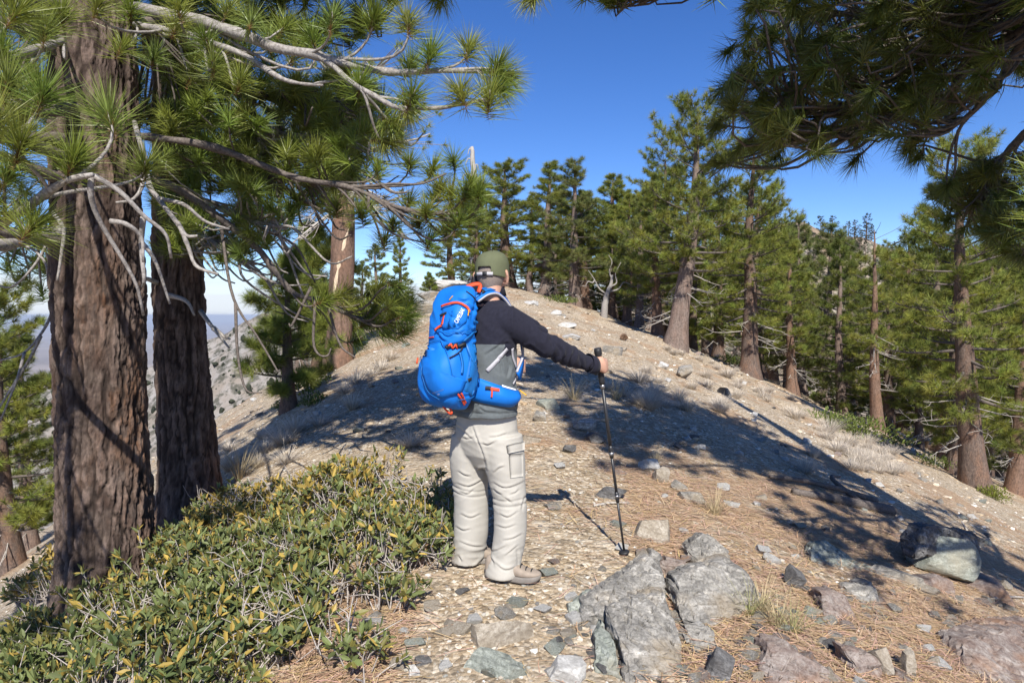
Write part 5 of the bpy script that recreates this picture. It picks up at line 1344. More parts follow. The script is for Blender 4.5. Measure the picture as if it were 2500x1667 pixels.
def ring_loft(rings, sides=40, expo=2.2):
    """rings: (centre, axis a vector, axis b vector); closed at both ends"""
    a = np.linspace(0, 2 * np.pi, sides, endpoint=False); ca, sa = np.cos(a), np.sin(a)
    ca = np.sign(ca) * np.abs(ca) ** (2 / expo); sa = np.sign(sa) * np.abs(sa) ** (2 / expo)
    v = np.concatenate([c + ca[:, None] * A + sa[:, None] * B for c, A, B in rings]); k_ = len(rings)
    i = np.arange(k_ - 1)[:, None] * sides; j = np.arange(sides)[None]; j2 = (j + 1) % sides
    q = np.stack([i + j, i + j2, i + sides + j2, i + sides + j], -1).reshape(-1, 4)
    m = len(v); v = np.concatenate([v, [rings[0][0], rings[-1][0]]]); jj = np.arange(sides); e = (k_ - 1) * sides
    t = np.concatenate([np.stack([np.full(sides, m), (jj + 1) % sides, jj], -1), np.stack([np.full(sides, m + 1), e + jj, e + (jj + 1) % sides], -1)])
    return v, q, t

def smooth_rings(keys, n):
    """keys: list of (centre(3), ra, rb) -> splined"""
    K = np.array([np.concatenate([c, [a, b]]) for c, a, b in keys]); return spline(K, n)

def fuse(acc, voxel, it=6, fac=.5):
    """closed shells grown together into one surface"""
    me = acc.mesh('tmp', None, True); o = bpy.data.objects.new('tmp', me); COL.objects.link(o)
    m = o.modifiers.new('r', 'REMESH'); m.mode = 'VOXEL'; m.voxel_size = voxel
    s = o.modifiers.new('s', 'SMOOTH'); s.iterations = it; s.factor = fac
    dg = bpy.context.evaluated_depsgraph_get(); e = o.evaluated_get(dg); em = e.to_mesh()
    v = np.empty(len(em.vertices) * 3, np.float32); em.vertices.foreach_get('co', v); nv = np.empty_like(v); em.vertices.foreach_get('normal', nv)
    lt = np.empty(len(em.polygons), np.int32); em.polygons.foreach_get('loop_total', lt); lv = np.empty(len(em.loops), np.int32); em.loops.foreach_get('vertex_index', lv)
    st = np.concatenate([[0], np.cumsum(lt)[:-1]]); q = np.array([lv[s_:s_ + 4] for s_, l in zip(st, lt) if l == 4]); t = np.array([lv[s_:s_ + 3] for s_, l in zip(st, lt) if l == 3])
    e.to_mesh_clear(); bpy.data.objects.remove(o); bpy.data.meshes.remove(me)
    return v.reshape(-1, 3).astype(float), nv.reshape(-1, 3).astype(float), [x for x in (q, t) if len(x)]

person = empty('person', PO, 'hiker seen from behind in cap, dark fleece and pale trousers, leaning on a pole', 'person')
def part(name, v, fl, mat, parent=person, smooth=True, cols=None, **kw):
    return obj_data(name, mesh(name, np.asarray(v) - PO, fl, mat, smooth, cols), parent, **kw)

MAT['skin'] = simple('skin', (.50, .285, .20), .5, .35, .10, 30, .2, .001)
MAT['hair'] = simple('grey_hair', (.22, .18, .155), .8, .2, .25, 200, .5, .002, 300)
MAT['cap'] = simple('olive_cap', (.115, .125, .072), .85, .15, .06, 40, .3, .0008, 600)
MAT['cap_dark'] = simple('olive_cap_dark', (.08, .088, .052), .85, .15, .06, 40, .3, .0008, 600)
MAT['navy'] = simple('navy_fleece', (.020, .020, .031), .95, .08, .15, 60, .5, .0012, 500, sheen=.06)
MAT['grey_fleece'] = simple('grey_fleece', (.118, .132, .136), .95, .08, .10, 60, .5, .0012, 500, sheen=.06)
MAT['khaki'] = simple('khaki_cloth', (.435, .41, .36), .85, .15, .05, 9, .25, .0006, 700)
MAT['boot'] = simple('boot_suede', (.30, .245, .195), .85, .2, .14, 30, .4, .001, 200)
MAT['sole'] = simple('boot_sole', (.20, .18, .16), .85, .2, .12, 40, .3, .001)
MAT['rubber'] = simple('black_rubber', (.018, .018, .02), .55, .4, .2, 40)
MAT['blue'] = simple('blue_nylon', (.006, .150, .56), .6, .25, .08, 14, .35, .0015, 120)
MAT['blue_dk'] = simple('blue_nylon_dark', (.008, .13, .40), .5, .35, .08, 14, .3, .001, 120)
MAT['orange'] = simple('orange_webbing', (.62, .072, .022), .6, .3, .08, 60, .3, .0006, 500)
MAT['grey_web'] = simple('grey_webbing', (.42, .41, .43), .65, .25, .05, 60, .3, .0006, 500)
MAT['black_web'] = simple('black_webbing', (.016, .016, .018), .6, .3, .1, 60, .3, .0006, 500)
MAT['white_print'] = simple('white_print', (.78, .80, .84), .6, .2, .02)
MAT['yellow'] = simple('yellow_cord', (.70, .36, .03), .6, .3, .05)
MAT['alu'] = simple('pole_alloy', (.30, .30, .31), .35, .5, .05, 40, metal=.8)
MAT['pole'] = simple('pole_black', (.022, .022, .024), .4, .5, .1, 40)
MAT['cork'] = simple('pole_cork', (.30, .19, .11), .85, .15, .2, 120)

# ---- skeleton key points (world)
Zg = PO[2]
def hp(px, py, Y): return P(px, py, Y)
pel = hp(1187, 1050, 3.60); 
SH_R = hp(1238, 778, 3.47); EL_R = hp(1345, 848, 3.52); WR_R = hp(1452, 892, 3.68)
SH_L = hp(1115, 790, 3.74); EL_L = SH_L + fw * .10 - rt * .06 + [0, 0, -.27]; WR_L = EL_L + fw * .22 + rt * .10 + [0, 0, .02]
POLE_TOP = hp(1459, 852, 3.74); tipg = ground(1525, 1356); POLE_TIP = np.array([tipg[0], tipg[1], float(H(tipg[0], tipg[1]))])
pax = unit(POLE_TOP - POLE_TIP)
def on_pole(py):
    t = (py - 852) / (1356 - 852); return POLE_TOP + (POLE_TIP - POLE_TOP) * t
HAND = on_pole(892)

# ---- body: head, neck, trunk, limbs and hands as one surface
b = Acc()
HF = math.radians(24); hf = np.array([math.sin(HF), math.cos(HF), 0]); hr_ = np.array([math.cos(HF), -math.sin(HF), 0])
hc = hp(1202, 672, 3.57)
u = np.linspace(0, 2 * np.pi, 48, endpoint=False); w_ = np.linspace(.02, math.pi - .02, 30)
U, Wv = np.meshgrid(u, w_)
dx, dy, dz = np.cos(U) * np.sin(Wv), np.sin(U) * np.sin(Wv), np.cos(Wv)         # dy: forward
hx = .076 * dx; hy = .094 * dy; hz = .118 * dz
low = sstep(.0, -.9, dz); hx = hx * (1 - .28 * low); hy = hy * (1 - .12 * low) + .014 * low * (dy > 0) - .01 * low * (dy < 0)
g_ = lambda cx, cz, s1, s2: np.exp(-((hx - cx) / s1) ** 2 - ((hz - cz) / s2) ** 2) * (dy > 0)
hy = hy + .022 * g_(0, -.02, .011, .020) + .012 * g_(0, -.035, .017, .010) - .010 * g_(.032, .005, .014, .010) - .010 * g_(-.032, .005, .014, .010) + .007 * g_(0, -.065, .022, .007) - .004 * g_(0, -.072, .02, .003) + .010 * g_(0, -.10, .02, .015) + .005 * g_(0, .022, .05, .008)
hv_ = hc + hx[..., None] * hr_ + hy[..., None] * hf + hz[..., None] * UP
i = np.arange(29)[:, None] * 48; j = np.arange(48)[None]; j2 = (j + 1) % 48
q = np.stack([i + j, i + 48 + j, i + 48 + j2, i + j2], -1).reshape(-1, 4); vv = hv_.reshape(-1, 3); m = len(vv)
t = np.concatenate([np.stack([np.full(48, m), np.arange(48), (np.arange(48) + 1) % 48], -1), np.stack([np.full(48, m + 1), 29 * 48 + (np.arange(48) + 1) % 48, 29 * 48 + np.arange(48)], -1)])
b.add(np.concatenate([vv, [hc + UP * .118, hc - UP * .118]]), q, t)
for s in (-1, 1):                                                                # ears
    ec = hc + hr_ * s * .082 + UP * -.012 - hf * .006
    rings = [(ec + UP * dz_ + hr_ * s * (.012 - .25 * abs(dz_)) - hf * .006 * (dz_ > 0), unit(hf * .9 - hr_ * s * .3) * ra, hr_ * s * .008) for dz_, ra in ((-.040, .006), (-.030, .013), (-.01, .018), (.010, .023), (.027, .021), (.039, .008))]
    b.add(*ring_loft(rings, 14))
nb_ = hc - UP * .20 - hf * .035
b.add(*ring_loft([(hc - UP * .04 - hf * .015, hr_ * .056, hf * .060), (hc - UP * .11 - hf * .026, hr_ * .057, hf * .060), (nb_, hr_ * .066, hf * .064)], 24))
tc0 = np.array([PO[0] - .035, PO[1] - .005, Zg])
b.add(*ring_loft([(nb_ + UP * .03, rt * .06, fw * .06), (tc0 + UP * 1.45, rt * .12, fw * .08), (tc0 + UP * 1.36, rt * .165, fw * .10), (tc0 + UP * 1.1, rt * .14, fw * .095), (tc0 + UP * .92, rt * .15, fw * .10), (tc0 + UP * .82, rt * .13, fw * .09)], 28))
HIP_R = pel + rt * .085 - UP * .03; HIP_L = pel - rt * .085 - UP * .03
FT_R = hp(1224, 1395, 3.55); FT_L = hp(1140, 1370, 3.74)
FT_R[2] = float(H(*FT_R[:2])) + .07; FT_L[2] = float(H(*FT_L[:2])) + .07
KN_R = hp(1243, 1228, 3.52); KN_L = hp(1150, 1222, 3.70)
for a, k_, c_ in ((HIP_R, KN_R, FT_R), (HIP_L, KN_L, FT_L)):
    pp = spline([a + UP * .06, a, (a + k_) / 2, k_, (k_ + c_) / 2 , c_], 16); v, q, t = tube(pp, np.interp(np.arange(16), [0, 3, 9, 12, 15], [.07, .078, .05, .05, .036]), 14); b.add(v, q, t)
for s, e_, w2 in ((SH_R, EL_R, WR_R), (SH_L, EL_L, WR_L)):
    pp = spline([s * .7 + tc0 * .3 + UP * (1.36 * .3), s, e_, w2], 16); v, q, t = tube(pp, np.interp(np.arange(16), [0, 5, 10, 15], [.05, .05, .037, .027]), 12); b.add(v, q, t)
# right hand closed on the pole grip
def hand(wr, grip, axis_up, out, rad):
    """palm between wrist and grip; fingers wrap from the outside over the far side; out: from wrist to knuckles"""
    out = unit(out - axis_up * (out @ axis_up)); far = unit(np.cross(axis_up, out)); far = far if far[1] > 0 else -far
    pc = grip - far * (rad + .013)
    b.add(*ring_loft([(wr, axis_up * .026, far * .019), (wr * .5 + (pc - out * .02) * .5, axis_up * .032, far * .019), (pc - out * .022, axis_up * .040, far * .015), (pc + out * .012, axis_up * .041, far * .014), (pc + out * .028, axis_up * .038, far * .011)], 16))
    for k_, (dz_, ln) in enumerate(((.030, 1.0), (.010, 1.08), (-.011, 1.0), (-.031, .85))):
        c0 = grip + axis_up * dz_; rr = rad + .009
        pts = [c0 - far * (rad + .010) + out * .018, c0 - far * rr * .45 + out * (rr + .012), c0 + far * rr * .5 + out * (rr + .002) * ln, c0 + far * (rr + .002) - out * .002, c0 + far * rr * .55 - out * rr * .85 * ln]
        v, q, t = tube(spline(pts, 12), np.linspace(.0105, .0078, 12), 8); b.add(v, q, t)
    c0 = grip + axis_up * .036
    v, q, t = tube(spline([pc - out * .018 + axis_up * .02, c0 - far * (rad + .008) - out * .020 + axis_up * .008, c0 - out * (rad + .012) + axis_up * .012, c0 + far * (rad + .009) + axis_up * .010, c0 + far * (rad + .008) + out * .018], 12), np.linspace(.013, .0085, 12), 8); b.add(v, q, t)
hand(WR_R, HAND, pax, HAND - WR_R, .017)
hand(WR_L, WR_L + fw * .085 + rt * .03, UP, unit(fw + rt * .4), .014)
bv_, bn_, bfl = fuse(b, .0066, 3, .4)
# hair stubble as colour of the scalp: child mesh hugging the back of the head
body = part('body', bv_, bfl, MAT['skin'])
hm = []
sel = (Wv > .15)
hv2 = hc + (hx * 1.025)[..., None] * hr_ + (hy * 1.025)[..., None] * hf + (hz * 1.02)[..., None] * UP
keepf = []
for r_ in range(4, 22):
    for c_ in range(48):
        yy_ = dy[r_, c_]; zz_ = dz[r_, c_]
        if yy_ < -.15 and zz_ > -.62 + .15 * abs(dx[r_, c_]): keepf.append([r_ * 48 + c_, (r_ + 1) * 48 + c_, (r_ + 1) * 48 + (c_ + 1) % 48, r_ * 48 + (c_ + 1) % 48])
part('hair', hv2.reshape(-1, 3), np.array(keepf), MAT['hair'])

# ---- trousers
b = Acc()
b.add(*ring_loft([(pel + UP * .16, rt * .165, fw * .118), (pel + UP * .06, rt * .172, fw * .13), (pel - UP * .03, rt * .176, fw * .138), (pel - UP * .12, rt * .150, fw * .115), (pel - UP * .19, rt * .07, fw * .07)], 40, 2.4))
SR, SL = 1 / F * 3.55, 1 / F * 3.72
def leg(keys, Y0, Y1, zb):
    kk = []
    for px, py, hw, fr in keys:
        c_ = hp(px, py, Y0 + (Y1 - Y0) * fr); kk.append((c_, hw / F * c_[1], hw / F * c_[1] * 1.02))
    R_ = smooth_rings(kk, 26)
    b.add(*ring_loft([(q_[:3], rt * q_[3], fw * q_[4]) for q_ in R_], 32, 2.3))
leg([(1222, 1060, 50, 0), (1229, 1120, 50, .15), (1238, 1180, 42, .4), (1244, 1225, 39, .5), (1246, 1280, 38, .7), (1243, 1320, 38, .8), (1236, 1360, 37, .9), (1228, 1390, 40, 1), (1227, 1403, 40.5, 1)], 3.54, 3.56, 0)
leg([(1152, 1060, 48, 0), (1147, 1120, 47.5, .15), (1148, 1180, 42, .4), (1150, 1225, 39.5, .5), (1150, 1280, 40, .7), (1148, 1320, 39, .8), (1146, 1340, 37, .9), (1142, 1358, 36, 1), (1140, 1369, 36, 1)], 3.66, 3.74, 0)
tv, tn, tfl = fuse(b, .0056, 9, .5)
zr = tv[:, 2] - Zg
kne = np.exp(-((zr - .43) / .07) ** 2); ank = np.exp(-((zr - .10) / .09) ** 2); cro = np.exp(-((zr - .76) / .10) ** 2); mid_ = .25
q3 = tv * np.array([1, 1, 1.0])
sk_ = (tv @ (rt * .8 + fw * .2))
fold = np.stack([sk_ * 7, (tv @ fw) * 5, zr * 26 + sk_ * 9], -1); fold2 = np.stack([sk_ * 6 + 9, (tv @ fw) * 5, zr * 24 - sk_ * 14], -1)
rid = lambda p, s: 1 - 2 * np.abs(vnoise(p, s))
amp = .0028 * kne + .005 * ank + .002 * cro + .0008
tv = tv + tn * (amp * (rid(fold, 3) * .6 + rid(fold2, 5) * .5 - .35) + .004 * fbm(tv * np.array([5, 5, 2.5]), 2, 8))[:, None]
seam = np.exp(-((zr - .455 - .02 * np.sin(sk_ * 9)) / .006) ** 2) + np.exp(-((zr - .425 - .02 * np.sin(sk_ * 9)) / .006) ** 2)
tv = tv - tn * (.0045 * seam)[:, None]
def crease(v, n, lines, conv, amp=.0055, w=2.2):
    """press folds of cloth into a surface along lines seen in the photograph"""
    px, py = topix(v); fac = sstep(.0, .35, -(n * unit(v - np.array([0, 0, CAMZ]))).sum(1)); d_tot = np.zeros(len(v))
    for l in lines:
        pl_ = spline(np.array([(*conv(*q), 0) for q in l], float), 30)[:, :2]
        best = np.full(len(v), 1e9); sgn = np.zeros(len(v)); tt = np.zeros(len(v))
        near = (px > pl_[:, 0].min() - 25) & (px < pl_[:, 0].max() + 25) & (py > pl_[:, 1].min() - 25) & (py < pl_[:, 1].max() + 25); ix = np.where(near)[0]
        if not len(ix): continue
        D = np.hypot(px[ix][:, None] - pl_[None, :, 0], py[ix][:, None] - pl_[None, :, 1]); k_ = D.argmin(1); d = D[np.arange(len(ix)), k_]
        tg = np.gradient(pl_, axis=0)[k_]; sg = np.sign(tg[:, 0] * (py[ix] - pl_[k_, 1]) - tg[:, 1] * (px[ix] - pl_[k_, 0]))
        en = np.sin(np.clip((k_ + .5) / 30, 0, 1) * np.pi) ** .5
        d_tot[ix] += amp * en * (-np.exp(-(d / w) ** 2) + .75 * np.exp(-((d * sg + 5.5) / 3.6) ** 2))
    return v + n * (d_tot * fac)[:, None]
c2x = lambda x, y: (1020 + x / 3.267, 980 + y / 3.267)
tv = crease(tv, tn, [[(300, 190), (360, 240), (440, 310)], [(270, 160), (310, 200), (350, 215)], [(430, 190), (470, 300), (520, 430), (550, 560)], [(570, 290), (640, 282), (710, 258)], [(500, 335), (560, 350), (630, 318)], [(350, 290), (400, 300), (450, 285)],
    [(600, 650), (680, 690), (760, 680), (850, 640)], [(310, 655), (400, 682), (480, 650), (545, 610)], [(600, 700), (630, 725), (665, 745)], [(735, 745), (780, 730), (810, 705)], [(610, 570), (650, 535), (690, 520)], [(320, 560), (370, 590), (420, 600)], [(470, 560), (510, 540), (545, 545)],
    [(690, 770), (720, 790), (750, 815)], [(830, 860), (845, 800), (855, 760)], [(330, 720), (400, 740), (450, 700)], [(680, 1110), (760, 1095), (830, 1060)], [(560, 1200), (640, 1185), (710, 1150)], [(590, 1260), (670, 1335), (720, 1345), (785, 1318)], [(570, 1230), (590, 1265), (605, 1300)], [(330, 1120), (430, 1155), (520, 1160)], [(320, 1230), (335, 1255), (345, 1275)],
    [(480, 1290), (520, 1255), (560, 1220)], [(420, 1360), (470, 1310), (540, 1250)], [(700, 1230), (740, 1200), (800, 1150)], [(620, 990), (700, 1010), (780, 985)], [(340, 900), (420, 930), (500, 900)], [(650, 900), (720, 925), (800, 880)], [(790, 1180), (800, 1250), (798, 1320)], [(300, 1000), (360, 1030), (420, 1020)]], c2x)
trousers = part('trousers', tv, tfl, MAT['khaki'])

# ---- fleece jacket
b = Acc()
kk = [((tc0 + UP * z_) + rt * ox + fw * oy, a_, b_) for z_, a_, b_, ox, oy in ((.865, .196, .142, .0, .0), (.93, .198, .145, 0, 0), (1.02, .188, .138, 0, 0), (1.12, .186, .133, 0, 0), (1.24, .196, .132, 0, 0), (1.34, .200, .124, 0, .0), (1.405, .185, .108, 0, .005), (1.45, .140, .09, .0, .012), (1.49, .09, .078, 0, .02), (1.52, .072, .07, 0, .03))]
R_ = smooth_rings(kk, 36); b.add(*ring_loft([(q_[:3], rt * q_[3], fw * q_[4]) for q_ in R_], 44, 2.35))
def sleeve(s, e_, w2, rads):
    root = s * .62 + (tc0 + UP * 1.36) * .38
    pp = spline([root, s, (s + e_) / 2 + UP * .004, e_, (e_ + w2) / 2 - UP * .004, w2], 26); v, q, t = tube(pp, np.interp(np.arange(26), [0, 5, 10, 15, 20, 25], rads), 24); b.add(v, q, t)
sleeve(SH_R - UP * .01, EL_R, WR_R - unit(WR_R - EL_R) * .004, [.080, .082, .071, .062, .054, .044])
sleeve(SH_L - UP * .01, EL_L, WR_L, [.08, .085, .075, .066, .058, .048])
jv, jn, jfl = fuse(b, .0062, 5, .5)
d_arm = unit(WR_R - SH_R); al = (jv - SH_R) @ d_arm; per_ = np.linalg.norm(jv - SH_R - al[:, None] * d_arm, axis=1)
arm = sstep(.08, .16, al) * (per_ < .2)
zr = jv[:, 2] - Zg
fa = np.stack([al * 21 + (jv @ UP) * 4, (jv @ UP) * 6, (jv @ fw) * 6], -1); fb = np.stack([(jv @ rt) * 5, (jv @ fw) * 5, zr * 13 + (jv @ rt) * 11], -1)
wr_ = np.exp(-((al - .5) / .1) ** 2) + np.exp(-((al - .12) / .08) ** 2) + np.exp(-((al - .29) / .09) ** 2)
jv = jv + jn * (arm * (.0035 + .0075 * wr_) * (rid(fa, 13) - .4) + (1 - arm) * (.006 * (rid(fb, 15) - .45) + .005 * fbm(jv * 5, 2, 16)))[:, None]
jv = jv - jn * (.006 * np.exp(-((zr - .895) / .004) ** 2) * (1 - arm))[:, None]
c8 = lambda x, y: (980 + x / 3.409, 580 + y / 3.409)       # from an enlarged view
jv = crease(jv, jn, [[(700, 978), (790, 915), (870, 850)], [(830, 905), (870, 880), (905, 885)], [(1390, 1065), (1410, 1010), (1440, 940)], [(1540, 1135), (1565, 1090), (1595, 1045)], [(1060, 890), (1110, 930), (1180, 985)], [(920, 480), (905, 620), (905, 770)], [(1150, 760), (1200, 790), (1270, 800)], [(1100, 700), (1150, 730), (1190, 735)],
    [(960, 890), (1010, 910), (1080, 900)], [(1280, 880), (1330, 940), (1340, 1000)], [(1480, 990), (1500, 1050), (1490, 1110)], [(1230, 830), (1260, 890), (1250, 960)], [(800, 980), (830, 1060), (840, 1130)], [(880, 1010), (900, 1080), (880, 1160)], [(960, 1180), (975, 1230), (985, 1250)], [(640, 1410), (700, 1450), (800, 1455)], [(860, 1400), (900, 1430), (980, 1420)], [(640, 1385), (630, 1400), (610, 1420)]], c8, .007)
# the yoke and sleeves are navy, the lower body grey: two cloths, one garment
yoke = (zr > 1.248 + .01 * np.sin((jv @ rt) * 8)) | (((jv - tc0) @ rt) > .175 + .18 * np.clip(1.25 - zr, 0, .1)) & (zr > 1.02) & (al > .03) | (((jv - tc0) @ rt) < -.175) & (zr > 1.0) & (((jv - SH_L) @ unit(EL_L - SH_L)) > 0)
def split(fl, m):
    A_, B_ = [], []
    for f_ in fl:
        k_ = m[f_].mean(1) > .5; A_.append(f_[k_]); B_.append(f_[~k_])
    return [x for x in A_ if len(x)], [x for x in B_ if len(x)]
fy, fg = split(jfl, yoke)
jacket = part('jacket', jv, fg + fy, MAT['grey_fleece'])
jacket.data.materials.append(MAT['navy'])
ng = sum(len(x) for x in fg); mi = np.zeros(len(jacket.data.polygons), np.int32); mi[ng:] = 1
# polygons keep the order of the face lists
jacket.data.polygons.foreach_set('material_index', mi)
# collar
cc0 = tc0 + UP * 1.525 + fw * .03
def open_loft(rings, sides=40, thick=.006):
    a = np.linspace(0, 2 * np.pi, sides, endpoint=False)
    prof = rings + [(c_, A_ * (1 - thick / np.linalg.norm(A_)), B_ * (1 - thick / np.linalg.norm(B_))) for c_, A_, B_ in rings[::-1]]
    v = np.concatenate([c_ + np.cos(a)[:, None] * A_ + np.sin(a)[:, None] * B_ for c_, A_, B_ in prof]); k_ = len(prof)
    i = np.arange(k_)[:, None] * sides; i2 = (np.arange(k_)[:, None] + 1) % k_ * sides; j = np.arange(sides)[None]; j2 = (j + 1) % sides
    return v, np.stack([i + j, i + j2, i2 + j2, i2 + j], -1).reshape(-1, 4)
v, q = open_loft([(cc0 - UP * .035, rt * .105, fw * .092), (cc0 + UP * .01, rt * .088, fw * .086), (cc0 + UP * .045 + fw * .008, rt * .083, fw * .084), (cc0 + UP * .078 + fw * .014, rt * .086, fw * .088)])
part('collar', v, q, MAT['navy'], jacket)
v, q = open_loft([(WR_R - unit(WR_R - EL_R) * .045, UP * .053, unit(np.cross(UP, WR_R - EL_R)) * .051), (WR_R + unit(WR_R - EL_R) * .004, UP * .050, unit(np.cross(UP, WR_R - EL_R)) * .047)], 24)
part('cuff', v, q, MAT['navy'], jacket)

# ---- surfaces to lay straps and seams on
def bvh_of(v, fl): return BVHTree.FromPolygons([tuple(x) for x in v], [tuple(int(i_) for i_ in f_) for f in fl for f_ in f])
def lay(bv, pxs, off=.003, n=24):
    """points of a surface seen along a line in the photograph, and the normals there"""
    pp = spline(np.array([(a, b_, 0) for a, b_ in pxs], float), n); O = Vector((0, 0, CAMZ)); pts, nrm = [], []
    for a, b_, _ in pp:
        h_ = bv.ray_cast(O, Vector(ray(a, b_)).normalized())
        if h_[0] is None:
            if not pts: continue
            h_ = bv.find_nearest(Vector((pts[-1]).tolist())); 
            continue
        nn = np.array(h_[1]); nn = nn if nn @ ray(a, b_) < 0 else -nn
        pts.append(np.array(h_[0]) + nn * off); nrm.append(nn)
    return np.array(pts), np.array(nrm)
def ribbon(pts, nrm, w, th=.002):
    """strap with thickness"""
    k_ = np.ones(5) / 5
    if len(nrm) > 6: nrm = unit(np.stack([np.convolve(np.pad(nrm[:, c_], 2, mode='edge'), k_, 'valid') for c_ in range(3)], -1))
    w = np.broadcast_to(w, (len(pts),))[:, None]
    tg = unit(np.gradient(pts, axis=0)); sd = unit(np.cross(tg, nrm))
    v = np.stack([pts - sd * w / 2, pts + sd * w / 2, pts + sd * w / 2 - nrm * th, pts - sd * w / 2 - nrm * th], 1); n = len(pts)
    i = np.arange(n - 1)[:, None] * 4
    q = np.concatenate([np.concatenate([i + a, i + (a + 1) % 4, i + 4 + (a + 1) % 4, i + 4 + a], 1) for a in range(4)] + [np.array([[0, 3, 2, 1], [4 * n - 4, 4 * n - 3, 4 * n - 2, 4 * n - 1]])])
    return v.reshape(-1, 3), q
def slab(bv, quad_px, off=.006, n=6, th=.008, bulge=.004):
    """a flap or pocket lying on a surface: four corners in the photograph"""
    A_, B_, C_, D_ = [np.array(x, float) for x in quad_px]; g = []; O = Vector((0, 0, CAMZ)); nrm = None
    for i in range(n):
        for j in range(n):
            s_, t_ = i / (n - 1), j / (n - 1); p_ = (A_ * (1 - s_) + B_ * s_) * (1 - t_) + (D_ * (1 - s_) + C_ * s_) * t_
            h_ = bv.ray_cast(O, Vector(ray(*p_)).normalized())
            if h_[0] is None: h_ = bv.find_nearest(Vector(P(p_[0], p_[1], 3.5).tolist()))
            nn = np.array(h_[1]); nn = nn if nn[1] < .3 else -nn
            g.append(np.array(h_[0]) + nn * (off + bulge * math.sin(math.pi * s_) * math.sin(math.pi * t_)))
            nrm = nn if nrm is None else nrm + nn
    g = np.array(g); nrm = unit(nrm); m = len(g); v = np.concatenate([g, g - nrm * (th + off)])
    idx = np.arange(m).reshape(n, n); q = [[idx[i, j], idx[i + 1, j], idx[i + 1, j + 1], idx[i, j + 1]] for i in range(n - 1) for j in range(n - 1)]
    rim = list(idx[:, 0]) + list(idx[-1, 1:]) + list(idx[-2::-1, -1]) + list(idx[0, -2:0:-1])
    q += [[rim[a], rim[(a + 1) % len(rim)], rim[(a + 1) % len(rim)] + m, rim[a] + m] for a in range(len(rim))]
    return v, np.array(q)
TB = bvh_of(tv, tfl); JB = bvh_of(jv, jfl)
pk = None
v, q = slab(TB, [(1242, 1108), (1275, 1106), (1276, 1162), (1246, 1166)], .004, 7, .010, .006); pk = part('cargo_pocket', v, q, MAT['khaki'], trousers)
v, q = slab(TB, [(1237, 1086), (1277, 1078), (1277, 1098), (1240, 1106)], .009, 6, .010, .003); part('pocket_flap', v, q, MAT['khaki'], trousers)

# ---- cap
cv = []; u = np.linspace(0, 2 * np.pi, 56, endpoint=False)
rows = [(-.012, 1.00), (.008, 1.015), (.03, 1.015), (.052, .985), (.072, .92), (.090, .80), (.103, .62), (.111, .40), (.115, .18), (.116, .02)]
cr_c = hc + UP * .012 - hf * .002
rings = []
for dz_, s in rows:
    ringp = []
    for a in u:
        x_, y_ = math.cos(a) * .086 * s, math.sin(a) * .102 * s
        back = max(0, -math.sin(a)); zlow = dz_
        if dz_ < .03: zlow = dz_ - .020 * (1 - back) + 0.0
        ringp.append(cr_c + hr_ * x_ + hf * y_ + UP * (zlow + .004 * math.sin(a)))
    rings.append(ringp)
R3 = np.array(rings)
# crescent opening at the back, above the strap
n0 = len(u); vlist = R3.reshape(-1, 3); fq = []
aback = np.array([abs(((a - 1.5 * math.pi + math.pi) % (2 * math.pi)) - math.pi) for a in u])
for r_ in range(len(rows) - 1):
    for c_ in range(n0):
        c2_ = (c_ + 1) % n0; am = (aback[c_] + aback[c2_]) / 2; zm = (rows[r_][0] + rows[r_ + 1][0]) / 2
        if am < .50 and -.02 < zm < .032 * math.sqrt(max(0, 1 - (am / .52) ** 2)) + .004: continue
        fq.append([r_ * n0 + c_, r_ * n0 + c2_, (r_ + 1) * n0 + c2_, (r_ + 1) * n0 + c_])
cap = part('cap', vlist, np.array(fq), MAT['cap'])
md = cap.modifiers.new('thick', 'SOLIDIFY'); md.thickness = .003; md.offset = -1
md = cap.modifiers.new('sub', 'SUBSURF'); md.levels = 1; md.render_levels = 1
pts = np.array([cr_c + hr_ * math.cos(a) * .0885 + hf * math.sin(a) * .1045 + UP * -.010 for a in np.linspace(1.5 * math.pi - .56, 1.5 * math.pi + .56, 14)]); nr_ = unit((pts - cr_c) * [1, 1, 0])
v, q = ribbon(pts, nr_, .017, .002); part('cap_strap', v, q, MAT['grey_web'], cap)
v, q = ribbon(pts[6:10] + nr_[6:10] * .003, nr_[6:10], .022, .004); part('cap_buckle', v, q, MAT['rubber'], cap)
bp = []
for s in np.linspace(0, 1, 5):
    for a in np.linspace(.5, math.pi - .5, 14): bp.append(cr_c + hr_ * math.cos(a) * (.084 + .012 * s) + hf * math.sin(a) * (.100 + .07 * s) + UP * (-.012 - .025 * s * s - .012 * abs(math.cos(a))))
i = np.arange(4)[:, None] * 14; j = np.arange(13)[None]
brim = part('brim', np.array(bp), np.stack([i + j, i + j + 1, i + 14 + j + 1, i + 14 + j], -1).reshape(-1, 4), MAT['cap_dark'], cap); md = brim.modifiers.new('t', 'SOLIDIFY'); md.thickness = .004

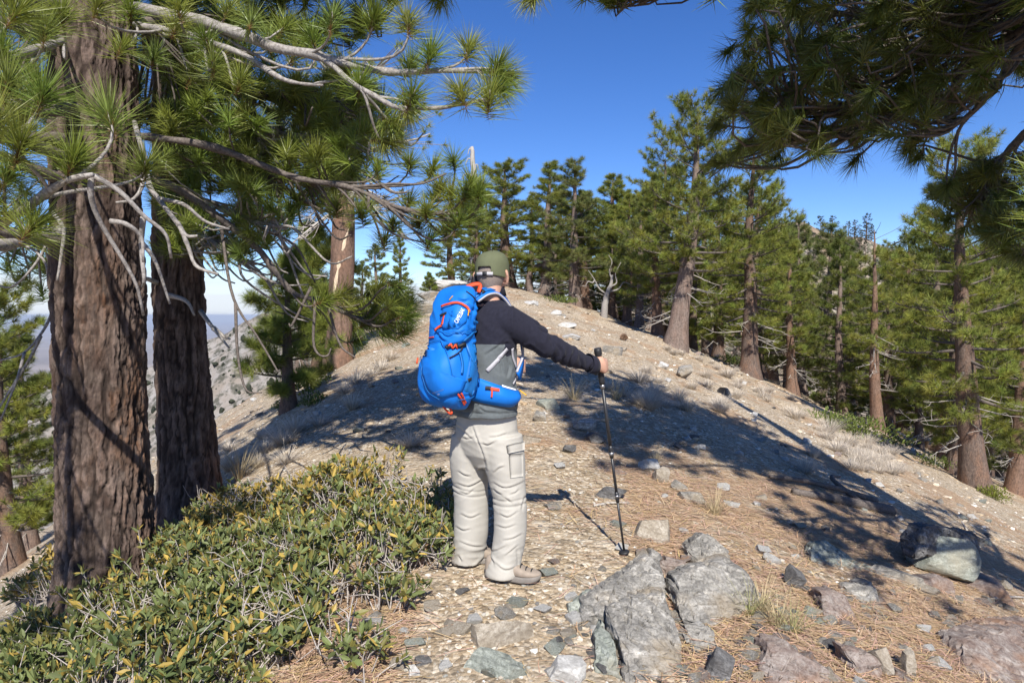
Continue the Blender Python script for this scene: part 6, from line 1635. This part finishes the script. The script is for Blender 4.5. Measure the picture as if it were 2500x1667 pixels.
# ---- boots
def boot(ft, hd, ln=.30):
    hd = unit(hd * [1, 1, 0]); sd = np.array([hd[1], -hd[0], 0]); heel = ft - hd * .085; heel[2] = float(H(*(ft[:2] + hd[:2] * .04))) + .004
    xs = np.array([0, .015, .05, .10, .15, .20, .25, .28, .297]) * ln / .30
    hw = np.array([.018, .032, .037, .036, .039, .047, .045, .033, .012]); lift = np.array([.004, 0, 0, .002, .001, 0, .004, .010, .016])
    ang = np.linspace(0, 2 * np.pi, 40, endpoint=False)
    outl = [heel + hd * x_ + sd * w_ for x_, w_ in zip(xs, hw)] + [heel + hd * x_ - sd * w_ for x_, w_ in zip(xs[::-1], hw[::-1])]; li = np.concatenate([lift, lift[::-1]])
    outl = np.array(outl); m = len(outl); lay_ = []
    for z_, g_s in ((0, .97), (.010, 1.0), (.024, 1.02), (.030, .97)):
        c_ = outl.mean(0); lay_.append(c_ + (outl - c_) * [g_s, g_s, 1] + UP * z_ + UP * li[:, None])
    v = np.concatenate(lay_); i = np.arange(3)[:, None] * m; j = np.arange(m)[None]; j2 = (j + 1) % m
    q = np.stack([i + j, i + j2, i + m + j2, i + m + j], -1).reshape(-1, 4)
    nf = len(v); v = np.concatenate([v, [lay_[0].mean(0), lay_[-1].mean(0)]]); jj = np.arange(m)
    t = np.concatenate([np.stack([np.full(m, nf), (jj + 1) % m, jj], -1), np.stack([np.full(m, nf + 1), 3 * m + jj, 3 * m + (jj + 1) % m], -1)])
    up_h = np.array([.10, .125, .135, .13, .105, .078, .060, .048, .035]); rings = []
    for x_, w_, h_, l_ in zip(xs, hw, up_h, lift):
        rings.append((heel + hd * x_ + UP * (.026 + l_ + (h_ - .03) / 2), sd * w_ * .97, UP * (h_ - .026) / 2))
    K = np.array([np.concatenate([c_, a_, b_]) for c_, a_, b_ in rings]); K = spline(K, 24)
    uv, uq, ut = ring_loft([(q_[:3], q_[3:6], q_[6:9]) for q_ in K], 24, 2.6)
    bt = part('boot', uv, [uq, ut], MAT['boot']); part('sole', v, [q, t], MAT['sole'], bt)
    lc = Acc()
    for k_ in range(4):
        x_ = (.165 + .028 * k_) * ln / .3; z_ = np.interp(x_, xs, up_h) + .026 - .024; c_ = heel + hd * x_ + UP * (z_ + .004)
        pp = bez(c_ - sd * .026 - UP * .010, c_ - sd * .012 + UP * .004, c_ + sd * .012 + UP * .004, c_ + sd * .026 - UP * .010, 7); v, q, t = tube(pp, .0032, 6); lc.add(v, q, t)
    part('laces', np.concatenate(lc.v), [np.concatenate(lc.q), np.concatenate(lc.t)], MAT['rubber'], bt, kind='stuff')
boot(FT_R, rt * .78 + fw * .42 + np.array([.25, 0, 0])); boot(FT_L, rt * .5 + fw * .8)

# ---------------------------------------------------------------- backpack
PB = tc0 - fw * .128                       # middle of the back panel, at ground level
pack = empty('backpack', PB + UP * .92, 'bright blue hiking backpack with orange straps worn by the hiker', 'backpack')
PKO = PB + UP * .92
def ppart(name, v, fl, mat, parent=pack, **kw): return obj_data(name, mesh(name, np.asarray(v) - PKO, fl, mat, True), parent, **kw)
prof = np.array([(.915, .05, .05, .02), (.93, .095, .12, .03), (.965, .128, .185, .025), (1.02, .142, .225, .01), (1.08, .147, .240, .0), (1.14, .146, .234, 0), (1.19, .141, .208, 0), (1.225, .137, .184, 0), (1.27, .137, .172, 0), (1.34, .134, .163, 0), (1.41, .130, .150, 0), (1.46, .124, .135, 0), (1.50, .112, .112, 0), (1.525, .090, .08, 0), (1.54, .05, .04, 0)])
zz = np.linspace(.915, 1.54, 90); sides = 128
a = np.linspace(0, 2 * np.pi, sides, endpoint=False); n_e = 2.9
ca = np.sign(np.cos(a)) * np.abs(np.cos(a)) ** (2 / n_e); sa = np.sign(np.sin(a)) * np.abs(np.sin(a)) ** (2 / n_e)
hwv = spline(prof, 200); hw_ = np.interp(zz, hwv[:, 0], hwv[:, 1]); dp_ = np.interp(zz, hwv[:, 0], hwv[:, 2]); bo_ = np.interp(zz, hwv[:, 0], hwv[:, 3])
pv_ = PB[None, None] + UP * zz[:, None, None] + rt * (hw_[:, None] * ca[None])[..., None] - fw * (bo_[:, None] + dp_[:, None] / 2 + dp_[:, None] / 2 * sa[None])[..., None]
nrm_ = unit(rt * ca[None, :, None] * np.ones((90, 1, 1)) - fw * sa[None, :, None])
fld = .006 * (rid(np.stack([pv_ @ rt * 9, pv_ @ fw * 9, pv_[..., 2] * 15 + (pv_ @ rt) * 12], -1), 31) - .4) + .005 * (rid(np.stack([pv_ @ rt * 6 + 4, pv_ @ fw * 6, pv_[..., 2] * 9 - (pv_ @ fw) * 16], -1), 33) - .4) + .007 * fbm(pv_ * 7, 2, 34)
# seam between the lid and the lower pocket
fld = fld - .014 * np.exp(-((zz[:, None] - 1.215 - .035 * np.cos(a)[None]) / .012) ** 2)
pv_ = pv_ + nrm_ * fld[..., None]
pv_ = crease(pv_.reshape(-1, 3), nrm_.reshape(-1, 3), [[(340, 770), (420, 745), (500, 715)], [(630, 480), (605, 600), (585, 690)], [(165, 960), (195, 1100), (255, 1235)], [(560, 560), (600, 600), (650, 620)], [(650, 800), (620, 840), (560, 860)], [(300, 800), (340, 850), (380, 870)], [(420, 790), (480, 800), (530, 780)], [(660, 500), (670, 600), (665, 690)], [(600, 900), (640, 960), (690, 990)],
    [(590, 1000), (640, 1050), (690, 1060)], [(470, 520), (520, 530), (570, 520)], [(260, 760), (300, 800), (320, 830)], [(560, 740), (590, 780), (640, 800)], [(520, 1320), (580, 1310), (650, 1330)], [(440, 620), (420, 680), (400, 730)]], c8, .009, 2.6).reshape(pv_.shape)
i = np.arange(89)[:, None] * sides; j = np.arange(sides)[None]; j2 = (j + 1) % sides
q = np.stack([i + j, i + j2, i + sides + j2, i + sides + j], -1).reshape(-1, 4); v = pv_.reshape(-1, 3); m = len(v)
t = np.concatenate([np.stack([np.full(sides, m), (np.arange(sides) + 1) % sides, np.arange(sides)], -1), np.stack([np.full(sides, m + 1), 89 * sides + np.arange(sides), 89 * sides + (np.arange(sides) + 1) % sides], -1)])
v = np.concatenate([v, [pv_[0].mean(0), pv_[-1].mean(0)]])
bag = ppart('bag', v, [q, t], MAT['blue']); KB = bvh_of(v, [q, t])
def strap(name, pxs, w, mat, bv=KB, off=.004, parent=pack, th=.003, n=24):
    p_, n_ = lay(bv, pxs, off, n)
    if len(p_) < 3: return None
    v, q = ribbon(p_, n_, w, th); return ppart(name, v, q, MAT[mat], parent)
c8 = lambda x, y: (980 + x / 3.409, 580 + y / 3.409)       # from an enlarged view
def S(name, l, w, mat, **kw): return strap(name, [c8(*q) for q in l], w, mat, **kw)
# lower pocket shell
def shell(name, outline, mat, off, parent=pack, bulge=.012):
    pts = np.array([c8(*q) for q in outline]); cen = pts.mean(0); O = Vector((0, 0, CAMZ)); rings = []
    closed = spline(np.concatenate([pts, pts[:1]]), 41)[:-1] if False else np.array([[np.interp(s, np.arange(len(pts) + 1), np.append(pts[:, c_], pts[0, c_])) for c_ in range(2)] for s in np.linspace(0, len(pts), 48, endpoint=False)])
    vs_ = []
    for f_ in (1.0, .93, .8, .6, .35, .12):
        row = []
        for p_ in closed:
            g = cen + (p_ - cen) * f_; h_ = KB.ray_cast(O, Vector(ray(*g)).normalized())
            if h_[0] is None: h_ = KB.find_nearest(Vector(P(g[0], g[1], 3.32).tolist()))
            nn = np.array(h_[1]); nn = nn if nn @ ray(*g) < 0 else -nn
            row.append(np.array(h_[0]) + nn * ((off + bulge * (1 - f_ ** 2)) if f_ < 1 else -.004))
        vs_.append(row)
    v = np.array(vs_).reshape(-1, 3); n = 48; i = np.arange(5)[:, None] * n; j = np.arange(n)[None]; j2 = (j + 1) % n
    q = np.stack([i + j, i + j2, i + n + j2, i + n + j], -1).reshape(-1, 4); m = len(v); v = np.concatenate([v, [np.array(vs_[-1]).mean(0)]])
    return ppart(name, v, [q, np.stack([5 * n + np.arange(n), 5 * n + (np.arange(n) + 1) % n, np.full(n, m)], -1)], MAT[mat], parent)
fp = shell('front_pocket', [(200, 890), (330, 860), (400, 1000), (430, 1180), (540, 1190), (500, 1290), (330, 1345), (230, 1270), (175, 1120), (160, 980)], 'blue', .012)
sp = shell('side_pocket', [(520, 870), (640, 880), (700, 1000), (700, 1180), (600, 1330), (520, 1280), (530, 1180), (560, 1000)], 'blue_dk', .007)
tp = shell('lid_pocket', [(350, 590), (480, 545), (560, 600), (545, 700), (470, 770), (340, 760), (320, 670)], 'blue', .006)
S('zip', [(345, 580), (420, 555), (490, 550), (540, 580), (560, 620)], .011, 'orange', off=.015)
S('zip_pull', [(552, 600), (548, 630), (543, 655)], .005, 'yellow', off=.018)
S('zip_pull', [(430, 488), (415, 505), (402, 522)], .005, 'yellow')
S('zip_pull', [(195, 870), (185, 900), (178, 930)], .005, 'yellow', off=.012)
S('compression_strap', [(375, 640), (362, 690), (350, 735)], .013, 'orange', off=.014); S('buckle', [(340, 655), (365, 645), (395, 632)], .010, 'rubber', off=.018, th=.006)
S('compression_strap', [(345, 738), (320, 748), (290, 772)], .012, 'orange', off=.010)
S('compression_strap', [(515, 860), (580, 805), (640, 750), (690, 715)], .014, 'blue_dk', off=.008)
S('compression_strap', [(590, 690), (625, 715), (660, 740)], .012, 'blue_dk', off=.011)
S('edge_piping', [(545, 870), (565, 960), (560, 1060), (548, 1150)], .005, 'blue', off=.014); S('edge_piping', [(395, 1010), (470, 960), (520, 890)], .006, 'black_web', off=.010)
S('buckle', [(385, 930), (430, 905), (470, 890), (515, 880)], .016, 'rubber', off=.022, th=.010); S('buckle_tab', [(410, 915), (440, 898), (460, 892)], .007, 'orange', off=.028)
S('strap_loop', [(580, 1150), (615, 1180), (630, 1250), (620, 1310)], .010, 'blue', off=.016); S('buckle', [(540, 1185), (565, 1170), (590, 1165)], .016, 'rubber', off=.016, th=.008)
for l in ([(205, 890), (330, 862), (372, 930), (400, 1010), (430, 1180)], [(430, 1182), (480, 1195), (535, 1190)], [(600, 470), (660, 560), (690, 700), (690, 860), (695, 1000), (690, 1150)], [(320, 770), (420, 800), (520, 790), (600, 740)], [(175, 960), (185, 1120), (235, 1270), (330, 1340)], [(460, 1340), (560, 1330), (650, 1280)]):
    S('seam', l, .0035, 'blue_dk', off=.014)
S('zip', [(540, 450), (600, 500), (640, 580), (650, 680)], .005, 'black_web', off=.005)
S('orange_tag', [(235, 835), (255, 830), (275, 828)], .006, 'orange', off=.006)
S('reflective_strip', [(480, 960), (500, 1060), (495, 1130)], .013, 'blue_dk', off=.013)
for l in ([(465, 1295), (490, 1335), (520, 1385)], [(490, 1290), (512, 1335), (530, 1370)]): S('tool_loop', l, .009, 'orange', off=.010)
tl = Acc()
p0 = P(*c8(335, 1345), 3.36); p1 = P(*c8(345, 1400), 3.34); p2 = P(*c8(405, 1465), 3.33); p3 = P(*c8(415, 1440), 3.33); p4 = P(*c8(350, 1340), 3.36)
pp = spline([p0, p1, p2, p3, p4], 16); v, q = ribbon(pp, unit(np.tile(-fw + rt, (16, 1))), .010, .002); ppart('tool_loop', v, q, MAT['orange'])
for l, w in (([(215, 1270), (205, 1350), (250, 1385), (300, 1395)], .006), ([(232, 1270), (260, 1340), (295, 1385)], .010)):
    pp = spline([P(*c8(*x), 3.40) for x in l], 14); v, q = ribbon(pp, unit(np.tile(np.array([-.2, -1, 0]), (14, 1))), w, .002); ppart('dangling_strap', v, q, MAT['black_web'])
pp = spline([P(*c8(135, 1000), 3.34), P(*c8(133, 1020), 3.33), P(*c8(128, 1050), 3.33)], 6); v, q = ribbon(pp, np.tile(np.array([0, -1., 0]), (6, 1)), .008, .002); ppart('zip_pull', v, q, MAT['orange'])
# haul loop
hl0 = P(*c8(520, 465), 3.40); hl1 = P(*c8(640, 455), 3.42)
pp = spline([hl0, P(*c8(545, 410), 3.42), P(*c8(625, 385), 3.43), P(*c8(655, 400), 3.43), hl1], 18); v, q = ribbon(pp, unit(np.tile(np.array([-.2, -1., .35]), (18, 1))), .020, .003); ppart('haul_loop', v, q, MAT['orange'])
# shoulder straps (right one seen over the shoulder)
for sgn, pts in ((1, [tc0 - fw * .13 + rt * .075 + UP * 1.47, tc0 - fw * .06 + rt * .085 + UP * 1.508, tc0 + fw * .02 + rt * .09 + UP * 1.505, tc0 + fw * .10 + rt * .10 + UP * 1.43, tc0 + fw * .145 + rt * .115 + UP * 1.30, tc0 + fw * .14 + rt * .15 + UP * 1.17, tc0 + fw * .06 + rt * .198 + UP * 1.08]), (-1, None)):
    if pts is None: pts = [tc0 - fw * .13 - rt * .075 + UP * 1.47, tc0 - fw * .06 - rt * .085 + UP * 1.508, tc0 + fw * .02 - rt * .09 + UP * 1.505, tc0 + fw * .10 - rt * .10 + UP * 1.43, tc0 + fw * .145 - rt * .115 + UP * 1.30, tc0 + fw * .14 - rt * .15 + UP * 1.17, tc0 + fw * .06 - rt * .198 + UP * 1.08]
    pp = spline(pts, 30); cenl = np.stack([np.full(30, tc0[0]), np.full(30, tc0[1]), np.minimum(pp[:, 2], Zg + 1.38)], -1); nn = unit(pp - cenl)
    v, q = ribbon(pp + nn * .006, nn, .062, .012); sst = ppart('shoulder_strap', v, q, MAT['blue'])
    e1 = unit(np.cross(np.gradient(pp, axis=0), nn)); v, q = ribbon(pp + nn * .008 + e1 * .030, nn, .006, .012); ppart('strap_edging', v, q, MAT['grey_web'], sst)
    v, q = ribbon(pp[:9] + nn[:9] * .013, nn[:9], .018, .003); ppart('load_strap', v, q, MAT['blue_dk'], sst)
    v, q = ribbon(pp[3:5] + nn[3:5] * .017, nn[3:5], .024, .006); ppart('buckle', v, q, MAT['rubber'], sst)
# grey webbing to the hip
p_, n_ = lay(JB, [c8(712, 1110), c8(780, 1040), c8(850, 960), c8(880, 925)], .004); v, q = ribbon(p_, n_, .020, .002); ppart('side_webbing', v, q, MAT['grey_web'])
p_, n_ = lay(JB, [c8(920, 920), c8(925, 1000), c8(955, 1090), c8(958, 1150), c8(925, 1220)], .006); v, q = ribbon(p_, n_, .017, .002); ppart('side_webbing', v, q, MAT['grey_web'])
# hip belt wing with pocket
bw = []
ths = np.linspace(-1.75, .35, 22)
top = np.interp(ths, [-1.75, -1.0, 0, .35], [1.11, 1.075, 1.02, 1.005]); bot = np.interp(ths, [-1.75, -1.0, 0, .35], [.975, .955, .925, .945])
for th_, z0, z1 in zip(ths, bot, top):
    for f_ in np.linspace(0, 1, 6):
        z_ = z0 + (z1 - z0) * f_; bu = .010 + .014 * math.sin(math.pi * f_) * (1 + 1.2 * sstep(-.9, -.3, th_) * (1 - sstep(.15, .35, th_)))
        a_, b_2 = .198 + bu, .146 + bu; c_ = np.sign(math.cos(th_)) * abs(math.cos(th_)) ** (2 / 2.35); s_ = np.sign(math.sin(th_)) * abs(math.sin(th_)) ** (2 / 2.35)
        bw.append(tc0 + UP * z_ + rt * a_ * c_ + fw * b_2 * s_)
bw = np.array(bw); nrm_ = unit((bw - tc0) * [1, 1, 0]); bw = bw + nrm_ * (.004 * fbm(bw * 18, 2, 41))[:, None]
i = np.arange(21)[:, None] * 6; j = np.arange(5)[None]; q = np.stack([i + j, i + 6 + j, i + 7 + j, i + j + 1], -1).reshape(-1, 4)
belt = ppart('hip_belt', bw, q, MAT['blue']); md = belt.modifiers.new('t', 'SOLIDIFY'); md.thickness = .014; md.offset = -1
BB = bvh_of(bw, [q])
for l, w, m_, o_ in (([(705, 1250), (760, 1260), (815, 1270)], .016, 'orange', .004), ([(755, 1265), (755, 1300), (752, 1325)], .009, 'orange', .006), ([(700, 1250), (730, 1252), (745, 1255)], .018, 'rubber', .008), ([(835, 1235), (880, 1250), (950, 1270)], .011, 'white_print', .005)):
    p_, n_ = lay(BB, [c8(*x) for x in l], o_)
    if len(p_) > 3: v, q = ribbon(p_, n_, w, .003); ppart({'orange': 'belt_strap', 'rubber': 'buckle', 'white_print': 'reflective_strip'}[m_], v, q, MAT[m_], belt)
e0 = P(*c8(985, 1270), 3.44); pp = spline([e0, P(*c8(1010, 1290), 3.43), P(*c8(1040, 1310), 3.42)], 6); v, q, t = tube(pp, .004, 6); ppart('zip_pull', v, [q, t], MAT['yellow'], belt)
# lettering on the lid
def lettering(txt, px0, px1, size, mat, extr=.0006, off=.004, parent=None):
    """text laid on the bag between two places seen in the photograph"""
    cu = bpy.data.curves.new('t', 'FONT'); cu.body = txt; cu.size = 1; cu.align_x = 'LEFT'; o = bpy.data.objects.new('t', cu); COL.objects.link(o)
    dg = bpy.context.evaluated_depsgraph_get(); me = bpy.data.meshes.new_from_object(o.evaluated_get(dg)); bpy.data.objects.remove(o)
    v = np.array([x.co[:] for x in me.vertices]); faces = [tuple(p_.vertices) for p_ in me.polygons]; bpy.data.meshes.remove(me)
    v[:, 0] -= v[:, 0].min(); L = v[:, 0].max(); d = np.array(px1, float) - np.array(px0, float); ln = np.linalg.norm(d); e = d / ln; nrm2 = np.array([e[1], -e[0]])
    O = Vector((0, 0, CAMZ)); out = []; hits = []
    for s_ in np.linspace(0, 1, 7):
        for q_ in (0, .35, .7):
            h_ = KB.ray_cast(O, Vector(ray(*(np.array(px0) + d * s_ + nrm2 * (q_ * size)))).normalized())
            if h_[0] is not None: hits.append(np.array(h_[0]))
    hits = np.array(hits); cen = hits.mean(0); nn = np.linalg.svd(hits - cen)[2][2]; nn = nn if nn[1] < 0 else -nn
    lift = ((hits - cen) @ nn).max() + off
    for x_, y_, _ in v:
        g = np.array(px0) + d * (x_ / L) + nrm2 * (y_ * size); rd = ray(*g); rd = rd / np.linalg.norm(rd)
        t_ = ((cen + nn * lift - np.array([0, 0, CAMZ])) @ nn) / (rd @ nn); out.append(np.array([0, 0, CAMZ]) + rd * t_)
    me = bpy.data.meshes.new('lettering'); me.from_pydata([tuple(x - PKO) for x in np.array(out)], [], faces); me.materials.append(MAT[mat])
    return obj_data('lettering', me, parent or pack, kind='stuff')
lettering('CAMELBAK', c8(468, 715), c8(530, 598), 15, 'white_print', off=.022, parent=tp)
lettering('MOUNTAINEER', c8(262, 1300), c8(355, 1268), 4.6, 'grey_web', off=.020, parent=fp)
lettering('28', c8(300, 1312), c8(318, 1306), 4.6, 'grey_web', off=.020, parent=fp)

# ---------------------------------------------------------------- trekking pole
tp_root = empty('trekking_pole', POLE_TIP, 'black trekking pole held in the right hand and planted on the ground', 'trekking pole')
def pl(name, py0, py1, r0, r1, mat, parent=tp_root, sides=16, prof=None):
    A_, B_ = on_pole(py0), on_pole(py1); n = 2 if prof is None else len(prof)
    pts = np.linspace(A_, B_, n); rr = np.linspace(r0, r1, n) if prof is None else np.array(prof)
    v, q, t = tube(pts, rr, sides); return obj_data(name, mesh(name, v - POLE_TIP, [q, t], MAT[mat]), parent)
g_ = pl('grip', 850, 935, .017, .015, 'rubber', prof=[.019, .022, .021, .017, .0165, .017, .017, .017, .0165, .017, .017, .0165, .0165, .015])
pl('grip_cork', 868, 880, .0175, .0175, 'cork', g_); pl('grip_collar', 935, 945, .014, .012, 'alu', g_)
pl('shaft', 940, 1098, .0095, .0095, 'pole'); lk = pl('lock', 1082, 1112, .013, .013, 'pole', prof=[.011, .014, .014, .013, .011]); pl('lock_ring', 1098, 1106, .0145, .0145, 'alu', lk)
pl('shaft', 1105, 1204, .0082, .0082, 'pole'); lk = pl('lock', 1196, 1222, .012, .012, 'pole', prof=[.010, .0125, .0125, .012, .010]); pl('lock_ring', 1204, 1210, .013, .013, 'alu', lk)
pl('shaft', 1215, 1345, .007, .0065, 'pole'); pl('basket', 1343, 1353, .02, .02, 'rubber', prof=[.008, .022, .030, .031, .026, .010]); pl('tip', 1345, 1359, .006, .003, 'alu')

# ---------------------------------------------------------------- the air
k = NT('haze'); k.t.nodes.remove(k.b)
pv = k.n('VolumePrincipled', {'Color': (.80, .88, 1.0), 'Density': 0.000035, 'Anisotropy': 0.1})
k.t.links.new(pv.outputs[0], k.out.inputs['Volume'])
hv = np.array([[x, y, z] for z in (-851.5, 48.0) for y in (-95000, 95000) for x in (-95000, 95000)], float)
hq = np.array([[0, 2, 3, 1], [4, 5, 7, 6], [0, 1, 5, 4], [2, 6, 7, 3], [0, 4, 6, 2], [1, 3, 7, 5]])
o = obj_data('haze', mesh('haze', hv, hq, k.m, False), kind='stuff', label='thin blue haze filling the air over the valley', category='haze')
